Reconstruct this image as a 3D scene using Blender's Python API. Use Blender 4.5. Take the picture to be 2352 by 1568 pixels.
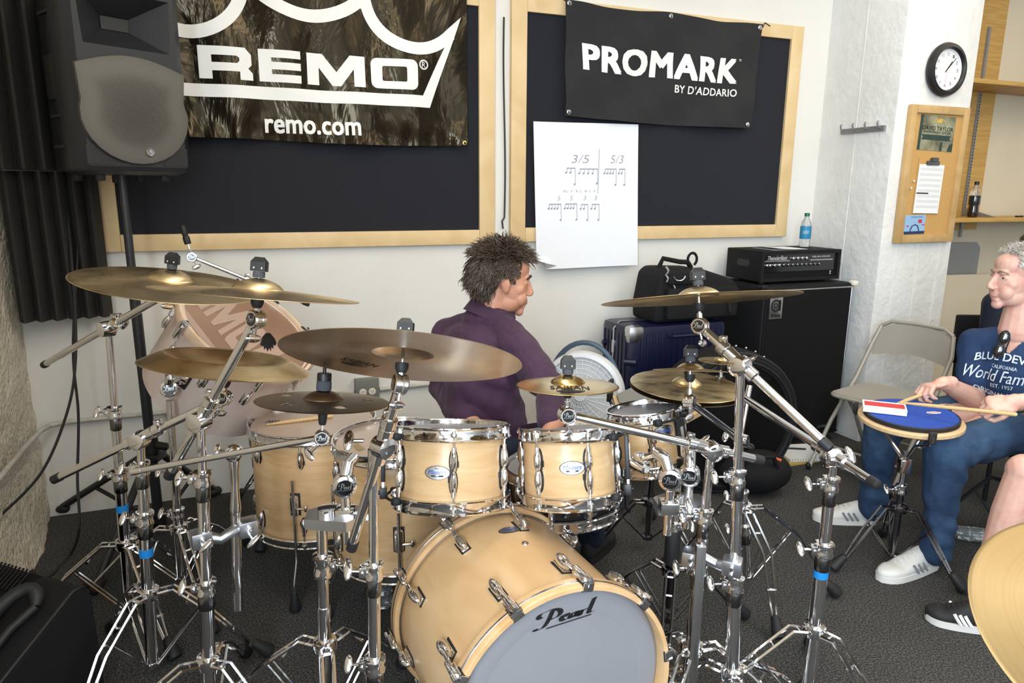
import bpy, bmesh, math, random
from mathutils import Vector as V, Matrix
random.seed(7)
for o in list(bpy.data.objects): bpy.data.objects.remove(o)
SC = bpy.context.scene
COL = SC.collection
R_ = math.radians
# ------------------------------------------------------------------ camera
F, CX, CY, CAMH = 1600.0, 1176.0, 784.0, 1.50
_p, _r = R_(12.2), R_(-0.4)
_fw = V((0, math.cos(_p), -math.sin(_p))); _dn0 = V((0, -math.sin(_p), -math.cos(_p))); _rt0 = V((1, 0, 0))
RT = math.cos(_r)*_rt0 + math.sin(_r)*_dn0
DN = -math.sin(_r)*_rt0 + math.cos(_r)*_dn0
CAMP = V((0, 0, CAMH))
cam = bpy.data.cameras.new('camera'); camo = bpy.data.objects.new('camera', cam); COL.objects.link(camo)
cam.sensor_width = 36; cam.lens = F/2352*36; cam.clip_start = .02; cam.clip_end = 60
mw = Matrix.Identity(4)
for i, a in enumerate((RT, -DN, -_fw)):
    for k in range(3): mw[k][i] = a[k]
mw.translation = CAMP; camo.matrix_world = mw
SC.camera = camo
def ray(x, y): return RT*((x-CX)/F) + DN*((y-CY)/F) + _fw
def atd(x, y, d): return CAMP + ray(x, y)*d            # point at optical depth d
def atz(x, y, z=0.0):                                  # point at height z
    d = ray(x, y); return CAMP + d*((z-CAMH)/d.z)
def atY(x, y, Y): d = ray(x, y); return CAMP + d*(Y/d.y)
# wall frame: s along the back wall, off from it into the room
_yw = R_(21.1)
U = V((math.cos(_yw), math.sin(_yw), 0)); N = V((math.sin(_yw), -math.cos(_yw), 0)); Z = V((0, 0, 1))
def WP(s, off, z): return U*s + N*(off-3.573) + Z*z
# ------------------------------------------------------------------ light
SC.view_settings.view_transform = 'Standard'; SC.view_settings.look = 'None'
SC.view_settings.gamma = 1; SC.view_settings.use_curve_mapping = False
SC.view_settings.exposure = -0.27
w = bpy.data.worlds.new('world'); SC.world = w; w.use_nodes = True
bg = w.node_tree.nodes['Background']; bg.inputs[0].default_value = (.62, .74, .9, 1); bg.inputs[1].default_value = .9
def area(name, loc, target, sx, sy, col, power):
    l = bpy.data.lights.new(name, 'AREA'); l.shape = 'RECTANGLE'; l.size = sx; l.size_y = sy; l.color = col; l.energy = power
    o = bpy.data.objects.new(name, l); COL.objects.link(o); o.location = loc
    o.rotation_euler = (target-loc).to_track_quat('-Z', 'Y').to_euler(); return o
# daylight through the tall windows of the left wall, beside and behind the photographer
area('window_daylight', WP(-.98, 4.55, 2.0), WP(1.2, 4.45, 1.75), 1.25, 1.9, (.74, .87, 1.0), 210)
area('window_daylight', WP(-.98, 6.25, 2.0), WP(1.2, 6.15, 1.75), 1.25, 1.9, (.74, .87, 1.0), 210)
area('window_daylight', WP(2.3, 7.66, 1.95), WP(2.3, 0, 1.6), 2.1, 1.5, (.92, .96, 1.0), 40)  # added light behind the camera: frontal fill and cool reflections in the chrome
# fluorescent rows on the ceiling, each with an added upward fill
for s_, o_, p_ in ((.4, 2.0, 31), (3.0, 2.0, 34), (.4, 4.4, 30), (3.0, 4.4, 34), (5.2, 2.2, 32)):
    area('pendant_lamp', WP(s_, o_, 3.16), WP(s_, o_, 0), .40, 2.2, (1.0, .88, .72), p_*.96)
    area('fill_uplight', WP(s_, o_, 3.20), WP(s_, o_, 5), .40, 2.2, (1.0, .88, .72), p_*.5)  # added upward fill: brighter ceiling for the chrome, softer shadows
# ------------------------------------------------------------------ materials
MATS = {}
def nodes(name):
    m = bpy.data.materials.new(name); m.use_nodes = True; nt = m.node_tree
    b = nt.nodes['Principled BSDF']; MATS[name] = m
    return m, nt, b
def nn(nt, t, **kw):
    n = nt.nodes.new(t)
    for k, v in kw.items(): setattr(n, k, v)
    return n
def coords(nt, scale=(1, 1, 1), rot=(0, 0, 0)):
    tc = nn(nt, 'ShaderNodeTexCoord'); mp = nn(nt, 'ShaderNodeMapping')
    mp.inputs['Scale'].default_value = scale; mp.inputs['Rotation'].default_value = rot
    nt.links.new(tc.outputs['Object'], mp.inputs['Vector']); return mp.outputs['Vector']
def ramp(nt, fac, stops):
    r = nn(nt, 'ShaderNodeValToRGB'); e = r.color_ramp.elements
    e[0].position, e[0].color = stops[0][0], (*stops[0][1], 1)
    e[1].position, e[1].color = stops[-1][0], (*stops[-1][1], 1)
    for p, c in stops[1:-1]:
        x = e.new(p); x.color = (*c, 1)
    nt.links.new(fac, r.inputs[0]); return r.outputs[0]
def M(name, col, rough=.5, metal=0, col2=None, vs=20, stretch=(1, 1, 1), bump=0, bs=200, bd=.002, spec=.5, coat=0, trans=0, alpha=1, emis=None, sheen=0, det=4, lo=.35, hi=.65, bstretch=None):
    m, nt, b = nodes(name)
    b.inputs['Base Color'].default_value = (*col, 1); b.inputs['Roughness'].default_value = rough
    b.inputs['Metallic'].default_value = metal; b.inputs['Specular IOR Level'].default_value = spec
    b.inputs['Coat Weight'].default_value = coat; b.inputs['Coat Roughness'].default_value = .15
    b.inputs['Transmission Weight'].default_value = trans; b.inputs['Alpha'].default_value = alpha
    b.inputs['Sheen Weight'].default_value = sheen
    if emis: b.inputs['Emission Color'].default_value = (*emis[0], 1); b.inputs['Emission Strength'].default_value = emis[1]
    if col2:
        n = nn(nt, 'ShaderNodeTexNoise'); n.inputs['Scale'].default_value = vs; n.inputs['Detail'].default_value = det
        nt.links.new(coords(nt, stretch), n.inputs['Vector'])
        nt.links.new(ramp(nt, n.outputs['Fac'], [(lo, col), (hi, col2)]), b.inputs['Base Color'])
    if bump:
        n = nn(nt, 'ShaderNodeTexNoise'); n.inputs['Scale'].default_value = bs; n.inputs['Detail'].default_value = 5
        nt.links.new(coords(nt, bstretch or stretch), n.inputs['Vector'])
        bp = nn(nt, 'ShaderNodeBump'); bp.inputs['Strength'].default_value = bump; bp.inputs['Distance'].default_value = bd
        nt.links.new(n.outputs['Fac'], bp.inputs['Height']); nt.links.new(bp.outputs['Normal'], b.inputs['Normal'])
    return m
M('chrome', (.82, .82, .84), .09, 1)
M('chrome_soft', (.72, .72, .74), .2, 1)
M('cast_metal', (.55, .57, .61), .32, 1, bump=.15, bs=300, bd=.0005)
M('dark_chrome', (.2, .2, .21), .2, 1)
M('brass', (.75, .55, .22), .25, 1)
M('rubber', (.012, .012, .013), .6, bump=.2, bs=300, bd=.0005)
M('black_plastic', (.008, .008, .009), .42)
M('grey_felt', (.06, .065, .075), .95, bump=.5, bs=900, bd=.001)
M('black_gloss', (.008, .008, .009), .12, coat=.6)
M('black_powder', (.016, .017, .02), .42, bump=.1, bs=600, bd=.0004)
M('cab_tolex', (.005, .0052, .006), .7, spec=.25, bump=.5, bs=420, bd=.0008, col2=(.010, .010, .0115), vs=500)
M('grille_cloth', (.004, .004, .0042), .9, spec=.15, bump=.6, bs=900, bd=.001, col2=(.011, .011, .011), vs=900)
M('white_print', (.82, .82, .80), .55)
M('tee_print', (.62, .68, .74), .8, col2=(.30, .38, .5), vs=60, lo=.5, hi=.75)
M('black_print', (.01, .01, .011), .5)
M('grey_print', (.35, .35, .36), .5)
M('blue_print', (.03, .10, .45), .4)
M('blue_tape', (.005, .22, .62), .6)
M('pencil', (.30, .30, .36), .8)
M('paper', (.80, .82, .86), .75, bump=.25, bs=6, bd=.006)
M('paper_small', (.80, .80, .80), .75)
M('white_plastic', (.72, .74, .76), .4)
M('blue_plastic', (.04, .075, .12), .4)
M('head_amber', (.28, .17, .115), .22, col2=(.34, .215, .15), vs=4)
M('head_coated', (.26, .262, .285), .5, col2=(.245, .247, .27), vs=3, bump=.15, bs=900, bd=.0004)
M('head_clear', (.46, .37, .31), .2, col2=(.40, .31, .25), vs=3)
M('head_smooth', (.75, .75, .76), .3)
M('steel_beige', (.36, .335, .29), .35, metal=.1)
M('metal_grey', (.28, .28, .28), .45, metal=.6)
M('conduit_paint', (.40, .39, .35), .5, col2=(.52, .50, .45), vs=30)
M('outlet_grey', (.17, .18, .16), .5)
M('ivory', (.75, .72, .62), .4)
M('cork', (.47, .27, .085), .85, col2=(.56, .33, .11), vs=260, bump=.3, bs=300)
M('shelf_wood', (.42, .235, .055), .45, col2=(.52, .31, .085), vs=6, stretch=(1, 1, 12))
M('stick_wood', (.66, .46, .23), .45, col2=(.58, .38, .17), vs=20, stretch=(1, 1, 14))
M('pad_wood', (.66, .47, .27), .45, col2=(.58, .39, .2), vs=20, stretch=(1, 8, 1))
M('pad_blue', (.006, .055, .36), .7)
M('pad_grey', (.20, .205, .19), .8)
M('suitcase_blue', (.004, .006, .028), .32, spec=.5)
M('nylon', (.006, .006, .0068), .8, spec=.3, bump=.6, bs=500, bd=.001)
M('silver', (.62, .63, .65), .3, 1)
M('skin', (.55, .27, .175), .5, col2=(.47, .205, .125), vs=26, bump=.15, bs=260, bd=.0008, lo=.4, hi=.75)
M('skin_fair', (.66, .40, .32), .5, col2=(.60, .30, .235), vs=22, bump=.15, bs=260, bd=.0008, lo=.4, hi=.75)
M('lip', (.42, .17, .14), .45)
M('eye_white', (.75, .73, .70), .25)
M('iris', (.03, .022, .015), .15)
M('hair_brown', (.028, .017, .011), .42, col2=(.085, .055, .037), vs=60)
M('hair_grey', (.30, .27, .23), .6, col2=(.55, .52, .47), vs=80)
M('brow_grey', (.22, .16, .11), .8)
M('shirt_purple', (.036, .013, .036), .85, col2=(.056, .020, .054), vs=9, bump=.6, bs=22, bd=.02, sheen=.05, bstretch=(1, 1, .5))
M('tee_navy', (.008, .028, .085), .85, col2=(.014, .042, .115), vs=14, bump=.5, bs=18, bd=.02)
M('navy_dark', (.004, .008, .024), .85)
M('jeans', (.012, .034, .082), .85, col2=(.045, .105, .20), vs=6, bump=.6, bs=16, bd=.02, lo=.38, hi=.78)
M('jeans_dark', (.007, .014, .034), .9)
M('shoe_white', (.66, .65, .62), .6, bump=.2, bs=60)
M('shoe_grey', (.22, .23, .24), .6)
M('shoe_black', (.012, .012, .014), .7, bump=.4, bs=500)
M('sole_white', (.72, .70, .66), .6)
M('bottle_clear', (.85, .90, .92), .06, trans=.92)
M('bottle_label', (.01, .21, .40), .5)
M('cap_green', (.005, .16, .07), .4)
M('cola', (.014, .005, .003), .12, coat=.5)
M('red_print', (.55, .03, .04), .5)
M('sky_print', (.28, .46, .68), .6)
M('navy_print', (.01, .03, .09), .6)
M('green_print', (.018, .045, .035), .6)
M('poster', (.40, .40, .26), .6, col2=(.07, .06, .035), vs=9, lo=.3, hi=.7)
M('glass_lens', (.01, .01, .01), .08, coat=.5)
M('watch_green', (.03, .04, .03), .35)
M('folder_yellow', (.55, .36, .09), .7)
M('orange', (.7, .12, .02), .6)
M('foam', (.022, .020, .0165), .95, col2=(.030, .027, .022), vs=300, bump=.5, bs=500)
M('board_fabric', (.0075, .0085, .013), .95, col2=(.012, .013, .019), vs=700, bump=.35, bs=900, bd=.001)
M('banner_cloth', (.0085, .0085, .0095), .8, bump=.5, bs=7, bd=.02, col2=(.013, .013, .015), vs=400)
M('window_frame', (.5, .5, .48), .5)
def _vinyl():
    m, nt, b = nodes('vinyl'); b.inputs['Base Color'].default_value = (.010, .008, .0055, 1); b.inputs['Roughness'].default_value = .17
    b.inputs['Specular IOR Level'].default_value = .34; b.inputs['Specular Tint'].default_value = (1, .80, .52, 1)
    n = nn(nt, 'ShaderNodeTexNoise'); n.inputs['Scale'].default_value = 4.2; n.inputs['Detail'].default_value = 4; n.inputs['Distortion'].default_value = .7
    nt.links.new(coords(nt, (1.6, 1.6, .75)), n.inputs['Vector'])
    bp = nn(nt, 'ShaderNodeBump'); bp.inputs['Strength'].default_value = .5; bp.inputs['Distance'].default_value = .035
    nt.links.new(n.outputs['Fac'], bp.inputs['Height']); nt.links.new(bp.outputs['Normal'], b.inputs['Normal'])
_vinyl()
def _wood(name, c1, c2, c3, ax=(14, 1.2, 1.2), rough=.38, coat=.25):
    m, nt, b = nodes(name); b.inputs['Roughness'].default_value = rough; b.inputs['Coat Weight'].default_value = coat; b.inputs['Coat Roughness'].default_value = .22
    vec = coords(nt, ax)
    n = nn(nt, 'ShaderNodeTexNoise'); n.inputs['Scale'].default_value = 2.2; n.inputs['Detail'].default_value = 7; n.inputs['Distortion'].default_value = .8
    nt.links.new(vec, n.inputs['Vector'])
    c = ramp(nt, n.outputs['Fac'], [(.28, c1), (.5, c2), (.74, c3)])
    nt.links.new(c, b.inputs['Base Color'])
_wood('maple_shell', (.60, .36, .165), (.68, .445, .225), (.74, .52, .29), (3, 3, 16))
_wood('maple_bass', (.60, .36, .165), (.68, .445, .225), (.73, .505, .28), (4, 4, 1.3))
_wood('maple_hoop', (.60, .355, .16), (.67, .43, .215), (.72, .495, .265), (6, 6, 3))
_wood('pale_shell', (.60, .47, .41), (.68, .555, .495), (.74, .63, .58), (5, 5, 2))
_wood('pale_hoop', (.70, .50, .33), (.76, .58, .42), (.80, .64, .5), (8, 8, 8))
_wood('frame_wood', (.62, .43, .205), (.69, .505, .265), (.74, .57, .33), (2, 2, 2), .5, .1)
_wood('cork_frame', (.44, .27, .10), (.52, .335, .14), (.58, .39, .18), (3, 3, 3), .5, .1)
def _bronze(name, c1, c2, rough=.27, ring=220, bump=.25):
    m, nt, b = nodes(name); b.inputs['Metallic'].default_value = 1
    vec = coords(nt)
    sx = nn(nt, 'ShaderNodeSeparateXYZ'); nt.links.new(vec, sx.inputs[0])
    def mth(op, a, c=None, v=None):
        x = nn(nt, 'ShaderNodeMath', operation=op); nt.links.new(a, x.inputs[0])
        if c is not None: nt.links.new(c, x.inputs[1])
        if v is not None: x.inputs[1].default_value = v
        return x.outputs[0]
    r = mth('SQRT', mth('ADD', mth('MULTIPLY', sx.outputs[0], sx.outputs[0]), mth('MULTIPLY', sx.outputs[1], sx.outputs[1])))
    cb = nn(nt, 'ShaderNodeCombineXYZ'); nt.links.new(r, cb.inputs[0])
    n = nn(nt, 'ShaderNodeTexNoise'); n.inputs['Scale'].default_value = ring; n.inputs['Detail'].default_value = 3
    nt.links.new(cb.outputs[0], n.inputs['Vector'])
    n2 = nn(nt, 'ShaderNodeTexNoise'); n2.inputs['Scale'].default_value = 9; n2.inputs['Detail'].default_value = 6; nt.links.new(vec, n2.inputs['Vector'])
    mx = nn(nt, 'ShaderNodeMath', operation='ADD'); mx.use_clamp = False
    h = mth('MULTIPLY', n.outputs['Fac'], v=.45); h2 = mth('MULTIPLY', n2.outputs['Fac'], v=.55)
    nt.links.new(h, mx.inputs[0]); nt.links.new(h2, mx.inputs[1])
    nt.links.new(ramp(nt, mx.outputs[0], [(.36, c1), (.62, c2)]), b.inputs['Base Color'])
    rr = mth('ADD', mth('MULTIPLY', n2.outputs['Fac'], v=.22), v=rough-.11); nt.links.new(rr, b.inputs['Roughness'])
    b.inputs['Anisotropic'].default_value = .65; tg = nn(nt, 'ShaderNodeTangent'); tg.direction_type = 'RADIAL'; tg.axis = 'Z'; nt.links.new(tg.outputs[0], b.inputs['Tangent'])
    bp = nn(nt, 'ShaderNodeBump'); bp.inputs['Strength'].default_value = bump; bp.inputs['Distance'].default_value = .0012
    nt.links.new(n.outputs['Fac'], bp.inputs['Height']); nt.links.new(bp.outputs['Normal'], b.inputs['Normal'])
_bronze('bronze', (.52, .385, .205), (.74, .585, .36), .30)
_bronze('bronze_dark', (.19, .14, .10), (.33, .25, .17), .36)
_bronze('bronze_brown', (.50, .375, .25), (.70, .555, .395), .33)
_bronze('bronze_gold', (.62, .43, .16), (.74, .55, .25), .2)
_bronze('bronze_pale', (.33, .24, .115), (.385, .285, .145), .45, 160, .12)
def _hat():
    m, nt, b = nodes('bronze_worn'); b.inputs['Metallic'].default_value = 1; b.inputs['Roughness'].default_value = .3
    n = nn(nt, 'ShaderNodeTexNoise'); n.inputs['Scale'].default_value = 11; n.inputs['Detail'].default_value = 9; nt.links.new(coords(nt, (1, 2.2, 1)), n.inputs['Vector'])
    nt.links.new(ramp(nt, n.outputs['Fac'], [(.34, (.16, .12, .06)), (.46, (.50, .38, .20)), (.60, (.70, .55, .30))]), b.inputs['Base Color'])
_hat()
def _carpet():
    m, nt, b = nodes('carpet'); b.inputs['Roughness'].default_value = .98; b.inputs['Specular IOR Level'].default_value = .1
    n = nn(nt, 'ShaderNodeTexNoise'); n.inputs['Scale'].default_value = 165; n.inputs['Detail'].default_value = 10; n.inputs['Roughness'].default_value = .75; nt.links.new(coords(nt), n.inputs['Vector'])
    n2 = nn(nt, 'ShaderNodeTexNoise'); n2.inputs['Scale'].default_value = 3; nt.links.new(coords(nt), n2.inputs['Vector'])
    c = ramp(nt, n.outputs['Fac'], [(.36, (.010, .0098, .0095)), (.50, (.052, .051, .049)), (.64, (.19, .186, .18))])
    mx = nn(nt, 'ShaderNodeMixRGB', blend_type='MULTIPLY'); mx.inputs[0].default_value = .35
    nt.links.new(c, mx.inputs[1]); nt.links.new(ramp(nt, n2.outputs['Fac'], [(.3, (.6, .58, .55)), (.7, (1, 1, 1))]), mx.inputs[2])
    nt.links.new(mx.outputs[0], b.inputs['Base Color'])
    bp = nn(nt, 'ShaderNodeBump'); bp.inputs['Strength'].default_value = .12; bp.inputs['Distance'].default_value = .003
    nt.links.new(n.outputs['Fac'], bp.inputs['Height']); nt.links.new(bp.outputs['Normal'], b.inputs['Normal'])
_carpet()
M('wall_paint', (.74, .725, .68), .6, col2=(.70, .685, .64), vs=1.5, bump=.12, bs=55, bd=.004)
M('pillar_paint', (.78, .775, .75), .55, col2=(.73, .725, .70), vs=7, bump=.5, bs=24, bd=.012)
M('shelf_wall', (.62, .54, .40), .6, col2=(.58, .50, .37), vs=2)
M('rough_wall', (.70, .64, .53), .75, col2=(.58, .52, .42), vs=14, bump=1, bs=45, bd=.018, det=8)
M('ceiling_paint', (.78, .77, .74), .7)
def _mesh_grille():
    m, nt, b = nodes('speaker_grille'); b.inputs['Metallic'].default_value = .6; b.inputs['Roughness'].default_value = .45
    v = nn(nt, 'ShaderNodeTexVoronoi'); v.inputs['Scale'].default_value = 230; v.inputs['Randomness'].default_value = 0; nt.links.new(coords(nt), v.inputs['Vector'])
    nt.links.new(ramp(nt, v.outputs['Distance'], [(.30, (.01, .01, .01)), (.48, (.135, .13, .115))]), b.inputs['Base Color'])
_mesh_grille()
# ------------------------------------------------------------------ mesh helpers
WM = {}
def frame(origin, ez, ex=None):
    ez = V(ez).normalized()
    ex = V(ex) if ex is not None else (V((1, 0, 0)) if abs(ez.x) < .9 else V((0, 1, 0)))
    ex = (ex - ez*ex.dot(ez)).normalized(); ey = ez.cross(ex)
    m = Matrix.Identity(4)
    for i, a in enumerate((ex, ey, ez)):
        for k in range(3): m[k][i] = a[k]
    m.translation = V(origin); return m
class MB:
    def __init__(s, T=None): s.v = []; s.f = []; s.T = T
    def add(s, vs, fs):
        b = len(s.v); T = s.T
        s.v += [(T @ V(p)) if T else V(p) for p in vs]
        s.f += [tuple(i+b for i in f) for f in fs]; return s
    def box(s, c, size, R=None, bev=0):
        c = V(c); hx, hy, hz = [a/2 for a in size]
        if bev:
            bm = bmesh.new(); bmesh.ops.create_cube(bm, size=1)
            for v in bm.verts: v.co = V((v.co.x*size[0], v.co.y*size[1], v.co.z*size[2]))
            bmesh.ops.bevel(bm, geom=bm.edges[:], offset=min(bev, min(size)*.45), segments=2, affect='EDGES', profile=.6)
            bm.verts.index_update(); vs = [v.co.copy() for v in bm.verts]; fs = [[v.index for v in f.verts] for f in bm.faces]; bm.free()
        else:
            vs = [V((x*hx, y*hy, z*hz)) for z in (-1, 1) for y in (-1, 1) for x in (-1, 1)]
            fs = [(0, 2, 3, 1), (4, 5, 7, 6), (0, 1, 5, 4), (2, 6, 7, 3), (0, 4, 6, 2), (1, 3, 7, 5)]
        if R is not None: R3 = R.to_3x3(); vs = [R3 @ v for v in vs]
        return s.add([v+c for v in vs], fs)
    def lathe(s, prof, o=(0, 0, 0), ax=(0, 0, 1), n=24, close=False, caps=True):
        m = frame(o, ax); vs = []; fs = []; k = len(prof)
        for i in range(n):
            a = 2*math.pi*i/n; c, q = math.cos(a), math.sin(a)
            vs += [m @ V((r*c, r*q, h)) for r, h in prof]
        for i in range(n):
            j = (i+1) % n
            for t in range(k-1 if not close else k):
                u = (t+1) % k; fs.append((i*k+t, j*k+t, j*k+u, i*k+u))
        if not close and caps:
            if prof[0][0] > 1e-5: fs.append(tuple(i*k for i in range(n))[::-1])
            if prof[-1][0] > 1e-5: fs.append(tuple(i*k+k-1 for i in range(n)))
        return s.add(vs, fs)
    def cyl(s, a, b, r, r2=None, n=16):
        a, b = V(a), V(b); L = (b-a).length
        return s.lathe([(r, 0), (r if r2 is None else r2, L)], a, b-a, n)
    def rod(s, a, b, r, n=16, e=None):                   # rounded ends
        a, b = V(a), V(b); L = (b-a).length; e = e or r*.35
        return s.lathe([(r-e, 0), (r, e), (r, L-e), (r-e, L)], a, b-a, n)
    def tube(s, pts, r, n=8, closed=False):
        pts = [V(p) for p in pts]; m = len(pts); rs = r if isinstance(r, (list, tuple)) else [r]*m
        vs = []; fs = []; prev = None
        for i, p in enumerate(pts):
            t = (pts[(i+1) % m]-pts[i-1]) if closed else (pts[min(i+1, m-1)]-pts[max(i-1, 0)])
            t = t.normalized() if t.length > 1e-9 else V((0, 0, 1))
            if prev is None: prev = V((0, 0, 1)) if abs(t.z) < .9 else V((1, 0, 0))
            x = (prev-t*prev.dot(t)); x = x.normalized() if x.length > 1e-6 else t.orthogonal().normalized()
            prev = x; y = t.cross(x)
            vs += [p+(x*math.cos(2*math.pi*k/n)+y*math.sin(2*math.pi*k/n))*rs[i] for k in range(n)]
        for i in range(m if closed else m-1):
            j = (i+1) % m
            for k in range(n): fs.append((i*n+k, i*n+(k+1) % n, j*n+(k+1) % n, j*n+k))
        if not closed: fs.append(tuple(range(n))[::-1]); fs.append(tuple(range((m-1)*n, m*n)))
        return s.add(vs, fs)
    def prism(s, poly, h0, h1, m=None):
        m = m or Matrix.Identity(4); k = len(poly)
        vs = [m @ V((x, y, h0)) for x, y in poly]+[m @ V((x, y, h1)) for x, y in poly]
        fs = [tuple(range(k))[::-1], tuple(range(k, 2*k))]+[(i, (i+1) % k, k+(i+1) % k, k+i) for i in range(k)]
        return s.add(vs, fs)
    def ell(s, c, r, R=None, n=16, m=10):
        c = V(c); vs = []; fs = []; R3 = R.to_3x3() if R is not None else None
        for j in range(1, m):
            t = math.pi*j/m
            for i in range(n):
                a = 2*math.pi*i/n; p = V((r[0]*math.sin(t)*math.cos(a), r[1]*math.sin(t)*math.sin(a), r[2]*math.cos(t)))
                vs.append(c+(R3 @ p if R3 else p))
        top = len(vs); p = V((0, 0, r[2])); vs.append(c+(R3 @ p if R3 else p)); vs.append(c-(R3 @ p if R3 else p))
        for j in range(m-2):
            for i in range(n): fs.append((j*n+i, (j+1)*n+i, (j+1)*n+(i+1) % n, j*n+(i+1) % n))
        for i in range(n): fs.append((top, i, (i+1) % n)); fs.append((top+1, (m-2)*n+(i+1) % n, (m-2)*n+i))
        return s.add(vs, fs)
    def cap(s, a, b, ra, rb, n=14):                        # rounded cone
        a, b = V(a), V(b); d = b-a; L = d.length
        if L < 1e-6: return s.ell(a, (ra, ra, ra))
        prof = [(1e-6, -ra)]+[(ra*math.cos(t), ra*math.sin(t)) for t in (-1.2, -.8, -.4, 0)]+[(rb*math.cos(t), L+rb*math.sin(t)) for t in (0, .4, .8, 1.2)]+[(1e-6, L+rb)]
        return s.lathe(prof, a, d, n)
    def grid(s, fn, nu, nv):
        vs = [fn(i/nu, j/nv) for j in range(nv+1) for i in range(nu+1)]
        fs = [(j*(nu+1)+i, j*(nu+1)+i+1, (j+1)*(nu+1)+i+1, (j+1)*(nu+1)+i) for j in range(nv) for i in range(nu)]
        return s.add(vs, fs)
    def build(s, name, mat, parent=None, label=None, cat=None, group=None, origin=None, kind=None, ang=38, local=False):
        me = bpy.data.meshes.new(name); inv = None
        if not local:
            if parent is not None: inv = WM[parent].inverted()
            elif origin is not None: inv = Matrix.Translation(-V(origin))
        me.from_pydata([(inv @ p if inv else p)[:] for p in s.v], [], s.f)
        me.validate(); me.shade_smooth() if hasattr(me, 'shade_smooth') else None
        me.set_sharp_from_angle(angle=R_(ang))
        if mat: me.materials.append(MATS[mat])
        return put(name, me, parent, label, cat, group, origin, kind)
def put(name, me, parent=None, label=None, cat=None, group=None, origin=None, kind=None, ml=None):
    o = bpy.data.objects.new(name, me); COL.objects.link(o)
    if parent is not None: o.parent = parent; WM[o] = WM[parent].copy()
    else:
        WM[o] = Matrix.Translation(V(origin)) if origin is not None else Matrix.Identity(4)
        o.matrix_world = WM[o]
    if ml is not None: o.matrix_local = ml; WM[o] = WM[o] @ ml
    for k, v in (('label', label), ('category', cat), ('group', group), ('kind', kind)):
        if v: o[k] = v
    return o
def thing(name, label, cat, m, group=None):
    o = bpy.data.objects.new(name, None); COL.objects.link(o); o.empty_display_size = .05
    m = m if isinstance(m, Matrix) else Matrix.Translation(V(m))
    o.matrix_world = m; WM[o] = m.copy(); o['label'] = label; o['category'] = cat
    if group: o['group'] = group
    return o
def inst(o, name, parent, ml):                            # another copy of a part, sharing its mesh
    c = o.copy(); c.name = name; COL.objects.link(c); c.parent = parent; c.matrix_parent_inverse = Matrix.Identity(4); c.matrix_local = ml
    WM[c] = WM[parent] @ ml; return c
# flat print -------------------------------------------------------
def txt(body, bold=0, shear=0, spacing=1):
    c = bpy.data.curves.new('txt', 'FONT'); c.body = body; c.offset = bold if bold < 0 else 0; c.shear = shear; c.space_character = spacing; c.resolution_u = 3
    o = bpy.data.objects.new('txt', c); COL.objects.link(o); dg = bpy.context.evaluated_depsgraph_get()
    me = o.evaluated_get(dg).to_mesh(); vs = [(v.co.x, v.co.y) for v in me.vertices]; fs = [tuple(p.vertices) for p in me.polygons]
    o.evaluated_get(dg).to_mesh_clear(); bpy.data.objects.remove(o); bpy.data.curves.remove(c)
    x0 = min(v[0] for v in vs); x1 = max(v[0] for v in vs); y0 = min(v[1] for v in vs); y1 = max(v[1] for v in vs)
    if bold > 0:                                          # embolden by overlaying shifted copies
        n0 = len(vs); b = bold*.55; sh = [(-b, -b), (b, -b), (-b, b), (b, b), (0, 0)] if bold > .018 else [(-b, 0), (b, 0)]
        vs, fs = [(x+dx, y+dy*.7) for dx, dy in sh for x, y in vs], [tuple(i+k*n0 for i in f) for k in range(len(sh)) for f in fs]
        x0 -= b; x1 += b; y0 -= b*.7; y1 += b*.7
    return [((x-x0)/(x1-x0), (y-y0)/(y1-y0)) for x, y in vs], fs
def fill2d(loops):
    c = bpy.data.curves.new('f', 'CURVE'); c.dimensions = '2D'; c.fill_mode = 'BOTH'
    for lp in loops:
        sp = c.splines.new('POLY'); sp.points.add(len(lp)-1); sp.use_cyclic_u = True
        for p, q in zip(sp.points, lp): p.co = (q[0], q[1], 0, 1)
    o = bpy.data.objects.new('f', c); COL.objects.link(o); dg = bpy.context.evaluated_depsgraph_get()
    me = o.evaluated_get(dg).to_mesh(); vs = [(v.co.x, v.co.y) for v in me.vertices]; fs = [tuple(p.vertices) for p in me.polygons]
    o.evaluated_get(dg).to_mesh_clear(); bpy.data.objects.remove(o); bpy.data.curves.remove(c)
    return vs, fs
def ribbon(pts, w, closed=False):
    n = len(pts); L = []; Rr = []
    for i in range(n):
        p = V((*pts[i], 0)); a = V((*pts[i-1], 0)) if (i or closed) else p; b = V((*pts[(i+1) % n], 0)) if (i < n-1 or closed) else p
        d1 = (p-a).normalized() if (p-a).length > 0 else (b-p).normalized(); d2 = (b-p).normalized() if (b-p).length > 0 else d1
        t = (d1+d2); t = t.normalized() if t.length > 1e-6 else d1; nr = V((-t.y, t.x, 0)); k = 1/max(.38, nr.dot(V((-d1.y, d1.x, 0))))
        q = nr*(w/2*k); L.append((p.x+q.x, p.y+q.y)); Rr.append((p.x-q.x, p.y-q.y))
    vs = L+Rr; fs = [(i, (i+1) % n, n+(i+1) % n, n+i) for i in range(n if closed else n-1)]
    return vs, fs
def nib(paths, nx, ny):                                   # broad-pen lettering
    vs = []; fs = []
    for P in paths:
        b = len(vs)
        for x, y in P: vs += [(x-nx, y-ny), (x+nx, y+ny)]
        fs += [(b+2*i, b+2*i+1, b+2*i+3, b+2*i+2) for i in range(len(P)-1)]
    return vs, fs
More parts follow.
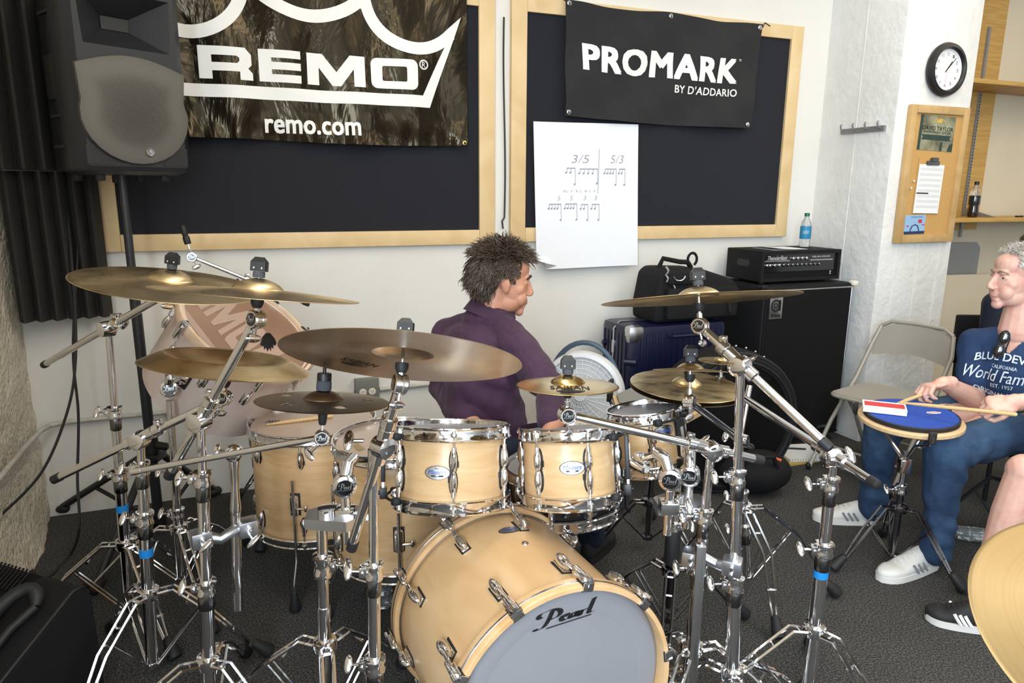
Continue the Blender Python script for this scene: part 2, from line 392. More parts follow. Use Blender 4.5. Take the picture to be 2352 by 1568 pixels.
def bez(*c, n=10):
    out = []
    for k in range(0, len(c)-1, 3):
        p0, p1, p2, p3 = c[k:k+4]
        for i in range(n+1):
            t = i/n; q = 1-t
            out.append(tuple(q**3*a+3*q*q*t*b+3*q*t*t*d+t**3*e for a, b, d, e in zip(p0, p1, p2, p3)))
    return out
def decal(parts, fn, name, mat, parent, **kw):            # parts: list of (verts2d, faces); fn maps (x,y) -> world point
    mb = MB()
    for vs, fs in parts: mb.add([fn(*p) for p in vs], fs)
    return mb.build(name, mat, parent, **kw)
def fit(tx, x0, y0, x1, y1): vs, fs = tx; return [(x0+(x1-x0)*x, y0+(y1-y0)*y) for x, y in vs], fs
def circle2(cx, cy, r, n=24): return [(cx+r*math.cos(2*math.pi*i/n), cy+r*math.sin(2*math.pi*i/n)) for i in range(n)]
def ellip2(cx, cy, rx, ry, n=28): return [(cx+rx*math.cos(2*math.pi*i/n), cy+ry*math.sin(2*math.pi*i/n)) for i in range(n)]
PEARL = None
def pearl():                                              # the script word with its underline, in a 0..1.72 x 0..1 box
    global PEARL
    if PEARL: return PEARL
    P = [bez((.30, .90), (.12, .92), (.10, .62), (.22, .62), n=8), bez((.30, .90), (.45, 1.05), (.80, .95), (.72, .62), (.66, .42), (.44, .42), (.42, .48), n=9),
         bez((.52, .92), (.46, .60), (.36, .22), (.26, .10), (.18, .02), (.04, .02), (.05, .12), n=9),
         bez((.74, .34), (.92, .36), (.98, .52), (.86, .52), (.74, .52), (.70, .22), (.82, .20), (.90, .19), (.96, .26), (1.0, .32), n=8),
         bez((1.18, .46), (1.08, .58), (.94, .40), (1.0, .26), (1.04, .18), (1.12, .24), (1.18, .44), n=8), bez((1.19, .50), (1.16, .36), (1.12, .22), (1.26, .26), n=7),
         bez((1.26, .50), (1.28, .44), (1.28, .36), (1.25, .22), n=6), bez((1.28, .36), (1.30, .48), (1.36, .54), (1.42, .48), n=6),
         bez((1.66, 1.02), (1.60, .80), (1.54, .50), (1.50, .34), (1.48, .22), (1.56, .22), (1.62, .28), n=8)]
    a = nib(P, .072, .026)
    b = ([(.36, .03), (.34, -.03), (1.56, .09), (1.58, .15)], [(0, 1, 2, 3)])
    PEARL = ([a[0]+b[0]][0], a[1]+[tuple(i+len(a[0]) for i in f) for f in b[1]])
    return PEARL
def place2(tx, x0, y0, k, ky=None): vs, fs = tx; return [(x0+x*k, y0+y*(ky or k)) for x, y in vs], fs
def tagk(o, kind='structure'): o['kind'] = kind; return o
# ------------------------------------------------------------------ the room
RW = frame(WP(0, 0, 0), Z, U)                               # local x = s, y = -off, z
def rb(s0, s1, o0, o1, z0, z1): return (WP((s0+s1)/2, (o0+o1)/2, (z0+z1)/2), (s1-s0, o1-o0, z1-z0))
def sbox(mb, s0, s1, o0, o1, z0, z1, bev=0): c, d = rb(s0, s1, o0, o1, z0, z1); return mb.box(c, d, RW, bev)
def wallbox(name, mat, *b, parent=None, kind='structure', bev=0):
    mb = MB(); sbox(mb, *b, bev=bev); return mb.build(name, mat, parent, kind=None if parent else kind)
wallbox('floor', 'carpet', -1.4, 8.2, -.2, 7.8, -.06, 0)
wallbox('ceiling', 'ceiling_paint', -1.4, 8.2, -.2, 7.8, 3.55, 3.62)
wallbox('wall_back', 'wall_paint', -1.2, 3.7, -.15, 0, 0, 3.55)
wallbox('wall_alcove', 'shelf_wall', 3.9, 8.1, -.15, 0, 0, 3.55)
wallbox('wall_right', 'wall_paint', 8.0, 8.15, -.1, 7.7, 0, 3.55)
mb = MB()
for b in ((-1.2, 1.2, 7.6, 7.75, 0, 3.55), (3.4, 8.1, 7.6, 7.75, 0, 3.55), (1.2, 3.4, 7.6, 7.75, 0, 1.15), (1.2, 3.4, 7.6, 7.75, 2.75, 3.55)): sbox(mb, *b)
mb.build('wall_front', 'wall_paint', kind='structure')
mb = MB()
for q in (1.15, 1.68, 2.22, 2.75): sbox(mb, 1.2, 3.4, 7.70, 7.74, q-.02, q+.02)
for q in (1.22, 1.93, 2.67, 3.38): sbox(mb, q-.02, q+.02, 7.70, 7.74, 1.15, 2.75)
mb.build('window_3', 'window_frame', kind='structure')  # unseen window, added to go with the frontal fill light
# left wall: rough painted masonry, window openings beside the photographer
mb = MB()
def lw(u, v):
    o, z = 2.9*u, 3.55*v
    q = math.sin(o*9.1+z*3.3)*math.sin(z*7.7-o*2.1)+.6*math.sin(o*23+z*17)*math.sin(z*29-o*11)+.35*math.sin(o*57+z*41)
    return WP(-.925+.006*q+.05*max(0, 1-z/.35)**2*min(1, o*3), o, z)
mb.grid(lw, 110, 120)
for b in ((-1.2, -.93, 2.9, 7.6, 0, .95), (-1.2, -.93, 2.9, 7.6, 3.0, 3.55), (-1.2, -.93, 2.9, 3.85, .95, 3.0), (-1.2, -.93, 5.2, 5.55, .95, 3.0), (-1.2, -.93, 6.95, 7.6, .95, 3.0), (-1.2, -.96, -.1, 2.9, 0, 3.55)):
    sbox(mb, *b)
mb.build('wall_left', 'rough_wall', kind='structure')
for i, (a, b) in enumerate(((3.85, 5.2), (5.55, 6.95))):
    m = MB()
    for z in (.97, 1.62, 2.3, 2.98): sbox(m, -1.1, -1.06, a, b, z-.02, z+.02)
    for k in range(4): o = a+.02+(b-a-.04)*k/3; sbox(m, -1.1, -1.06, o-.02, o+.02, .95, 3.0)
    m.build('window_%d' % (i+1), 'window_frame', kind='structure')
# pillar with board-marked paint
pil = MB(); sbox(pil, 3.455, 4.035, -.02, .545, 0, 3.55, bev=.012); pil = pil.build('wall_pillar', 'pillar_paint', kind='structure')
for s in (3.585, 3.76, 3.93):
    m = MB(); sbox(m, s, s+.008, .54, .5475, .0, 3.5); m.build('seam', 'pillar_paint', pil)
m = MB(); sbox(m, 3.4528, 3.456, .27, .278, 0, 3.5); m.build('seam', 'pillar_paint', pil)
# acoustic foam in the corner ----------------------------------------------
def foam(label, s0, s1, o0, o1, z0, z1, n, dep):
    e = (WP(s1, o1, 0)-WP(s0, o0, 0)); L = e.length; e.normalize(); nn_ = V((e.y, -e.x, 0))
    t = thing('acoustic_foam_panel', label, 'foam panel', WP(s0, o0, z0), 'foam panels in the corner')
    w_ = L/n
    for k in range(n):
        m = MB(); P = [(k*w_, 0), (k*w_+w_*.98, 0), (k*w_+w_*.98, .03), (k*w_+w_*.45, dep), (k*w_+w_*.30, dep), (k*w_+.01*w_, .03)]
        fr = Matrix.Identity(4)
        for i, a in enumerate((e, nn_, Z)):
            for q in range(3): fr[q][i] = a[q]
        fr.translation = WP(s0, o0, 0)
        m.prism(P, z0, z1, fr); m.build('foam_wedge', 'foam', t)
foam('tall upper grey foam panel with vertical wedges beside the loudspeaker', -.90, -.50, .15, .06, 1.57, 3.1, 6, .115)
foam('lower grey foam panel with vertical wedges below the loudspeaker', -.905, -.565, .10, .035, .945, 1.565, 6, .085)
# framed fabric boards -----------------------------------------------------
def board(label, s0, s1, z0, z1):
    t = thing('bulletin_board', label, 'board', WP((s0+s1)/2, 0, z0), 'wall boards')
    f = .085
    m = MB(); sbox(m, s0+.02, s1-.02, .002, .016, z0+.02, z1-.02); m.build('fabric_panel', 'board_fabric', t)
    for b in ((s0, s0+f, z0, z1), (s1-f, s1, z0, z1), (s0+f+.001, s1-f-.001, z0, z0+.075), (s0+f+.001, s1-f-.001, z1-.075, z1)):
        m = MB(); sbox(m, b[0], b[1], .001, .032, b[2], b[3], bev=.002); m.build('rail', 'frame_wood', t)
board('wide black fabric board in a blond wood frame behind the crown banner', -.59, 1.264, 1.222, 2.47)
board('black fabric board in a blond wood frame holding the flip chart sheet', 1.354, 3.225, 1.230, 2.468)
m = MB(); m.tube([WP(1.322+.006*math.sin(z*5), .012, z) for z in [2.36-.05*i for i in range(21)]]+[WP(1.312, .012, 1.34), WP(1.318, .012, 1.30)], .0045, 6)
m.build('hanging_cord', 'rubber', None, 'thin black cord hanging between the two framed boards', 'cord', origin=WP(1.32, 0, 1.3))
# crown banner -------------------------------------------------------------
t = thing('vinyl_banner', 'glossy black vinyl banner with white crown logo and remo.com', 'banner', WP(.355, .03, 1.72))
def bw(s, z): return .060+.008*math.sin(s*23+z*4)+.006*math.sin(z*31+s*9)*max(0, min(1, (1.95-z)*4))+.010*math.sin(s*9.5-z*6)+.006*math.sin(s*61)*max(0, 1-(z-1.718)*9)
m = MB(); m.grid(lambda a, b: WP(-.39+1.495*a, bw(-.39+1.495*a, 1.718+.94*b), 1.718+.94*b+.006*math.sin(a*7)), 150, 90)
m.grid(lambda a, b: WP(-.39+1.495*a, bw(-.39+1.495*a, 1.718+.94*b)-.002, 1.718+.94*b+.006*math.sin(a*7)), 50, 30)
m.build('banner_sheet', 'vinyl', t, ang=80)
onb = lambda x, y: WP(x, bw(x, y)+.0035, y)
def dens(loops_fs, L=.02):                                   # subdivide print so it follows the sheet
    vs, fs = loops_fs; bm = bmesh.new(); bv = [bm.verts.new((x, y, 0)) for x, y in vs]
    for f in fs:
        try: bm.faces.new([bv[i] for i in f])
        except ValueError: pass
    bmesh.ops.triangulate(bm, faces=bm.faces[:])
    for _ in range(5):
        es = [e for e in bm.edges if e.calc_length() > L]
        if not es: break
        bmesh.ops.subdivide_edges(bm, edges=es, cuts=1); bmesh.ops.triangulate(bm, faces=bm.faces[:])
    bm.verts.index_update(); r = ([(v.co.x, v.co.y) for v in bm.verts], [tuple(v.index for v in f.verts) for f in bm.faces]); bm.free(); return r
def arc3(a, b, c, n=22):
    ax, ay = a; bx, by = b; cx, cy = c; d = 2*(ax*(by-cy)+bx*(cy-ay)+cx*(ay-by))
    ux = ((ax*ax+ay*ay)*(by-cy)+(bx*bx+by*by)*(cy-ay)+(cx*cx+cy*cy)*(ay-by))/d; uy = ((ax*ax+ay*ay)*(cx-bx)+(bx*bx+by*by)*(ax-cx)+(cx*cx+cy*cy)*(bx-ax))/d
    r = math.hypot(ax-ux, ay-uy); t0 = math.atan2(ay-uy, ax-ux); t1 = math.atan2(by-uy, bx-ux); t2 = math.atan2(cy-uy, cx-ux)
    while t1 > t0: t1 -= 2*math.pi
    while t2 > t1: t2 -= 2*math.pi
    return [(ux+r*math.cos(t0+(t2-t0)*i/n), uy+r*math.sin(t0+(t2-t0)*i/n)) for i in range(n+1)]
mir = lambda P: [(.69-x, y) for x, y in P][::-1]
sc_r = arc3((1.035, 2.262), (.845, 2.166), (.61, 2.385)); sc_m = arc3((.61, 2.385), (.36, 2.27), (.11, 2.385))
crown = [(-.205, 1.925), (.895, 1.925)]+sc_r+sc_m[1:]+mir(sc_r)[1:]
decal([dens(ribbon(crown, .055, True))], onb, 'crown_logo', 'white_print', t)
def rr(x0, y0, x1, y1, r, n=5):
    o = []
    for cx, cy, a in ((x1-r, y1-r, 0), (x0+r, y1-r, 90), (x0+r, y0+r, 180), (x1-r, y0+r, 270)):
        o += [(cx+r*math.cos(R_(a+90*i/n)), cy+r*math.sin(R_(a+90*i/n))) for i in range(n+1)]
    return o
y0, y1 = 1.975, 2.113; h = y1-y0
Rl = [[(-.125, y0), (-.125, y1), (.07, y1), (.095, y1-.03), (.095, y0+.065), (.08, y0+.05), (.098, y0+.03), (.098, y0), (.045, y0), (.045, y0+.035), (-.07, y0+.035), (-.07, y0)],
      [(-.07, y0+.07), (.035, y0+.07), (.045, y0+.08), (.045, y1-.045), (.035, y1-.037), (-.07, y1-.037)]]
El = [[(.125, y0), (.125, y1), (.307, y1), (.307, y1-.034), (.18, y1-.034), (.18, y0+.086), (.307, y0+.086), (.307, y0+.054), (.18, y0+.054), (.18, y0+.034), (.307, y0+.034), (.307, y0)]]
Ml = [[(.335, y0), (.335, y1), (.405, y1), (.468, y0+.062), (.53, y1), (.60, y1), (.60, y0), (.547, y0), (.547, y1-.06), (.487, y0), (.449, y0), (.388, y1-.06), (.388, y0)]]
Ol = [rr(.628, y0, .852, y1, .03), rr(.682, y0+.035, .798, y1-.035, .008)]
decal([dens(fill2d(q), .04) for q in (Rl, El, Ml, Ol)], onb, 'logo_letters', 'white_print', t)
decal([ribbon(circle2(.883, 2.095, .02, 20), .006, True), fit(txt('R', .01), .874, 2.082, .892, 2.108)], onb, 'registered_mark', 'white_print', t)
decal([dens(fit(txt('remo.com', .05, spacing=1.04), .135, 1.752, .569, 1.815), .04)], onb, 'web_address', 'white_print', t)
for s, z in ((1.088, 1.735), (-.375, 1.735)):
    m = MB(); m.lathe([(.004, 0), (.006, .004), (.011, .003), (.012, 0)], WP(s, bw(s, z)+.002, z), N, 14, caps=False); m.build('grommet', 'brass', t)
#, (1.085, 2.6)], .02)[0][:2]+ribbon([(1.085, 1.75), (1.085, 2.6)], .02)[0][2:][::-1], 0, .001, frame(WP(0, .064, 0), N, U)) if False else None
# cloth banner -------------------------------------------------------------
t = thing('cloth_banner', 'black cloth banner printed PROMARK in white over the right board', 'banner', WP(2.27, .04, 1.87))
def pq(a, b):
    s = (1-b)*((1-a)*1.651+a*2.867)+b*((1-a)*1.638+a*2.90); z = (1-b)*(1.892*(1-a)+1.873*a-.012*math.sin(math.pi*a))+b*(2.462*(1-a)+2.451*a-.012*math.sin(2*math.pi*a)**2)
    return s, z
def pw(a, b): return .056+.010*math.sin(a*9+b*2)*(1-b*.6)+.006*math.sin(b*9-a*14)+.004*math.sin(a*31+b*12)
def pf(a, b, d=0): s, z = pq(a, b); return WP(s, pw(a, b)+d, z)
m = MB(); m.grid(pf, 90, 50); m.grid(lambda a, b: pf(a, b, -.002), 30, 20); m.build('banner_sheet', 'banner_cloth', t, ang=80)
onp = lambda x, y: pf((x-1.65)/1.22, (y-1.885)/.572, .003)
decal([dens(fit(txt('PROMARK', .075, spacing=1.08), 1.745, 2.125, 2.728, 2.262), .05)], onp, 'brand_letters', 'white_print', t)
decal([dens(fit(txt("BY D'ADDARIO", .03, spacing=1.05), 2.318, 2.055, 2.735, 2.098), .05)], onp, 'subtitle_letters', 'white_print', t)
decal([fit(txt('TM', .02), 2.733, 2.25, 2.752, 2.262)], onp, 'trade_mark', 'white_print', t)
for a, b in ((.015, .97), (.5, .965), (.985, .965), (.015, .035), (.98, .035)):
    m = MB(); m.lathe([(.004, 0), (.007, .005), (.012, .003), (.014, 0)], pf(a, b, .002), N, 14, caps=False); m.build('grommet', 'silver', t)
m = MB(); m.tube([pf(.0, .98, .004), WP(1.60, .03, 2.49), WP(1.56, .02, 2.52)], .003, 5); m.build('tie_string', 'rubber', t)
m = MB(); m.tube([pf(1, .97, .004), WP(2.93, .034, 2.466), WP(2.965, .034, 2.452), WP(3.0, .012, 2.445)], .003, 5); m.build('tie_string', 'rubber', t)
# flip chart sheet ---------------------------------------------------------
t = thing('flip_chart_sheet', 'large white flip chart sheet with pencilled rhythm notation on the right board', 'paper', WP(1.8, .036, 1.08))
def qf(a, b, d=0):
    s = (1-b)*((1-a)*1.500+a*2.134)+b*((1-a)*1.477+a*2.114); z = (1-b)*(1.078*(1-a)+1.084*a)+b*(1.858*(1-a)+1.867*a)
    cut = max(0, .08-a)*max(0, .06-b)*40
    return WP(s+cut*.4, .036+.05*(1-b)**2*.4+.004*math.sin(a*7+b*3)+cut*.5+d, z+cut*.15)
m = MB(); m.grid(qf, 24, 30); m.grid(lambda a, b: qf(a, b, -.0008), 24, 30); m.build('sheet', 'paper', t, ang=80)
onq = lambda x, y: qf(x, y, .0015)
strk = []
def st(*p, w=.006): strk.append(ribbon(list(p), w))
def grp(x0, n, dx, y, drop=.055, last=.11):
    st((x0, y), (x0+dx*(n-1), y)); strk.append(ribbon([(x0, y), (x0+dx*(n-1), y)], .005))
    for i in range(n):
        yy = y-(last if i == n-1 else drop*.55); st((x0+dx*i, y), (x0+dx*i, yy), w=.004)
        strk.append(fill2d([ellip2(x0+dx*i-.008, yy, .009, .007, 8)]))
for a, b, c in (('3/5', .35, .52), ('5/3', .72, .85)): strk.append(fit(txt(a, -.012, .2), b, .73, c, .785))
st((.612, .83), (.602, .52), w=.004)
grp(.305, 3, .04, .695); grp(.43, 5, .042, .69, last=.10); grp(.67, 5, .027, .69); grp(.81, 3, .028, .69)
strk.append(fit(txt('RL  F  R L  R L  F', -.01), .27, .53, .58, .545))
for i, (c, x) in enumerate((('5', .21), ('5', .33), ('3', .46), ('3', .565))): strk.append(fit(txt(c, -.012, .2), x, .475, x+.028, .505))
grp(.13, 5, .028, .45); grp(.285, 5, .028, .45); grp(.44, 3, .032, .445); grp(.545, 3, .034, .445)
decal(strk, onq, 'pencil_notation', 'pencil', t)
# conduit and outlets ------------------------------------------------------
def conduit(label, pts, r=.011):
    m = MB(); m.tube(pts, r, 10); return m.build('conduit_pipe', 'conduit_paint', None, label, 'conduit', origin=pts[0])
conduit('thin painted conduit running along the wall behind the kit to the left', [WP(-.905+.011, 2.4, .455), WP(-.893, .35, .455), WP(-.885, .12, .455), WP(-.865, .05, .455), WP(-.80, .016, .455), WP(-.3, .016, .456), WP(.49, .016, .47)])
conduit('thin painted conduit running behind the seated drummer', [WP(.625, .016, .47), WP(1.2, .016, .478), WP(1.87, .016, .474)])
def outlet(label, s, z, n=2):
    t = thing('outlet_box', label, 'outlet', WP(s, 0, z))
    m = MB(); sbox(m, s-.062, s+.062, .001, .042, z-.058, z+.058, bev=.006); m.build('metal_box', 'outlet_grey', t)
    for k in range(n):
        x = s-.024+.048*k if n > 1 else s
        m = MB(); m.lathe([(.0, .004), (.017, .004), (.019, 0)], WP(x, .042, z-.012), N, 18); r = m.build('receptacle', 'ivory', t)
        m = MB()
        for dx, dz in ((-.006, .004), (.006, .004), (0, -.008)): sbox(m, x+dx-.0012, x+dx+.0012, .0455, .0468, z-.012+dz-.004, z-.012+dz+.004)
        m.build('slot', 'black_print', r)
    return t
outlet('grey double outlet box on the wall beside the drummer', .557, .482)
o2 = outlet('grey outlet box with a blue plug beside the white fan', 1.96, .482)
m = MB(); m.rod(WP(1.985, .047, .475), WP(1.985, .10, .475), .018, 12); m.build('blue_plug', 'blue_print', o2, label='dark blue plug')
m = MB(); m.tube([WP(1.985, .10, .475), WP(1.99, .13, .44), WP(1.99, .10, .30), WP(1.97, .12, .1), WP(1.95, .3, .012)], .005, 6); m.build('plug_cord', 'white_plastic', o2)
# wall hooks, clock, cork board -------------------------------------------
t = thing('coat_hook_rail', 'small brown rail with four hooks on the side of the pillar', 'hook rail', WP(3.45, .33, 1.86))
m = MB(); m.box(WP(3.445, .335, 1.862), (.018, .31, .03), RW); m.build('rail', 'metal_grey', t)
for k in range(4):
    o = .20+.088*k; m = MB(); m.tube([WP(3.44, o, 1.866), WP(3.42, o, 1.87), WP(3.412, o, 1.892), WP(3.418, o, 1.902)], .005, 6); m.build('hook', 'metal_grey', t)
PF = .5475
t = thing('wall_clock', 'round black-rimmed wall clock high on the white pillar', 'clock', WP(3.772, PF, 2.183))
ck = WP(3.772, PF, 2.183)
m = MB(); m.lathe([(.118, 0), (.142, .006), (.146, .02), (.138, .038), (.118, .044), (.112, .036), (.106, .02)], ck, N, 48, caps=False); m.build('rim', 'black_plastic', t)
m = MB(); m.lathe([(.112, .036), (.113, .030), (.104, .024), (.103, .020)], ck, N, 48, caps=False); m.build('inner_ring', 'white_plastic', t)
m = MB(); m.lathe([(0, .020), (.106, .020), (.106, .015)], ck, N, 48, caps=False); m.build('dial', 'paper_small', t)
fc = frame(ck+N*.0212, N, U)
onc = lambda x, y: fc @ V((x, y, 0))
nums = [fit(txt(str(h if h else 12), .01), .083*math.sin(R_(30*h))-.008, .083*math.cos(R_(30*h))-.009, .083*math.sin(R_(30*h))+.008, .083*math.cos(R_(30*h))+.009) for h in range(12)]
nums += [ribbon([(.097*math.sin(R_(6*k)), .097*math.cos(R_(6*k))), (.101*math.sin(R_(6*k)), .101*math.cos(R_(6*k)))], .0012) for k in range(60)]
decal(nums, onc, 'numerals', 'grey_print', t)
def hand(a, L, w, nm, mt='black_print', d=.002):
    x, y = math.sin(R_(a)), math.cos(R_(a)); f2 = lambda p, q: fc @ V((p, q, d)); decal([ribbon([(-x*.018, -y*.018), (x*L, y*L)], w)], f2, nm, mt, t)
hand(38, .058, .006, 'hour_hand'); hand(43, .088, .004, 'minute_hand', d=.004); hand(186, .07, .0015, 'second_hand', 'red_print', .005)
t = thing('cork_board', 'framed cork notice board hung on the white pillar under the clock', 'notice board', WP(3.77, PF, 1.218))
s0, s1, z0, z1 = 3.535, 3.998, 1.218, 1.988
m = MB(); sbox(m, s0+.02, s1-.02, PF+.001, PF+.014, z0+.02, z1-.02); m.build('cork_panel', 'cork', t)
for b in ((s0, s0+.045, z0, z1), (s1-.045, s1, z0, z1), (s0+.046, s1-.046, z0, z0+.045), (s0+.046, s1-.046, z1-.045, z1)):
    m = MB(); sbox(m, b[0], b[1], PF+.001, PF+.03, b[2], b[3], bev=.006); m.build('frame_rail', 'cork_frame', t)
CF = PF+.0155
def sheet(name, label, mat, s0, s1, z0, z1, tilt=0, off=CF, cat='paper', th=.001):
    c = WP((s0+s1)/2, off, (z0+z1)/2); t = thing(name, label, cat, frame(c, N, U))
    m = MB(WM[t] @ Matrix.Rotation(R_(tilt), 4, 'Z')); m.box((0, 0, 0), (s1-s0, z1-z0, th)); m.build('sheet', mat, t)
    T = WM[t] @ Matrix.Rotation(R_(tilt), 4, 'Z') @ Matrix.Translation(V((-(s1-s0)/2, -(z1-z0)/2, th/2+.0012)))
    return t, (lambda x, y: T @ V((x*(s1-s0), y*(z1-z0), 0)))
t, f = sheet('poster', 'small greenish poster with dark lettering at the top of the cork board', 'poster', 3.625, 3.905, 1.742, 1.935, -1.5, cat='poster')
decal([fit(txt('DAVID TAYLOR', .02), .08, .58, .95, .70), fit(txt('INSTRUMENT REPAIR', .01), .12, .50, .90, .56)], f, 'title', 'green_print', t)
decal([([(.08, .30), (.92, .30), (.88, .375), (.92, .45), (.08, .45), (.12, .375)], [(0, 1, 2, 3, 4, 5)])], f, 'ribbon_band', 'green_print', t)
for q in ([(.0, .0), (.07, .0), (.07, 1), (0, 1)], [(.85, .0), (1, .0), (1, .25), (.9, .2)], [(.62, .0), (.7, .0), (.7, .26), (.64, .26)]): decal([(q, [(0, 1, 2, 3)])], f, 'dark_shape', 'green_print', t)
decal([ribbon([(.35, .78), (.42, .9), (.55, .93), (.66, .88), (.7, .78)], .02), fill2d([ellip2(.53, .86, .09, .07)])], f, 'emblem', 'folder_yellow', t)
t, f = sheet('clipboard', 'brown clipboard holding a sheet of music on the cork board', 'cork', 3.648, 3.862, 1.385, 1.70, -1, CF+.001, 'clipboard', .003)
m = MB(); m.box(WP(3.757, CF+.009, 1.672), (.10, .008, .024), RW, .003); m.box(WP(3.757, CF+.016, 1.692), (.055, .012, .022), RW, .003); m.build('spring_clip', 'dark_chrome', t)
t, f = sheet('music_sheet', 'white page of printed music clamped in the clipboard', 'paper_small', 3.652, 3.852, 1.388, 1.664, -1, CF+.006)
decal([ribbon([(.06, .93-.11*k-.012*q), (.95, .93-.11*k-.012*q)], .002) for k in range(8) for q in range(5)], f, 'staves', 'grey_print', t)
decal([([(.02, .40), (.5, .40), (.5, .425), (.02, .425)], [(0, 1, 2, 3)])], f, 'black_heading', 'black_print', t)
t, f = sheet('flyer', 'small light blue flyer low on the cork board', 'sky_print', 3.602, 3.765, 1.268, 1.378, 1, cat='flyer')
decal([([(0, 0), (1, 0), (1, .15), (0, .15)], [(0, 1, 2, 3)])], f, 'dark_band', 'navy_print', t)
decal([ribbon([(.25+(.6)*i/14, .87+(.05)*(i%2)) for i in range(15)], .015), ribbon(arc3((.3, .18), (.5, .55), (.7, .18), 10) if False else [(.28, .16), (.36, .42), (.5, .5), (.64, .42), (.72, .16)], .05)], f, 'blue_lettering', 'navy_print', t)
for q in ([(.65, .58), (.83, .58), (.83, .76), (.65, .76)], [(.1, .4), (.2, .4), (.2, .46), (.1, .46)], [(.85, .45), (.98, .45), (.98, .5), (.85, .5)]): decal([(q, [(0, 1, 2, 3)])], f, 'red_block', 'red_print', t)
for s, z in ((3.627, 1.57), (3.612, 1.53)):
    m = MB(); m.ell(WP(s, CF+.006, z), (.006, .006, .006)); m.build('push_pin', 'white_plastic', None, 'white push pin at the left of the clipboard', 'push pin', 'white push pins', origin=WP(s, CF, z))
# shelving in the alcove ---------------------------------------------------
wallbox('trim_1', 'shelf_wood', 4.3, 4.965, .002, .02, 1.25, 3.5)
def shelf(label, z, s0):
    t = thing('wall_shelf', label, 'shelf', WP(5.5, 0, z), 'alcove shelves')
    m = MB(); sbox(m, s0, 7.2, .02, .31, z-.028, z, bev=.004); m.build('shelf_board', 'shelf_wood', t)
    for s in (4.80, 6.2):
        m = MB(); m.prism([(0, 0), (.27, 0), (.27, -.02), (.02, -.085), (0, -.085)], -.009, .009, frame(WP(s, .03, z-.029), U, N)); m.build('bracket', 'metal_grey', t)
shelf('upper golden wood shelf in the alcove behind the pillar', 2.21, 4.30)
shelf('lower golden wood shelf in the alcove carrying the cola bottle', 1.345, 4.28)
t = thing('shelf_standard', 'slotted grey metal shelf standard screwed to the golden panel', 'bracket', WP(4.80, .02, 1.0))
m = MB(); sbox(m, 4.79, 4.81, .021, .034, 1.2, 2.6); m.build('channel', 'metal_grey', t)
for k in range(40):
    z = 1.36+.021*k; m = MB(); sbox(m, 4.797, 4.803, .034, .0355, z, z+.012); m.build('slot', 'black_print', t)
def bottle(name, label, base, prof, mats, group=None, axis=Z):
    t = thing(name, label, 'bottle', frame(base, axis), group)
    T = WM[t]
    for nm, pr, mt in zip(('body', 'liquid_or_label', 'cap'), prof, mats):
        m = MB(T); m.lathe(pr, n=24); m.build({'body': 'body', 'liquid_or_label': 'label', 'cap': 'cap'}[nm], mt, t)
    return t
bc = bottle('cola_bottle', 'dark cola bottle with black label on the lower shelf', WP(4.655, .2, 1.345),
    ([(.0, .001), (.028, .002), (.034, .02), (.032, .05), (.029, .075), (.033, .10), (.034, .13), (.033, .145)], [(.0345, .085), (.0352, .088), (.0352, .142), (.0345, .145)], [(.012, .215), (.0145, .216), (.0145, .235), (.012, .238)]), ('cola', 'black_gloss', 'black_plastic'))
m = MB(WM[bc]); m.lathe([(.033, .146), (.031, .165), (.022, .19), (.013, .21), (.012, .216)], n=24); m.build('neck', 'bottle_clear', bc)
decal([fit(txt('COLA', .02), -.02, .10, .02, .13)], lambda x, y: WM[bc] @ V((.0362*math.sin(x/.036-.5), -.0362*math.cos(x/.036-.5), y)), 'label_print', 'grey_print', bc) if False else None
m = MB(); m.rod(WP(5.0, .26, 1.351), WP(5.09, .25, 1.351), .006, 8); m.build('marker_pen', 'black_plastic', None, 'dark pen lying on the lower alcove shelf', 'pen', origin=WP(5.04, .255, 1.345))
# pale panels leaning in the alcove below the shelf
m = MB(); m.prism([(4.10, 0), (4.98, 0), (4.98, 1.12), (4.94, 1.16), (4.10, 1.16)], .03, .06, frame(WP(0, 0, 0), N, U))
m.build('leaning_panel', 'metal_grey', None, 'tall grey panel leaning on the alcove wall under the shelf', 'panel', origin=WP(4.5, .04, 0))
m = MB(); m.prism([(4.10, 0), (5.2, 0), (5.2, .93), (4.10, .95)], .08, .11, frame(WP(0, 0, 0), N, U))
m.build('leaning_panel', 'shelf_wall', None, 'beige panel leaning in front of the grey one in the alcove', 'panel', origin=WP(4.6, .1, 0))
# ------------------------------------------------------------------ loudspeaker on its tripod
f_ = V((math.sin(R_(51)), -math.cos(R_(51)), 0)); ex_ = V((math.cos(R_(51)), math.sin(R_(51)), 0))
PB = V((-1.56, 2.85, 0)); PT = atY(279, 402, 2.85)
SPK = frame(PT-f_*.02+RT*.012, Z, ex_)                              # x right, y = away from front, z up
t = thing('loudspeaker', 'black moulded loudspeaker with round grille on a tripod pole', 'loudspeaker', SPK)
m = MB(SPK)
def plan(w0, w1, d0, d1, z, r=.03): return [(-w0/2+r, d0, z), (w0/2-r, d0, z), (w0/2, d0+r, z), (w0/2, d0+.13, z), (w1/2, d1-r, z), (w1/2-r, d1, z), (-w1/2+r, d1, z), (-w1/2, d1-r, z), (-w0/2, d0+.13, z), (-w0/2, d0+r, z)]
lv = [(.0, .80), (.012, .95), (.03, 1), (.66, 1), (.69, .97), (.70, .8)]
rings = [plan(.42*k, .33*k, -.17*k, .19*k, z) for z, k in lv]
vs = [p for r in rings for p in r]; n = 10
fs = [(i*n+k, i*n+(k+1) % n, (i+1)*n+(k+1) % n, (i+1)*n+k) for i in range(len(lv)-1) for k in range(n)]
fs = [q for q in fs if not (q[0] % n == 0 and n*2 <= q[0] < n*3)]        # open baffle for horn
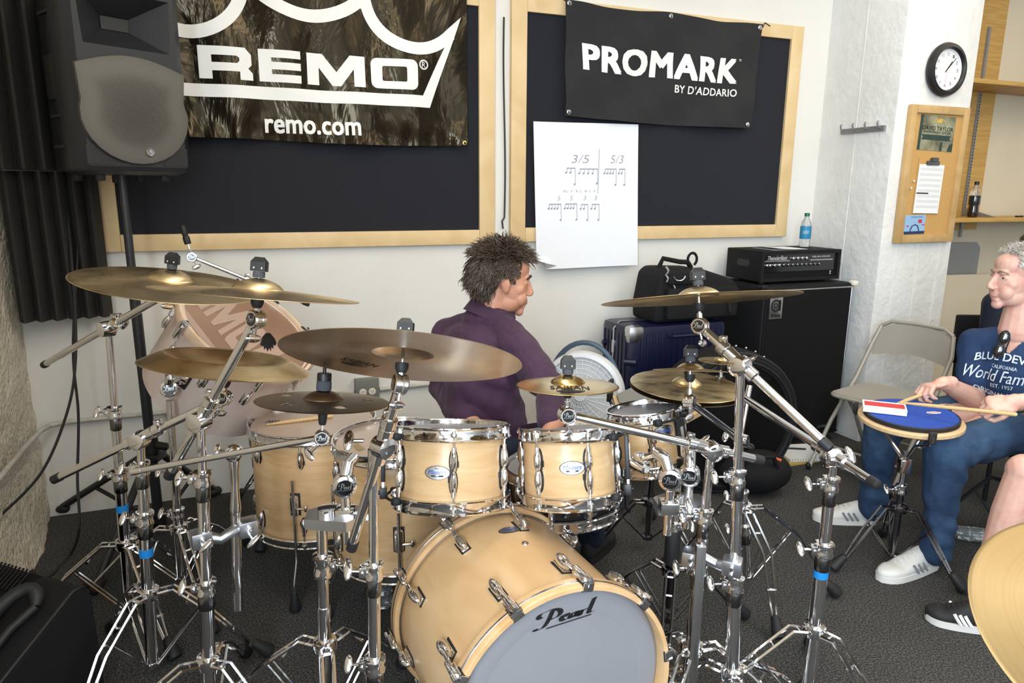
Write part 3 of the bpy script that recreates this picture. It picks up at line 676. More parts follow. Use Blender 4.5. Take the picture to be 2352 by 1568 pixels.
fs += [tuple(range(n))[::-1], tuple(range(n*(len(lv)-1), n*len(lv)))]
m.add(vs, fs); m.build('cabinet', 'black_powder', t)
m = MB(SPK)                                                 # baffle with horn mouth
y = -.170; a, b, z0, z1, zt, zb = -.18, .18, .455, .645, .66, .03
o = [(-.18, y, zb), (.18, y, zb), (.18, y, zt), (-.18, y, zt), (-.155, y, z0), (.155, y, z0), (.165, y, z1), (-.165, y, z1), (-.05, y+.10, .53), (.05, y+.10, .53), (.05, y+.10, .575), (-.05, y+.10, .575)]
m.add(o, [(0, 1, 5, 4), (1, 2, 6, 5), (2, 3, 7, 6), (3, 0, 4, 7), (4, 5, 9, 8), (5, 6, 10, 9), (6, 7, 11, 10), (7, 4, 8, 11)])
m.build('baffle_with_horn', 'black_powder', t, ang=20)
m = MB(SPK); m.box((0, y+.098, .552), (.10, .006, .046)); m.build('horn_throat', 'black_print', t)
gp = [(-.198, .385)]+[(-.198+.396*i/12, .385+.045*math.sin(math.pi*i/12)) for i in range(1, 12)]+[(.198, .385)]+[(.198*math.cos(R_(q)), .215+.178*math.sin(R_(q))) for q in range(20, -201, -12)]
m = MB(SPK); k = len(gp); vs = [(x, y-.004, z) for x, z in gp]+[(x*.985, y-.014, .22+(z-.22)*.985) for x, z in gp]+[(x*.55, y-.016, .22+(z-.22)*.55) for x, z in gp]+[(0, y-.017, .22)]
m.add(vs, [(j*k+i, j*k+(i+1) % k, (j+1)*k+(i+1) % k, (j+1)*k+i) for j in range(2) for i in range(k)]+[(2*k+i, 2*k+(i+1) % k, 3*k) for i in range(k)])
m.build('grille', 'speaker_grille', t, ang=60)
m = MB(SPK); m.lathe([(.135, 0), (.14, -.002), (.02, -.004)], (0, y+.002, .215), (0, -1, 0), 40); m.build('woofer_cone', 'black_print', t)
for sx in (-1, 1):
    m = MB(SPK); m.prism([(sx*.186, .035), (sx*.186, .105), (sx*.15, .10), (sx*.09, .045), (sx*.09, .035)], -.0015, .0015, frame((0, y-.001, 0), (0, -1, 0), (1, 0, 0))); m.build('port', 'black_print', t)
m = MB(SPK); m.lathe([(.011, .0), (.014, .003), (.0165, 0)], (.035, y-.019, .085), (0, -1, 0), 24); r = m.build('badge', 'silver', t)
decal([fill2d([[(-.006, -.008), (-.001, -.002), (-.007, .004), (-.002, .009), (.003, .009), (.006, .004), (.003, .001), (.007, -.007), (.003, -.008), (.0, -.004)]])], lambda x, z: SPK @ V((.035+x, y-.0215, .085+z)), 'badge_mark', 'silver', r)
for z in (.10, .21, .57):                                   # side slots
    m = MB(SPK); m.box((-.205, .02, z), (.012, .085, .010)); m.build('side_slot', 'black_print', t)
m = MB(SPK); m.box((-.187, .045, .35), (.03, .10, .16), bev=.008); m.build('side_grip', 'black_plastic', t)
for x, q in ((-.12, -.10), (.12, -.10), (-.12, .12), (.12, .12)):
    m = MB(SPK); m.lathe([(.014, -.024), (.017, -.020), (.017, .004)], (x, q, 0), n=14); m.build('foot', 'rubber', t)
m = MB(SPK); m.lathe([(.03, -.03), (.03, .002)], (0, .02, 0), n=20); m.build('pole_socket', 'black_plastic', t)
t = thing('speaker_stand', 'black tripod stand carrying the loudspeaker in the corner', 'stand', PB)
m = MB(); m.cyl(PB+V((0, 0, .02)), PB.lerp(PT, .72), .021, n=20); m.build('lower_tube', 'black_powder', t)
m = MB(); m.cyl(PB.lerp(PT, .7), PT+Z*.005, .0165, n=20); m.build('upper_tube', 'black_powder', t)
m = MB(); q = PB.lerp(PT, .72); m.cyl(q-Z*.02, q+Z*.04, .027, n=20); c = m.build('collar', 'black_plastic', t)
m = MB(); m.rod(q+Z*.01+RT*.02, q+Z*.01+RT*.062, .013, 12); m.build('knob', 'black_plastic', c)
q = PB.lerp(PT, .268); m = MB(); m.cyl(q-Z*.05, q+Z*.035, .031, n=20); m.box(q-Z*.05, (.09, .09, .035), None, .01); h = m.build('leg_hub', 'black_plastic', t)
m = MB(); m.rod(q+RT*.02, q+RT*.075-Z*.01, .017, 12); m.build('knob', 'black_plastic', h)
for ft in (atz(140, 1180), atz(508, 1128)+V((.0, -.06, 0)), atz(222, 1362)):
    d = (ft-PB); d.z = 0; dd = d.normalized(); a = q-Z*.05+dd*.04
    m = MB(); m.cyl(a, ft+Z*.03, .0155, n=12); l = m.build('leg', 'black_powder', t)
    m = MB(); m.cap(ft+Z*.034-dd*.03, ft+Z*.026+dd*.012, .022, .022); m.build('rubber_foot', 'rubber', l)
    mid = a.lerp(ft+Z*.03, .58); b0 = PB+Z*.06+dd*.025
    m = MB(); m.cyl(b0, mid, .009, n=8); m.ell(mid, (.014, .014, .014)); m.build('brace', 'black_powder', t)
m = MB(); m.cyl(PB+Z*.03, PB+Z*.085, .03, n=20); m.build('lower_collar', 'black_plastic', t)
# cables hanging from the loudspeaker
def cable(label, pts, r=.005, mat='rubber'):
    P = [V(p) for p in pts]; out = []
    for i in range(len(P)-1):
        p0, p1, p2, p3 = P[max(i-1, 0)], P[i], P[i+1], P[min(i+2, len(P)-1)]
        for k in range(8):
            s = k/8; out.append(.5*((2*p1)+(p2-p0)*s+(2*p0-5*p1+4*p2-p3)*s*s+(3*p1-p0-3*p2+p3)*s**3))
    out.append(P[-1]); m = MB(); m.tube(out, r, 7); return m.build('audio_cable', mat, None, label, 'cable', origin=P[-1])
D = 2.95
cable('black cable dropping from the loudspeaker and looping across the rough wall', [atd(143, 285, D), atd(150, 420, D), atd(172, 700, D), atd(172, 850, 2.92), atd(150, 960, 2.85), atd(95, 1085, 2.75), atd(0, 1185, 2.65), atd(-60, 1240, 2.55), atz(-80, 1400, .02)], .0055)
cable('black cable hanging behind the cymbals down to a loop on the carpet', [atd(186, 400, 3.0), atd(180, 560, 2.98), atd(168, 800, 2.95), atd(180, 950, 2.93), atd(178, 1100, 2.9), atd(182, 1210, 2.85), atz(160, 1275, .008), atz(100, 1328, .008), atz(55, 1282, .008), atz(28, 1228, .02), atz(0, 1190, .012), atz(10, 1260, .012), atz(12, 1330, .012), atz(-30, 1380, .02)], .0055)
# ------------------------------------------------------------------ floor monitor, lower left
g = V((-.36, -.933, 0)).normalized(); hh = V((g.y, -g.x, 0))
B0 = atz(190, 1346, .36); B0.z = 0
MF = Matrix.Identity(4)
for i, a in enumerate((g, Z, hh)):
    for k in range(3): MF[k][i] = a[k]
MF.translation = B0
t = thing('floor_monitor', 'black floor monitor with a looped carry handle in the corner foreground', 'speaker', MF)
prof = [(-.02, .0), (-.015, .33), (.0, .358), (.03, .36), (.25, .225), (.30, .18), (.335, .12), (.36, 0)]
m = MB(MF); m.prism([(x*.985+.002, y*.985+.002) for x, y in prof], -.012, .0); m.build('side_panel', 'cab_tolex', t)
m = MB(MF); m.prism(prof, .0, .16); m.build('cabinet', 'cab_tolex', t, ang=60)
m = MB(MF); m.prism([(x*1.0, y*.99) for x, y in prof], .16, .52); m.build('grille_section', 'grille_cloth', t, ang=60)
m = MB(MF); m.tube([(x, y, .002) for x, y in prof[1:]], .005, 6); m.build('edge_piping', 'black_plastic', t)
sl = (V((.25, .225, 0))-V((.03, .36, 0))).normalized(); sn = V((-sl.y, sl.x, 0)); c0 = V((.13, .305, .0))
if sn.y < 0: sn = -sn
HP = []
for i in range(15):
    a = R_(-20+250*i/14); HP.append(c0+sl*(.098*math.cos(a)+.02)+V((0, 0, .088+.045*math.sin(a)))+sn*(.020+.030*math.sin(math.pi*i/14)))
m = MB(MF); m.tube(HP, [.012]+[.019]*13+[.012], 12); m.build('handle', 'rubber', t)
m = MB(MF); m.tube([HP[0], c0+sl*.03+V((0, 0, .075))+sn*.02, HP[-1]], .012, 10); m.build('handle_bar', 'rubber', t)
m = MB(MF); m.grid(lambda a, b: c0+sl*(-.13+.2*a)+V((0, 0, .20+.12*b))+sn*.004, 2, 2)
for k in range(9):
    m = MB(MF); m.box(c0+sl*(-.10)+V((0, 0, .19+.016*k))+sn*.004, (.07, .004, .006), Matrix((sl, sn, (0, 0, 1))).transposed()); m.build('vent_rib', 'black_plastic', t)
# ------------------------------------------------------------------ bass stack by the pillar
t = thing('bass_cabinet', 'tall black bass speaker cabinet with silver piping against the wall', 'speaker cabinet', WP(3.035, .275, 0))
s0, s1, o0, o1, z0, z1 = 2.705, 3.37, .06, .48, .05, .984
m = MB(); sbox(m, s0, s1, o0, o1-.012, z0, z1, bev=.018); m.build('cabinet', 'cab_tolex', t)
m = MB(); sbox(m, s0+.03, s1-.03, o1-.013, o1-.004, z0+.03, z1-.03); m.build('grille', 'grille_cloth', t)
P = [(s0+.022, z0+.025), (s1-.022, z0+.025), (s1-.022, z1-.025), (s0+.022, z1-.025)]
for i in (1, 2, 3):
    a, b = P[i], P[(i+1) % 4]; m = MB(); m.cyl(WP(a[0], o1-.006, a[1]), WP(b[0], o1-.006, b[1]), .005, n=8); m.build('piping', 'silver' if i != 3 else 'cab_tolex', t)
for s, z in ((s0, z1), (s1, z1)):
    m = MB(); m.box(WP(s, o1-.02, z-.004), (.045, .045, .03), RW, .012); m.build('corner_guard', 'black_plastic' if s == s0 else 'ivory', t)
for s, o in ((s0+.06, o0+.06), (s1-.06, o0+.06), (s0+.06, o1-.07), (s1-.06, o1-.07)):
    m = MB(); m.cyl(WP(s, o-.012, .027), WP(s, o+.012, .027), .0255, n=16); m.build('caster', 'black_plastic', t)
m = MB(); sbox(m, 2.745, 2.835, o1-.004, o1+.002, .80, .925, bev=.002); b = m.build('badge', 'silver', t)
oc = lambda x, z: WP(x, o1+.0035, z)
decal([ribbon(circle2(2.788, .876, .030, 26), .010, True), ribbon(circle2(2.788, .876, .013, 18), .006, True), ([(2.808, .846), (2.822, .846), (2.822, .908), (2.808, .908)], [(0, 1, 2, 3)]), fit(txt('Ampeg', .015, .2), 2.755, .808, 2.825, .832)], oc, 'badge_mark', 'black_print', b)
m = MB(); sbox(m, 3.18, 3.27, o1-.004, o1, .10, .125); b = m.build('name_plate', 'black_plastic', t)
decal([fit(txt('CLASSIC', .01), 3.185, .106, 3.265, .119)], oc, 'plate_print', 'grey_print', b)
# amp head
t = thing('bass_amp_head', 'small black bass amplifier head standing on the tall cabinet', 'amplifier', WP(3.02, .25, .985))
s0, s1, o0, o1, z0, z1 = 2.735, 3.315, .09, .40, 1.0, 1.175
m = MB(); sbox(m, s0, s1, o0, o1-.02, z0, z1, bev=.006); sbox(m, s0, s1, o1-.0205, o1, z1-.02, z1); sbox(m, s0, s1, o1-.0205, o1, z0, z0+.02); sbox(m, s0, s0+.02, o1-.0205, o1, z0+.02, z1-.02); sbox(m, s1-.02, s1, o1-.0205, o1, z0+.02, z1-.02)
m.build('case', 'cab_tolex', t)
m = MB(); sbox(m, s0+.021, s1-.021, o1-.022, o1-.014, z0+.055, z1-.022); m.build('control_panel', 'black_gloss', t)
m = MB(); sbox(m, s0+.021, s1-.021, o1-.022, o1-.016, z0+.021, z0+.053); m.build('vent_panel', 'grille_cloth', t)
oa = lambda x, z: WP(x, o1-.0125, z)
decal([fit(txt('ThunderBass', .012, .35), s0+.05, z1-.052, s0+.19, z1-.028), fit(txt('TUBE BASS AMPLIFIER', .01), s0+.37, z1-.044, s0+.51, z1-.034)], oa, 'panel_lettering', 'white_print', t)
for a, b in ((s0+.03, s0+.21), (s0+.36, s0+.53)):
    m = MB(); sbox(m, a, b, o1-.0135, o1-.0115, z1-.062, z1-.054); m.build('silver_line', 'silver', t)
kn = [(s0+.23+.032*k, z1-.045) for k in range(4)]+[(s0+.045+.022*k, z1-.082) for k in range(2)]+[(s0+.10+.0325*k, z1-.082) for k in range(11)]
for i, (x, z) in enumerate(kn):
    m = MB(); m.lathe([(.009, 0), (.0085, .012), (.006, .014)], WP(x, o1-.0145, z), N, 12); m.build('knob', 'chrome_soft' if i < 8 else 'dark_chrome', t)
for z in (z0+.032, z0+.045):
    m = MB(); m.ell(WP(s1-.06, o1-.013, z), (.006, .006, .006)); m.build('switch', 'chrome', t)
m = MB(); m.prism(rr(-.055, -.02, .055, .02, .018), -.0015, .0015, frame(WP(s0-.0005, .245, 1.10), -U, N)); m.build('side_handle_hole', 'black_print', t)
for s, o in ((s0+.05, o0+.05), (s1-.05, o0+.05), (s0+.05, o1-.05), (s1-.05, o1-.05)):
    m = MB(); m.lathe([(.014, 0), (.016, .016)], WP(s, o, .985), n=12); m.build('foot', 'rubber', t)
m = MB(); m.grid(lambda a, b: WP(2.85+.25*a, .16+.2*b, 1.178+.012*(1-a)**3), 8, 2); m.grid(lambda a, b: WP(2.85+.25*a, .16+.2*b, 1.176), 8, 2)
m.build('loose_papers', 'paper', None, 'sheets of white paper lying on the amplifier head', 'paper', origin=WP(2.97, .26, 1.176))
wb = bottle('water_bottle', 'clear water bottle with blue label and green cap on the amplifier', WP(3.22, .20, 1.176),
    ([(.0, .001), (.028, .002), (.032, .01), (.031, .06), (.032, .125), (.028, .145), (.014, .172), (.012, .186)], [(.0325, .05), (.033, .052), (.033, .122), (.0325, .124)], [(.013, .184), (.0155, .185), (.0155, .203), (.012, .205)]), ('bottle_clear', 'bottle_label', 'cap_green'))
decal([ribbon([(-.8+(1.0)*i/14, .080+(.02)*(i%2)) for i in range(15)], .005)], lambda x, y: WM[wb] @ V((.0338*math.sin(x), -.0338*math.cos(x), y)), 'label_print', 'white_print', wb)
# suitcase -----------------------------------------------------------------
t = thing('suitcase', 'dark blue ribbed hard suitcase with silver corner against the wall', 'suitcase', WP(2.18, .27, 0))
s0, s1, o0, o1, z0, z1 = 1.875, 2.50, .13, .43, .045, .80
m = MB(); sbox(m, s0, s1, o0, o1, z0, z1, bev=.035); m.build('shell', 'suitcase_blue', t)
for k in range(15):
    s = s0+.06+.036*k; m = MB(); sbox(m, s, s+.014, o1-.003, o1+.005, z0+.05, z1-.04, bev=.003); m.build('rib', 'suitcase_blue', t)
for k in range(7):
    o = o0+.03+.038*k
    if abs(o-.27) > .03: m = MB(); sbox(m, s0-.005, s0+.003, o, o+.014, z0+.05, z1-.05, bev=.003); m.build('rib', 'suitcase_blue', t)
m = MB(); m.tube([WP(s0-.004, .275, z0+.04), WP(s0-.004, .275, z1-.03), WP(s0+.03, .275, z1+.004), WP(s1-.03, .275, z1+.004)], .005, 6); m.build('frame_seam', 'silver', t)
m = MB(); sbox(m, s0-.008, s0+.004, .262, .288, z1-.17, z1-.10, bev=.002); m.build('latch', 'silver', t)
m = MB(); m.box(WP(s0+.047, o1-.028, z1-.045), (.10, .07, .10), RW, .032); m.build('corner_guard', 'silver', t)
for s, z in ((s0+.02, z1-.19),):
    m = MB(); m.cyl(WP(s-.03, o1-.02, z), WP(s+.02, o1+.02, z), .018, n=12); m.build('bumper', 'suitcase_blue', t)
m = MB(); m.rod(WP(s0-.02, o0+.05, z1-.13), WP(s0+.01, o0+.05, z1-.13), .018, 12); m.build('bumper', 'suitcase_blue', t)
m = MB(); m.tube([WP(2.12, o1+.006, z1-.06), WP(2.13, o1+.03, z1-.06), WP(2.36, o1+.03, z1-.06), WP(2.37, o1+.006, z1-.06)], .012, 8); m.build('handle', 'suitcase_blue', t)
for s, o in ((s0+.06, o0+.05), (s1-.06, o0+.05), (s0+.06, o1-.05), (s1-.06, o1-.05)):
    m = MB(); m.cyl(WP(s, o-.01, .0255), WP(s, o+.01, .0255), .0245, n=12); m.build('wheel', 'black_plastic', t)
# soft briefcase on top ----------------------------------------------------
t = thing('laptop_bag', 'bulky black nylon laptop bag lying on top of the blue suitcase', 'bag', WP(2.34, .30, .802))
m = MB(); P = [(2.045, 0), (2.04, .10), (2.07, .265), (2.11, .295), (2.35, .285), (2.55, .225), (2.61, .16), (2.60, .0)]
m.prism([(x, .803+y) for x, y in P], .16, .40, frame(V((0, 0, 0))+N*(-3.573), N, U))
bm = bmesh.new(); bv = [bm.verts.new(p) for p in m.v]; [bm.faces.new([bv[i] for i in f]) for f in m.f]
bmesh.ops.bevel(bm, geom=bm.edges[:], offset=.03, segments=3, affect='EDGES', profile=.6); bm.verts.index_update()
m.v = [v.co.copy() for v in bm.verts]; m.f = [tuple(v.index for v in f.verts) for f in bm.faces]; bm.free(); m.build('body', 'nylon', t)
m = MB(); m.box(WP(2.33, .415, .91), (.46, .05, .17), RW, .02); m.build('front_pocket', 'nylon', t)
m = MB(); m.box(WP(2.2, .41, 1.04), (.18, .03, .05), RW, .012); m.build('upper_flap', 'nylon', t)
for k, (a, b, c) in enumerate(((2.10, 1.11, 1.075), (2.10, 1.07, 1.03), (2.145, 1.02, .975))):
    m = MB(); m.tube([WP(a, .405, b), WP(a+.004, .425, (b+c)/2), WP(a, .42, c)], .0055, 6); m.build('zip_pull', 'silver', t)
m = MB(); m.tube([WP(2.17+.035*math.cos(R_(a)), .43, 1.06+.025*math.sin(R_(a))) for a in range(180, 361, 20)], .004, 6); m.build('ring', 'silver', t)
m = MB(); m.tube([WP(2.12, .30, 1.09), WP(2.14, .31, 1.145), WP(2.24, .32, 1.125), WP(2.30, .31, 1.12), WP(2.33, .30, 1.09)], .014, 8); m.build('carry_handle', 'nylon', t)
m = MB(); m.tube([WP(2.33+.03*math.cos(R_(a)), .31, 1.135+.035*math.sin(R_(a))) for a in range(-60, 241, 25)], .008, 6); m.build('strap_loop', 'nylon', t)
m = MB(); m.tube([WP(2.48, .35, 1.03), WP(2.49, .43, .96), WP(2.50, .45, .85)], .012, 6); m.build('side_strap', 'nylon', t)
# round soft drum case -----------------------------------------------------
c = atd(1668, 905, 3.52); t = thing('round_drum_case', 'round black soft drum case standing in front of the blue suitcase', 'case', V((c.x, c.y, 0)))
ax = (N*.9+V((-.3, -.95, 0))*.25).normalized(); c.z = .372
m = MB(); m.lathe([(0, -.12), (.34, -.12), (.365, -.10), (.37, 0), (.365, .07), (.345, .085)], c, ax, 56); m.build('body', 'nylon', t)
m = MB(); m.lathe([(.345, .085), (.34, .095), (.305, .092), (.302, .080), (0, .078)], c, ax, 56); m.build('front_lid', 'nylon', t)
m = MB(); m.tube([c+frame((0, 0, 0), ax, Z).to_3x3() @ V((.358*math.cos(R_(a)), .358*math.sin(R_(a)), .075)) for a in range(0, 360, 8)], .008, 6, True); m.build('zip_rim', 'rubber', t)
m = MB(); m.tube([c+frame((0, 0, 0), ax, Z).to_3x3() @ V((.323*math.cos(R_(a)), .323*math.sin(R_(a)), .096)) for a in range(0, 360, 8)], .006, 6, True); m.build('piping', 'rubber', t)
for k in range(8):
    a = R_(-8-9*k); m = MB(); m.ell(c+frame((0, 0, 0), ax, Z).to_3x3() @ V((.375*math.cos(a), .375*math.sin(a), -.03)), (.007, .007, .007), n=8, m=6); m.build('rivet', 'silver', t)
# white floor fan ----------------------------------------------------------
c = atd(1338, 902, 3.45); t = thing('floor_fan', 'white floor fan with grey-blue carry handle behind the drummer', 'fan', V((c.x, c.y, 0)))
ax = (CAMP-c); ax.z = .35; ax.normalize(); ax = (ax+U*-.25).normalized(); FM = frame(c, ax, ax.cross(Z)*-1)
fx = lambda x, y, z=0: FM @ V((x, y, z))
m = MB(FM); m.lathe([(.155, -.06), (.20, -.05), (.212, .0), (.205, .05), (.185, .055), (.18, .03)], n=48); m.build('housing', 'white_plastic', t)
for r in (.04, .062, .084, .106, .128, .15, .17):
    m = MB(FM); m.tube([(r*math.cos(R_(a)), r*math.sin(R_(a)), .05+.012*(1-r/.18)) for a in range(0, 360, 12)], .0022, 5, True); m.build('grille_ring', 'white_plastic', t)
for k in range(24):
    a = R_(15*k); m = MB(FM); m.tube([(.035*math.cos(a), .035*math.sin(a), .062), (.18*math.cos(a+.25), .18*math.sin(a+.25), .05)], .0022, 5); m.build('grille_spoke', 'white_plastic', t)
m = MB(FM); m.lathe([(0, .068), (.03, .067), (.036, .06), (.036, .05)], n=24); m.build('hub_cap', 'white_plastic', t)
for k in range(5):
    a = R_(72*k); m = MB(FM); m.add([(.03*math.cos(a), .03*math.sin(a), .0), (.165*math.cos(a-.3), .165*math.sin(a-.3), -.02), (.165*math.cos(a+.35), .165*math.sin(a+.35), .02), (.03*math.cos(a+.7), .03*math.sin(a+.7), .015)], [(0, 1, 2, 3)]); m.build('fan_blade', 'white_plastic', t)
m = MB(FM); m.tube([(.15*math.cos(R_(a))*1.2, .215*math.sin(R_(a))*1.16, -.02) for a in range(25, 156, 10)], .013, 8); m.build('handle', 'blue_plastic', t)
m = MB(); m.box(V((c.x, c.y, .13)), (.06, .12, .26), None, .02); m.box(V((c.x, c.y, .02)), (.34, .22, .035), FM if False else None, .012); m.build('base', 'white_plastic', t)
# small floor things -------------------------------------------------------
NB = frame(atz(1832, 1046), Z, U+N*.25)
t = thing('yellow_folder', 'yellow folder on the carpet under the notebook', 'folder', NB @ Matrix.Rotation(R_(12), 4, 'Z'))
m = MB(WM[t]); m.box((-.03, 0, .006), (.30, .24, .011)); m.build('cover', 'folder_yellow', t)
t = thing('spiral_notebook', 'open white notebook lying on the carpet near the bass cabinet', 'notebook', NB @ Matrix.Translation(V((0, 0, .0125))))
m = MB(WM[t]); m.box((.02, 0, .006), (.26, .24, .012)); m.build('pages', 'paper_small', t)
for k in range(16): m = MB(WM[t]); m.tube([(.02-.12+.016*k, -.12+.008*math.cos(R_(a)), .006+.009*math.sin(R_(a))) for a in range(0, 360, 45)], .0012, 4, True); m.build('spiral_ring', 'metal_grey', t)
m = MB(WM[t]); m.rod((-.06, .05, .0185), (.06, .02, .0185), .005, 8); m.v = [p for p in m.v]; m.build('ballpoint_pen', 'black_plastic', None, 'black pen lying across the open notebook', 'pen', origin=atz(1832, 1046, .03))
c = atz(1722, 1128); t = thing('duffel_bag', 'black duffel bag with orange trim on the floor behind the stands', 'bag', c)
m = MB(); m.ell(c+Z*.116, (.20, .14, .115), n=24, m=14); m.build('body', 'nylon', t)
m = MB(); m.tube([c+V((-.12+.24*i/10, -.06+.01*math.sin(i), .195+.022*math.sin(math.pi*i/10))) for i in range(11)], .007, 6); m.build('orange_zip', 'orange', t)
m = MB(); m.tube([c+V((-.09, -.10, .17)), c+V((-.06, -.12, .235)), c+V((.06, -.12, .235)), c+V((.09, -.10, .17))], .012, 6); m.build('strap', 'nylon', t)
bw_ = bottle('water_bottle', 'clear plastic bottle standing on the carpet behind the floor toms', atz(882, 1390), ([(.0, .001), (.028, .002), (.033, .012), (.031, .06), (.033, .14), (.028, .16), (.014, .19), (.012, .2)], [(.0335, .06), (.034, .062), (.034, .11), (.0335, .112)], [(.013, .2), (.0155, .201), (.0155, .217), (.012, .218)]), ('bottle_clear', 'bottle_clear', 'cap_green'))
bottle('water_bottle', 'clear bottle with green cap lying on the carpet by the seated man', atz(2195, 1222, .033), ([(.0, .001), (.028, .002), (.032, .012), (.031, .06), (.032, .14), (.028, .16), (.014, .19), (.012, .2)], [(.0325, .06), (.033, .062), (.033, .11), (.0325, .112)], [(.013, .2), (.0155, .201), (.0155, .217), (.012, .218)]), ('bottle_clear', 'bottle_clear', 'cap_green'), axis=(.96, -.25, .0))
# folding chair ------------------------------------------------------------
e = V((.57, -.82, 0)).normalized(); fwd = V((-.82, -.57, 0)).normalized()
CH = frame(V((2.00, 3.60, 0)), Z, e)                         # x along the seat front, y back (= -fwd side)
if (CH.to_3x3() @ V((0, 1, 0))).dot(fwd) > 0: CH = frame(V((2.00, 3.60, 0)), Z, -e)
t = thing('folding_chair', 'beige steel folding chair standing empty against the white pillar', 'chair', CH)
m = MB(CH); P = rr(-.195, -.20, .195, .19, .05)
m.prism(P, .425, .445); m.build('seat', 'steel_beige', t)
m = MB(CH); m.tube([(x, y, .432) for x, y in P], .010, 8, True); m.build('seat_rim', 'steel_beige', t)
bk = []
def bf(a, b): x = -.205+.41*a; return (x, .235+.03*b-.05*(1-(2*a-1)**2)*-1*.4, .60+.19*b*(1-.35*abs(2*a-1)**4)-.03*math.sin(math.pi*a)*(1-b)*-1)
m = MB(CH); m.grid(bf, 16, 6); m.grid(lambda a, b: V(bf(a, b))+V((0, -.012, 0)), 16, 6); m.build('backrest', 'steel_beige', t, ang=60)
for sx in (-1, 1):
    m = MB(CH); m.tube([(sx*.225, -.27, .012), (sx*.222, -.10, .26), (sx*.215, .10, .48), (sx*.212, .225, .66), (sx*.19, .265, .765)], .0115, 10); m.build('front_leg', 'steel_beige', t)
    m = MB(CH); m.tube([(sx*.20, .27, .012), (sx*.20, .10, .28), (sx*.20, -.03, .42)], .0115, 10); m.build('rear_leg', 'steel_beige', t)
    for y in (-.27, .27): m = MB(CH); m.cap((sx*(.225 if y < 0 else .2), y, .012), (sx*(.225 if y < 0 else .2), y-.008*(1 if y < 0 else -1), .03), .0125, .0135); m.build('rubber_foot', 'rubber', t)
m = MB(CH); m.tube([(-.19, .265, .765), (-.14, .275, .795), (0, .28, .80), (.14, .275, .795), (.19, .265, .765)], .0115, 10); m.build('top_tube', 'steel_beige', t)
for z, y in ((.14, .19), (.14, -.18)): m = MB(CH); m.cyl((-.21, y, z), (.21, y, z), .007, n=8); m.build('cross_bar', 'steel_beige', t)
# ------------------------------------------------------------------ drums
def planepix(m, x, y):                                     # pixel -> point on the plane z=0 of frame m
    d = ray(x, y); n = m.to_3x3() @ V((0, 0, 1)); return CAMP+d*((m.translation-CAMP).dot(n)/d.dot(n))
def ang_of(fr, x, y):                                      # angle round a drum's axis of the shell point facing pixel column x
    p = fr.inverted() @ x; return math.degrees(math.atan2(p.y, p.x))
def RZ(a): return Matrix.Rotation(R_(a), 4, 'Z')
def TR(x, y, z): return Matrix.Translation(V((x, y, z)))
PROTO = {}
def mesh_of(key, fn, mat, ang=38):
    if key not in PROTO:
        m = MB(); fn(m); me = bpy.data.meshes.new(key); me.from_pydata([p[:] for p in m.v], [], m.f); me.validate(); me.set_sharp_from_angle(angle=R_(ang)); me.materials.append(MATS[mat]); PROTO[key] = me
    return PROTO[key]
def part(name, key, fn, mat, parent, ml): return put(name, mesh_of(key, fn, mat), parent, ml=ml)
def g_lug(m): m.ell((.008, 0, 0), (.013, .0095, .030), n=12, m=10); m.cyl((.010, 0, .02), (.010, 0, .036), .0062, n=10)
def g_gasket(m): m.ell((.0005, 0, 0), (.0025, .0125, .034), n=14, m=8); m.box((.001, .007, -.008), (.003, .014, .016))
def g_rod(m): m.cyl((.010, 0, 0), (.0115, 0, .045), .0027, n=8); m.cyl((.0115, 0, .045), (.0115, 0, .060), .0052, n=10); m.box((.0115, 0, .062), (.005, .005, .008))
def g_ear(m): m.lathe([(.003, -.005), (.009, -.005), (.009, .003), (.003, .003)], (.0115, 0, 0), n=10); m.box((.006, 0, -.001), (.012, .016, .006))
HOOPP = lambda R: [(R+.003, -.020), (R+.0135, -.020), (R+.0155, -.017), (R+.0125, -.013), (R+.0105, .008), (R+.0135, .012), (R+.0125, .0155), (R+.007, .016), (R+.0055, .011), (R+.006, -.012)]
def badge(parent, T, R, a, z, w=.034, h=.0185, word='Masters'):
    f = lambda x, y, d=0: T @ (RZ(a) @ V(((R+.0012+d)*math.cos(x/R), (R+.0012+d)*math.sin(x/R), z+y)))
    def dome(k):
        vs, fs = fill2d([ellip2(0, 0, w*k, h*k, 36)]); return dens((vs, fs), .012)
    b = decal([dome(1)], f, 'badge', 'black_print', parent); decal([dome(.93)], lambda x, y: f(x, y, .0008), 'badge_plate', 'silver', b)
    decal([fit(txt(word, .012, .3), -w*.72, -h*.22, w*.72, h*.42)], lambda x, y: f(x, y, .0016), 'badge_script', 'blue_print', b)
    decal([([(-w*.45, -h*.55), (w*.45, -h*.55), (w*.5, -h*.32), (-w*.5, -h*.32)], [(0, 1, 2, 3)]), fit(txt('Pearl', .012, .2), -w*.2, h*.5, w*.2, h*.78)], lambda x, y: f(x, y, .0016), 'badge_small_print', 'black_print', b)
    return b
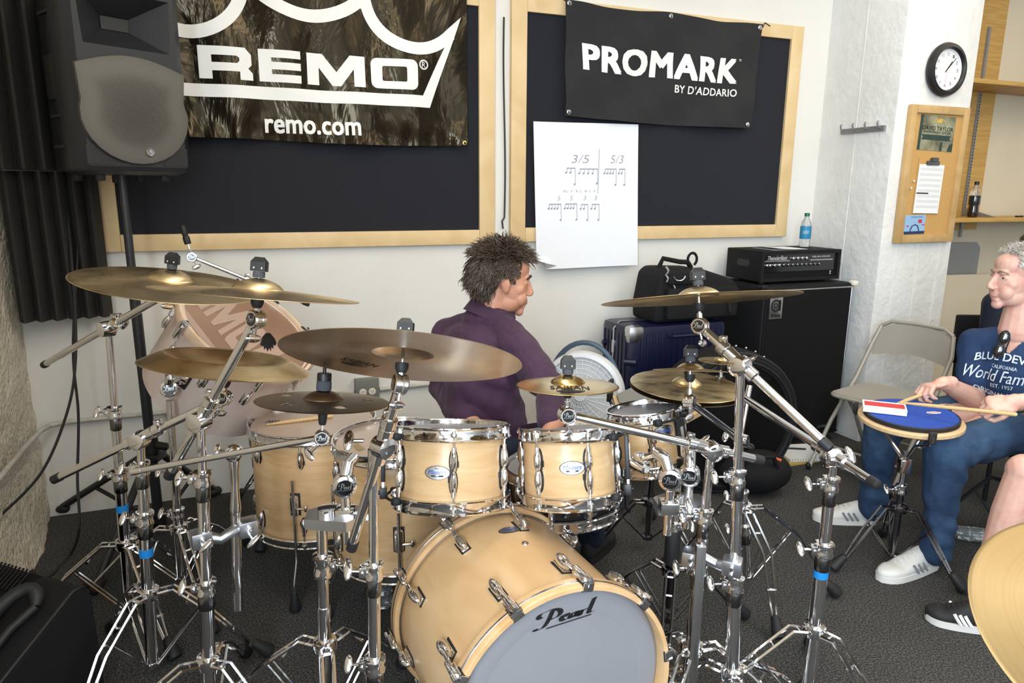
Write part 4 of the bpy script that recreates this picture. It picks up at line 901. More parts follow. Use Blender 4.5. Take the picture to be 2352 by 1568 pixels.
def drum(name, label, fr, R, h, nl, ph, shell='maple_shell', head='head_coated', badges=(), lugz=None, group=None, bottom=True, cat='drum', lugsplit=True, hoop='chrome'):
    t = thing(name, label, cat, fr, group)
    m = MB(fr); m.lathe([(R-.006, 0), (R-.003, -.002), (R, .002), (R, h-.002), (R-.003, h+.002), (R-.006, h)], n=64, close=True); m.build('shell', shell, t)
    m = MB(fr); m.lathe(HOOPP(R), (0, 0, h), n=64, close=True); m.build('batter_hoop', hoop, t)
    m = MB(fr); m.lathe([(0, h+.0035), (R-.012, h+.0035), (R-.002, h+.002), (R+.003, h-.006)], n=64, caps=False); m.build('drumhead', head, t)
    m = MB(fr); m.lathe([(r, -z) for r, z in HOOPP(R)], (0, 0, 0), n=64, close=True); m.build('lower_hoop', hoop, t)
    if bottom: m = MB(fr); m.lathe([(0, -.0035), (R-.012, -.0035), (R-.002, -.002), (R+.003, .006)], n=64, caps=False); m.build('lower_head', 'head_smooth', t)
    lz = lugz or (min(.075, h*.36))
    for k in range(nl):
        a = ph+360*k/nl
        for top in ((1, 0) if lugsplit else (1, 0)):
            fl = Matrix.Identity(4) if top else Matrix.Scale(-1, 4, V((0, 0, 1)))
            base = RZ(a) @ TR(R, 0, h-lz if top else lz)
            l = part('lug', 'lug', g_lug, 'chrome', t, base @ (Matrix.Identity(4) if top else Matrix.Rotation(math.pi, 4, 'X')))
            part('gasket', 'gasket', g_gasket, 'rubber', l, Matrix.Identity(4))
            L = lz-.03+.006; s = L/.045
            part('tension_rod', 'trod', g_rod, 'chrome', t, base @ (Matrix.Identity(4) if top else Matrix.Rotation(math.pi, 4, 'X')) @ TR(0, 0, .03) @ Matrix.Diagonal((1, 1, s*.80, 1)))
            part('hoop_ear', 'ear', g_ear, 'chrome', t, RZ(a) @ TR(R, 0, h+.001 if top else -.001) @ (Matrix.Identity(4) if top else Matrix.Rotation(math.pi, 4, 'X')))
    for a, z in badges: badge(t, fr, R, a, z)
    return t
def cyl_frame(px, py, d, n, h, drop=0.0):
    n = V(n).normalized(); top = atd(px, py, d); return frame(top-n*(h+.003), n, RT)
def optimount(t, fr, R, h, a):
    def mk(name, fn, mat, par=None): m = MB(fr @ RZ(a)); fn(m); return m.build(name, mat, par or t)
    b = mk('mount_bracket', lambda m: m.box((R+.035, 0, h*.60), (.012, .036, h*.66), None, .003), 'black_plastic')
    mk('slotted_plate', lambda m: m.box((R+.042, 0, h*.62), (.003, .012, h*.36), None, .001), 'silver', b)
    mk('lower_arm', lambda m: m.box((R+.035, 0, h*.20), (.008, .026, h*.26), None, .002), 'silver', b)
    mk('lower_block', lambda m: (m.box((R+.034, 0, .022), (.020, .040, .030), None, .003), m.cyl((R+.044, 0, .022), (R+.048, 0, .022), .006, n=10)), 'black_plastic', b)
    mk('mount_bolt', lambda m: m.lathe([(.009, 0), (.009, .006), (.006, .009)], (R+.043, 0, h*.52), (1, 0, 0), 14), 'chrome', b)
    for z in (h-.012, .012):
        mk('isolation_arm', lambda m: (m.tube([(R*math.cos(R_(q))+.026*math.cos(R_(q)), R*math.sin(R_(q))+.026*math.sin(R_(q)), z) for q in range(-28, 29, 7)], .004, 6),), 'black_plastic', b)
        for q in (-28, 28): mk('rubber_grommet', lambda m: m.lathe([(.011, -.009), (.013, -.005), (.013, .005), (.011, .009)], ((R+.022)*math.cos(R_(q)), (R+.022)*math.sin(R_(q)), z), n=14), 'rubber', b)
# rack toms
T1 = cyl_frame(1037, 982, 1.96, (.0, .25, 1), .195)
a1 = lambda fr, x, y, d: ang_of(fr, atd(x, y, d), 0)
aT1 = a1(T1, 943, 1040, 1.88)
t1 = drum('rack_tom', 'maple rack tom with black mount on its left, directly above the bass drum', T1, .1524, .195, 6, aT1, badges=((a1(T1, 1010, 1060, 1.83), .095),), group='rack toms')
optimount(t1, T1, .1524, .195, a1(T1, 908, 1060, 1.95)+8)
T2 = cyl_frame(1304, 986, 1.96, (-.05, .24, 1), .185)
t2 = drum('rack_tom', 'maple rack tom with black mount on its right, below the small engraved splash', T2, .127, .185, 6, a1(T2, 1250, 1040, 1.88), badges=((a1(T2, 1312, 1055, 1.86), .100),), group='rack toms')
optimount(t2, T2, .127, .185, a1(T2, 1402, 1060, 1.93)+2)
T3 = cyl_frame(1478, 943, 2.14, (-.15, .12, 1), .165)
t3 = drum('rack_tom', 'smallest maple rack tom, half hidden under the hi-hat cymbals', T3, .1016, .165, 5, a1(T3, 1500, 1040, 2.05), badges=((a1(T3, 1522, 1000, 2.06), .12),), group='rack toms')
optimount(t3, T3, .1016, .165, a1(T3, 1530, 1060, 2.1))
# floor toms with legs
def ft_leg(t, fr, R, h, a, zc, px=None):
    T = fr @ RZ(a)
    m = MB(T); m.box((R+.012, 0, zc), (.024, .028, .075), None, .008); b = m.build('leg_bracket', 'chrome', t)
    m = MB(T); m.box((R+.001, 0, zc), (.004, .036, .085), None, .002); m.build('gasket', 'rubber', b)
    m = MB(T); m.cyl((R+.02, .01, zc-.01), (R+.02, .038, zc-.01), .004, n=8); m.ell((R+.02, .042, zc-.01), (.004, .006, .012)); m.build('wing_bolt', 'chrome', b)
    g = -(fr.translation.z)-.0
    m = MB(T); m.tube([(R+.022, 0, zc+.10), (R+.022, 0, zc-.16), (R+.026, 0, g+.17), (R+.06, 0, g+.10), (R+.062, 0, g+.05)], .0055, 10); l = m.build('leg', 'chrome', t)
    m = MB(T); m.lathe([(.010, .07), (.014, .05), (.022, .012), (.020, .003), (.012, .0025)], (R+.063, 0, g), n=16); m.build('rubber_foot', 'rubber', l)
hF = .40
c = atd(718, 966, 2.69); F1 = frame(V((c.x, c.y, c.z-hF-.003)), V((0, .015, 1)), RT)
f1 = drum('floor_tom', 'large maple floor tom with a drum stick lying on its clear head', F1, .2286, hF, 8, a1(F1, 607, 1020, 2.55), head='head_clear', badges=((a1(F1, 586, 1065, 2.65), .26),), group='floor toms')
for p in ((663, 1185, 2.45), (840, 1185, 2.6), (720, 1100, 3.0)): ft_leg(f1, F1, .2286, hF, a1(F1, *p), .16)
c = atd(911, 1010, 2.36); F2 = frame(V((c.x, c.y, c.z-hF-.003)), V((0, .015, 1)), RT)
f2 = drum('floor_tom', 'maple floor tom standing between the bass drum and the larger floor tom', F2, .2032, hF, 8, a1(F2, 782, 1253, 2.33), head='head_clear', group='floor toms')
for p in ((916, 1250, 2.12), (758, 1200, 2.42), (1000, 1100, 2.5)): ft_leg(f2, F2, .2032, hF, a1(F2, *p), .14)
decal([ribbon([(-.05+(.1)*i/14, -.012+(.022)*(i%2)) for i in range(15)], .006)], lambda x, y: F2 @ RZ(a1(F2, 815, 1050, 2.3)) @ V((.14-y, x, hF+.0062)), 'head_print', 'brass', f2)
def stick(label, a, b, group='drum sticks', mat='stick_wood'):
    a, b = V(a), V(b); t = thing('drum_stick', label, 'drum stick', frame(a, b-a), group); L = (b-a).length
    m = MB(WM[t]); m.lathe([(0, 0), (.004, .0006), (.0068, .004), (.0072, .01), (.0072, L*.72), (.0066, L*.80), (.0036, L-.018), (.0028, L-.011)], n=14); m.build('shaft', mat, t)
    m = MB(WM[t]); m.lathe([(.0026, L-.0115), (.0047, L-.007), (.0044, L-.003), (.002, L), (0, L+.0003)], n=12); m.build('tip', mat, t)
    return t
za = F1.translation.z+hF+.0036+.0075
stick('drum stick resting on the head of the large floor tom', atz(765, 955, za), atz(612, 975, za-.0005))
decal([ribbon([(-.03+.012*k, -.012), (-.02+.012*k, .014), (-.012+.012*k, -.008)], .003) for k in range(4)], lambda x, y: (lambda p: p)(V(planepix(F1 @ TR(0, 0, hF+.0055), 628, 968))+RT*x+V((0, 1, 0))*y*1.2), 'head_print', 'navy_print', f1)
# snare
c = atd(1296, 1160, 2.27); SN = frame(c, V((-.06, .06, 1)), RT)
sn = drum('snare_drum', 'black snare drum with chrome hoops under the small rack tom', SN, .1778, .135, 10, a1(SN, 1268, 1165, 2.1), shell='black_gloss', lugz=.045)
m = MB(SN @ RZ(a1(SN, 1425, 1150, 2.2))); m.box((.192, 0, .05), (.022, .03, .075), None, .004); q = m.build('strainer', 'black_plastic', sn)
m = MB(SN @ RZ(a1(SN, 1425, 1150, 2.2))); m.box((.208, 0, .055), (.006, .026, .085), None, .003); m.cyl((.195, 0, .012), (.195, -.06, .005), .008, n=8); m.build('strainer_lever', 'rubber', q)
SNB = thing('snare_stand', 'low chrome stand holding the black snare drum', 'stand', V((c.x, c.y, 0)))
b0 = V((c.x, c.y, 0))
m = MB(); m.cyl(b0+Z*.10, c-Z*.07, .012, n=12); m.build('tube', 'chrome', SNB)
for a in (30, 150, 270):
    d = V((math.cos(R_(a)), math.sin(R_(a)), 0))
    m = MB(); m.tube([c-Z*.08, c+d*.10-Z*.06, c+d*.192-Z*.028, c+d*.207-Z*.01, c+d*.207+Z*.018], .006, 8); m.build('basket_arm', 'chrome', SNB)
    m = MB(); m.tube([b0+Z*.22+d*.012, b0+d*.18+Z*.05, b0+d*.24+Z*.015], .006, 6); l = m.build('leg', 'chrome', SNB)
    m = MB(); m.cap(b0+d*.235+Z*.014, b0+d*.26+Z*.014, .013, .013); m.build('rubber_foot', 'rubber', l)
# bass drum ---------------------------------------------------------------
psi = .4236; ax = V((math.sin(psi), -math.cos(psi), .013)).normalized()
BC = V((.0337, 1.6685, .305)); RBx = V((math.cos(psi), math.sin(psi), 0)); RB, LB = .2794, .415
BD = frame(BC, ax, RBx)                                    # z toward the front head, x right, y up
if (BD.to_3x3() @ V((0, 1, 0))).z < 0: BD = frame(BC, ax, -RBx)
t = thing('bass_drum', 'natural maple bass drum with a grey front head lettered Pearl', 'drum', BD)
m = MB(BD); m.lathe([(RB-.007, -LB/2), (RB, -LB/2), (RB, LB/2), (RB-.007, LB/2)], n=96, close=True); m.build('shell', 'maple_bass', t)
for sg, nm in ((1, 'front_hoop'), (-1, 'rear_hoop')):
    z0, z1 = sg*(LB/2-.002), sg*(LB/2+.042)
    m = MB(BD); m.lathe([(RB+.006, z0), (RB+.0185, z0), (RB+.0195, z0+sg*.003), (RB+.0195, z1-sg*.003), (RB+.0175, z1), (RB+.007, z1), (RB+.005, z1-sg*.004)], n=96, close=True); hp = m.build(nm, 'maple_hoop', t)
    m = MB(BD); m.lathe([(RB+.0197, (z0+z1)/2-.0035), (RB+.0203, (z0+z1)/2-.003), (RB+.0203, (z0+z1)/2+.003), (RB+.0197, (z0+z1)/2+.0035)], n=96, caps=False); m.build('inlay_band', 'chrome_soft', hp)
    m = MB(BD); m.lathe([(0, sg*(LB/2+.016)), (RB-.03, sg*(LB/2+.016)), (RB-.006, sg*(LB/2+.014)), (RB+.004, sg*(LB/2+.006)), (RB+.006, sg*(LB/2-.01))], n=96, caps=False); hd = m.build('front_head' if sg > 0 else 'rear_head', 'head_coated' if sg > 0 else 'head_clear', t)
    if sg > 0:
        m = MB(BD); m.lathe([(RB-.062, LB/2+.0163), (RB-.058, LB/2+.0168), (RB-.012, LB/2+.0165), (RB-.006, LB/2+.0148)], n=96, caps=False); m.build('muffle_ring', 'head_coated', hd)
def g_blug(m):
    m.ell((.016, 0, 0), (.018, .013, .034), n=14, m=10); m.box((.004, 0, 0), (.010, .022, .056), None, .003); m.cyl((.020, 0, .02), (.021, 0, .046), .0075, n=10)
def g_bgask(m): m.box((.0005, 0, 0), (.003, .030, .062), None, .001)
def g_brod(m): m.cyl((.021, 0, .0), (.0265, 0, .075), .0034, n=8)
def g_claw(m):
    m.box((.008, 0, -.006), (.006, .026, .05), None, .002); m.box((.0, 0, .021), (.022, .028, .005), None, .002); m.cap((.015, 0, -.045), (.013, 0, .002), .0075, .010, 10); m.cyl((.020, 0, .004), (.020, 0, .026), .0062, n=10)
def g_clawpad(m): m.box((.0045, 0, .004), (.004, .030, .034), None, .001); m.box((-.001, 0, .0185), (.024, .031, .003), None, .001)
PHB = 8
for sg in (1, -1):
    fl = Matrix.Identity(4) if sg > 0 else Matrix.Rotation(math.pi, 4, 'X')
    for k in range(10):
        a = PHB+36*k
        base = RZ(a) @ TR(RB, 0, sg*(LB/2-.085)) @ fl
        l = part('lug', 'blug', g_blug, 'chrome', t, base); part('gasket', 'bgask', g_bgask, 'rubber', l, Matrix.Identity(4))
        part('tension_rod', 'brod', g_brod, 'chrome', t, base @ TR(0, 0, .035))
        q = part('claw_hook', 'claw', g_claw, 'chrome', t, RZ(a) @ TR(RB+.0165, 0, sg*(LB/2+.022)) @ fl)
        part('claw_pad', 'clawpad', g_clawpad, 'rubber', q, Matrix.Identity(4))
onf = lambda x, y: BD @ V((x, y, LB/2+.0185))
iBD = BD.inverted()
def bdp(x, y): return iBD @ planepix(BD @ TR(0, 0, LB/2+.0185), x, y)
p0 = bdp(1224, 1452); p1 = bdp(1368, 1371); sc = (p1.x-p0.x)/1.68
decal([place2(pearl(), p0.x, p0.y, sc, (p1.y-p0.y)/1.02)], onf, 'logo', 'black_print', t)
# badge + vent on the shell
def shell_pix(fr, R, x, y):                                 # pixel -> cylinder surface (angle, z)
    o = fr.inverted() @ CAMP; d = fr.inverted().to_3x3() @ ray(x, y); A = d.x**2+d.y**2; B = 2*(o.x*d.x+o.y*d.y); C = o.x**2+o.y**2-R*R
    D_ = B*B-4*A*C; s = (-B-math.sqrt(max(D_, 0)))/(2*A); p = o+d*s; return math.degrees(math.atan2(p.y, p.x)), p.z
a_, z_ = shell_pix(BD, RB, 1170, 1217)
fb = lambda x, y, d=0: BD @ (RZ(a_) @ V(((RB+.0012+d)*math.cos(y/RB), (RB+.0012+d)*math.sin(y/RB), z_+x*0+0)))
def bshell(x, y, d=0):                                      # x along circumference, y along axis
    return BD @ (RZ(a_) @ V(((RB+.0012+d)*math.cos(-x/RB), (RB+.0012+d)*math.sin(-x/RB), z_-y)))
vs = dens(fill2d([ellip2(0, 0, .032, .0175, 36)]), .012); b = decal([vs], bshell, 'badge', 'black_print', t)
decal([([(x*.93, y*.93) for x, y in vs[0]], vs[1])], lambda x, y: bshell(x, y, .0008), 'badge_plate', 'silver', b)
decal([fit(txt('Masters', .012, .3), -.022, -.005, .022, .006)], lambda x, y: bshell(x, y, .0016), 'badge_script', 'blue_print', b)
a2, z2 = shell_pix(BD, RB, 1206, 1248)
m = MB(BD @ RZ(a2)); m.lathe([(.004, .0), (.0045, .003), (.009, .003), (.010, .0)], (RB, 0, z2), (1, 0, 0), 18, caps=False); m.build('vent_grommet', 'chrome', t)
for sx in (-1, 1):                                          # spurs
    p = V((sx*(RB+.01), -.04, .05)); T = BD
    m = MB(T); m.box(p, (.03, .06, .05), None, .008); q = m.build('spur_bracket', 'chrome', t)
    m = MB(T); m.tube([p, p+V((sx*.10, -.14, .06)), p+V((sx*.165, -.245, .105))], .0075, 10); m.build('spur_leg', 'chrome', q)
    m = MB(T); m.cap(p+V((sx*.155, -.23, .10)), p+V((sx*.168, -.25, .107)), .012, .010); m.build('spur_tip', 'rubber', q)
# bass drum pedal behind the drum
PBc = BC-V((ax.x, ax.y, 0))*(LB/2+.16); PBc.z = 0
t = thing('bass_drum_pedal', 'black and gold double pedal at the far side of the bass drum', 'pedal', V((PBc.x, PBc.y, 0)))
a = V((ax.x, ax.y, 0)).normalized(); b = V((-a.y, a.x, 0))
fp = frame(PBc, Z, a)
for off, nm in ((0, 'main'), (.36, 'slave')):
    T = fp @ TR(0, off, 0)
    m = MB(T); m.box((0, 0, .006), (.30, .09, .008), None, .002); m.build('base_plate', 'black_powder', t)
    m = MB(T @ TR(-.05, 0, .04) @ Matrix.Rotation(R_(-14), 4, 'Y')); m.box((0, 0, .015), (.26, .075, .008), None, .004); m.build('footboard', 'chrome_soft', t)
    for sy in (-1, 1): m = MB(T); m.box((.12, sy*.05, .12), (.022, .014, .235), None, .004); m.build('upright', 'black_powder', t)
    m = MB(T); m.cyl((.12, -.07, .225), (.12, .07, .225), .008, n=12); m.build('axle', 'chrome', t)
    m = MB(T); m.cyl((.12, -.012, .225), (.12, .012, .225), .032, n=24); m.build('cam', 'brass', t)
    m = MB(T); m.cyl((.12, .045, .225), (.12, .085, .225), .030, n=20); m.build('spring_rocker', 'black_plastic', t)
m = MB(fp); m.cyl((.125, 0, .225), (.06, 0, .37), .004, n=8); m.build('beater_rod', 'chrome', t)
m = MB(fp); m.cap((.045, 0, .385), (.075, 0, .385), .022, .022); m.build('beater', 'grey_felt', t)
# gong drum -----------------------------------------------------------------
gn = V((.61, -.187, .77)).normalized(); gc = V((-1.013, 2.642, .979)); GR, GL = .254, .35
G = frame(gc-gn*GL, gn, RT)
t = thing('gong_bass_drum', 'large pale tilted gong drum hanging behind the left cymbals', 'drum', G)
m = MB(G); m.lathe([(GR-.008, 0), (GR, 0), (GR, GL-.01), (GR-.008, GL-.01)], n=80, close=True); m.build('shell', 'pale_shell', t)
m = MB(G); m.lathe([(GR+.004, GL-.036), (GR+.018, GL-.036), (GR+.019, GL-.033), (GR+.019, GL-.001), (GR+.017, GL+.002), (GR+.006, GL+.002)], n=80, close=True); h_ = m.build('hoop', 'pale_hoop', t)
m = MB(G); m.lathe([(GR+.0015, GL-.046), (GR+.005, GL-.046), (GR+.005, GL-.036), (GR+.0015, GL-.036)], n=80, close=True); m.build('flesh_hoop', 'chrome_soft', t)
m = MB(G); m.lathe([(0, GL-.012), (GR-.02, GL-.012), (GR+.005, GL-.012)], n=80, caps=False); hd = m.build('drumhead', 'head_amber', t)
HPf = G @ TR(0, 0, GL-.0105)
q0 = planepix(HPf, 396, 628); q1 = planepix(HPf, 548, 822); up = planepix(HPf, 560, 700)-planepix(HPf, 485, 742)
M('head_print', (.46, .33, .27), .35)
e1 = q1-q0
def ong(x, y): return q0+e1*x+up*y
k = .977; sx = lambda L: [((x+.125)/.977, (y-1.975)/.138) for x, y in L]
def clipg(pr):
    vs, fs = pr; ok = [(G.inverted() @ ong(*v)).to_2d().length < GR-.002 for v in vs]; return vs, [f for f in fs if all(ok[i] for i in f)]
decal([clipg(dens(fill2d([sx(l) for l in g_]), .02)) for g_ in (Rl, El, Ml, Ol)], ong, 'head_logo', 'head_print', hd)
decal([clipg(dens(ribbon([(-.2, -.35), (1.02, -.35), (1.16, 1.2)], .14), .02))], ong, 'head_logo_line', 'head_print', hd)
pc = planepix(HPf, 616, 787); ux = planepix(HPf, 636, 787)-pc; uy = planepix(HPf, 616, 767)-pc
decal([fill2d([[(-.9, -.2), (-.7, .6), (-.3, 1.1), (.2, 1.1), (.7, .5), (.95, 0), (.8, -.4), (.55, -.2), (.6, -.7), (.35, -.5), (.3, -.95), (.1, -.6), (-.1, -1), (-.25, -.55), (-.5, -.8), (-.5, -.4)]])], lambda x, y: pc+ux*x+uy*y+gn*.0015, 'hand_sticker', 'dark_chrome', hd)
def g_glug(m): m.ell((.010, 0, 0), (.012, .013, .030), n=12, m=8); m.box((.002, 0, 0), (.004, .03, .05), None, .001)
def g_grod(m): m.cyl((.012, 0, .02), (.022, 0, .10), .0026, n=8); m.ell((.016, 0, .055), (.005, .005, .004), n=8, m=6)
for k in range(10):
    a = 14+36*k; b = RZ(a) @ TR(GR, 0, GL-.135)
    part('lug', 'glug', g_glug, 'chrome', t, b); part('tension_rod', 'grod', g_grod, 'chrome', t, b)
    part('claw_hook', 'claw', g_claw, 'chrome', t, RZ(a) @ TR(GR+.017, 0, GL-.018))
ga, gz = shell_pix(G, GR, 418, 858)
T = G @ RZ(ga)
m = MB(T); m.box((GR+.003, 0, gz), (.008, .085, .085), None, .003); mt = m.build('mount_plate', 'rubber', t)
m = MB(T); m.lathe([(.036, .005), (.040, .012), (.036, .022), (.024, .028), (.022, .05)], (GR, 0, gz), (1, 0, 0), 20); m.build('mount_socket', 'chrome', mt)
GONG_SOCKET = T @ V((GR+.05, 0, gz))
# ------------------------------------------------------------------ cymbals
def cymbal(label, cen, nrm, D, mat, bell=.20, bow=.055, name='crash_cymbal', inverted=False, profile=None, group='cymbals on boom stands', spin=0, th=.0012):
    R = D*.0254/2; n = V(nrm).normalized(); fr = frame(cen, n, RT) @ RZ(spin)
    if profile: zf = profile
    else:
        rb = R*bell; hb = rb*.42; H0 = R*bow
        def zf(r):
            z = H0*(1-(r/R)**1.7)
            if r < rb: z += hb*(1-(r/rb)**2)**.75
            return z
    rs = [.006]+[R*i/34 for i in range(2, 35)]
    rs = sorted(set(rs+([R*bell*k for k in (.9, .97, 1.0, 1.04)] if not profile else [])))
    pr = [(r, zf(r)) for r in rs]; pr2 = [(r, zf(r)-th) for r in rs][::-1]
    m = MB(fr); m.lathe(pr+[(R+.0005, zf(R)-th/2)]+pr2, n=96, close=True)
    me_o = m.build(name, None, None, label, 'cymbal', group, local=False)
    return fr, zf, R, m, me_o
def cym(label, cen, nrm, D, mat, logo=None, under=False, **kw):
    name = kw.pop('name', 'crash_cymbal'); holes = kw.pop('holes', 0)
    fr, zf, R, m, o = cymbal(label, cen, nrm, D, mat, name=name, **kw)
    me = o.data; inv = fr.inverted()
    for v in me.vertices: v.co = inv @ v.co
    o.matrix_world = fr; WM[o] = fr.copy(); me.materials.append(MATS[mat]); me.set_sharp_from_angle(angle=R_(50))
    if holes:
        cb = MB()
        for k in range(holes): a = R_(360*k/holes+18); cb.cyl((R*.66*math.cos(a), R*.66*math.sin(a), -.05), (R*.66*math.cos(a), R*.66*math.sin(a), .08), .0125, n=20)
        c2 = cb.build('cutter', None, local=True); c2.matrix_world = fr
        md = o.modifiers.new('b', 'BOOLEAN'); md.object = c2; md.operation = 'DIFFERENCE'; md.solver = 'EXACT'
        bpy.context.view_layer.update(); dg = bpy.context.evaluated_depsgraph_get(); nm = bpy.data.meshes.new_from_object(o.evaluated_get(dg)); o.modifiers.clear(); o.data = nm; bpy.data.objects.remove(c2)
    sg = -1 if under else 1
    def on(x, y):                                          # print on the cymbal; x sideways, y outwards from centre
        r = math.hypot(x, y); return fr @ V((x, -y, zf(r)+sg*(.0007 if not under else .0019)))
    if logo:
        x0, r0, k, ky, ka = logo; parts = []
        def pl(vs): return [(x0+p*k*(sg), r0-q*k*ky) for p, q in vs]
        tv, tf = txt('SABIAN', .02, spacing=1.05); parts.append((pl([(x*1.7-.85, .06+y*.28) for x, y in tv]), tf))
        for j in range(1, 8):
            rr_ = .085*j; vs, fs = ribbon([(rr_*1.05*math.cos(R_(a)), .02-rr_*ka*math.sin(R_(a))) for a in range(8, 173, 8)], .035); parts.append((pl(vs), fs))
        decal(parts, on, 'logo', 'black_print' if mat != 'bronze_dark' else 'black_print', o)
    return o
cA = V((-.979, 1.985, 1.232)); nA = V((.165, .0, 1)).normalized()
cB = atd(592, 676, 1.6); nB = V((.085, .135, 1)).normalized()
cC = V((-.799, 1.907, 1.042)); nC = V((.122, .141, 1)).normalized()
cD = V((-.232, 1.438, 1.150)); nD = V((.056, .483, 1)).normalized()
cE = V((-.438, 1.554, 1.018)); nE = V((.054, .14, 1)).normalized()
cF = V((.139, 1.671, 1.028)); nF = V((.007, .095, 1)).normalized()
cG = V((.488, 1.805, 1.226)); nG = V((-.055, .225, 1)).normalized()
cH = V((.559, 2.148, .897)); nH = V((.04, -.02, 1)).normalized()
cI = atd(1585, 851, 1.93); nI = V((.03, .26, 1)).normalized()
cJ = atd(1657, 828, 2.39); nJ = V((.02, .06, 1)).normalized()
cK = V((.893, .848, .895)); nK = V((-.063, -.39, 1)).normalized()
cym('wide bronze crash cymbal at the far left beneath the loudspeaker', cA, nA, 20, 'bronze', bell=.24, bow=.07)
cym('bronze crash cymbal seen nearly edge-on above the gong drum', cB, nB, 18, 'bronze', bell=.25, bow=.06)
Rc = 18*.0254/2
def china(r):                                              # bowl opens upward, rim flange turned down
    if r < .05: return -.045-.018*math.cos(r/.05*math.pi/2)
    k = Rc*.72
    if r < k: return -.045+.045*((r-.05)/(k-.05))**1.6
    return -.034*((r-k)/(Rc-k))**1.1
cym('upside-down china cymbal with a dark bowl in front of the gong drum', cC, nC, 18, 'bronze', profile=china, name='china_cymbal')
cym('large ride cymbal tipped to show its brown underside before the drummer', cD, nD, 20, 'bronze_brown', logo=(-.0, .165, .056, 1.5, .5), under=True, name='ride_cymbal', bell=.26, bow=.05, spin=-131)
cym('small dark splash cymbal with round holes above the floor tom', cE, nE, 12, 'bronze_dark', holes=5, name='splash_cymbal', bell=.30, bow=.05)
cym('bright golden splash cymbal lettered above the small rack tom', cF, nF, 10, 'bronze_gold', logo=(0, .086, .055, 2.2, .30), name='splash_cymbal', bell=.34, bow=.07)
cym('wide bronze crash cymbal on the tall stand at the right', cG, nG, 20, 'bronze', bell=.22, bow=.045)
cym('upper worn hi-hat cymbal of the pair beside the smallest tom', cH, nH, 14, 'bronze_worn', name='hi_hat_cymbal', bell=.26, bow=.05, group='hi-hat cymbals')
cym('lower dark hi-hat cymbal turned upside down under the worn one', cH-nH*.014, -nH, 14, 'bronze_dark', name='hi_hat_cymbal', bell=.26, bow=.05, group='hi-hat cymbals')
cym('small bronze splash cymbal floating just above the hi-hats', cI, nI, 8, 'bronze', name='splash_cymbal', bell=.36, bow=.08)
cym('tiny bronze splash cymbal behind the hi-hats at the right', cJ, nJ, 6, 'bronze_worn', name='splash_cymbal', bell=.32, bow=.07)
cym('plain pale gold cymbal cropped at the lower right corner', cK, nK, 18, 'bronze_pale', bell=.2, bow=.03)
# ------------------------------------------------------------------ stands
def wing(par, p, d, s=1, nm='wing_bolt'):
    d = V(d).normalized(); m = MB(); m.cyl(p, p+d*.022*s, .0045*s, n=8); q = d.orthogonal().normalized()
    if abs(q.z) < .5 and abs(d.z) < .9: q = (Z-d*Z.dot(d)).normalized()
    c = p+d*.034*s
    fr = frame(c, d, q); m.ell(c, (.026*s, .007*s, .012*s), fr, n=12, m=8)
    return m.build(nm, 'chrome', par)
def collar(par, p, ax, r, wd=None, hgt=.038):
    ax = V(ax).normalized(); m = MB(); m.lathe([(r+.003, -hgt/2), (r+.008, -hgt/2), (r+.009, -hgt*.3), (r+.006, -.1*hgt), (r+.006, .2*hgt), (r+.010, .3*hgt), (r+.010, hgt/2), (r+.002, hgt/2+.002)], p, ax, 24)
    wd = V(wd).normalized() if wd is not None else RT*-1; sd = ax.cross(wd).normalized()
    m.box(p+wd*(r+.012), (.018, .024, .026), frame(p, ax, wd), .004)
    c = m.build('clamp_collar', 'chrome', par); m = MB(); m.cyl(p+wd*(r+.012)-sd*.018, p+wd*(r+.012)+sd*.018, .005, n=8); m.build('clamp_bolt', 'chrome_soft', c)
    wing(c, p+wd*(r+.018), wd, .85); return c
def disc(par, p, axn, r=.022, th=.03, word=True):          # Pearl disc of the gear tilter
    axn = V(axn).normalized()
    m = MB(); m.lathe([(r*.8, -th/2), (r, -th/2+.003), (r, -.004), (r*.92, -.002), (r*.92, .002), (r, .004), (r, th/2-.003), (r*.86, th/2)], p, axn, 26); d = m.build('tilter', 'chrome', par)
    f = frame(p+axn*(th/2+.0006), axn, Z.cross(axn) if abs(axn.z) < .9 else RT)
    m = MB(f); m.lathe([(0, .0005), (r*.68, .0005), (r*.70, 0)], n=22, caps=False); e = m.build('emblem', 'black_gloss', d)
    if word: decal([place2(pearl(), -r*.58, -r*.25, r*.70)], lambda x, y: f @ V((x, y, .0014)), 'emblem_script', 'silver', e)
    return d
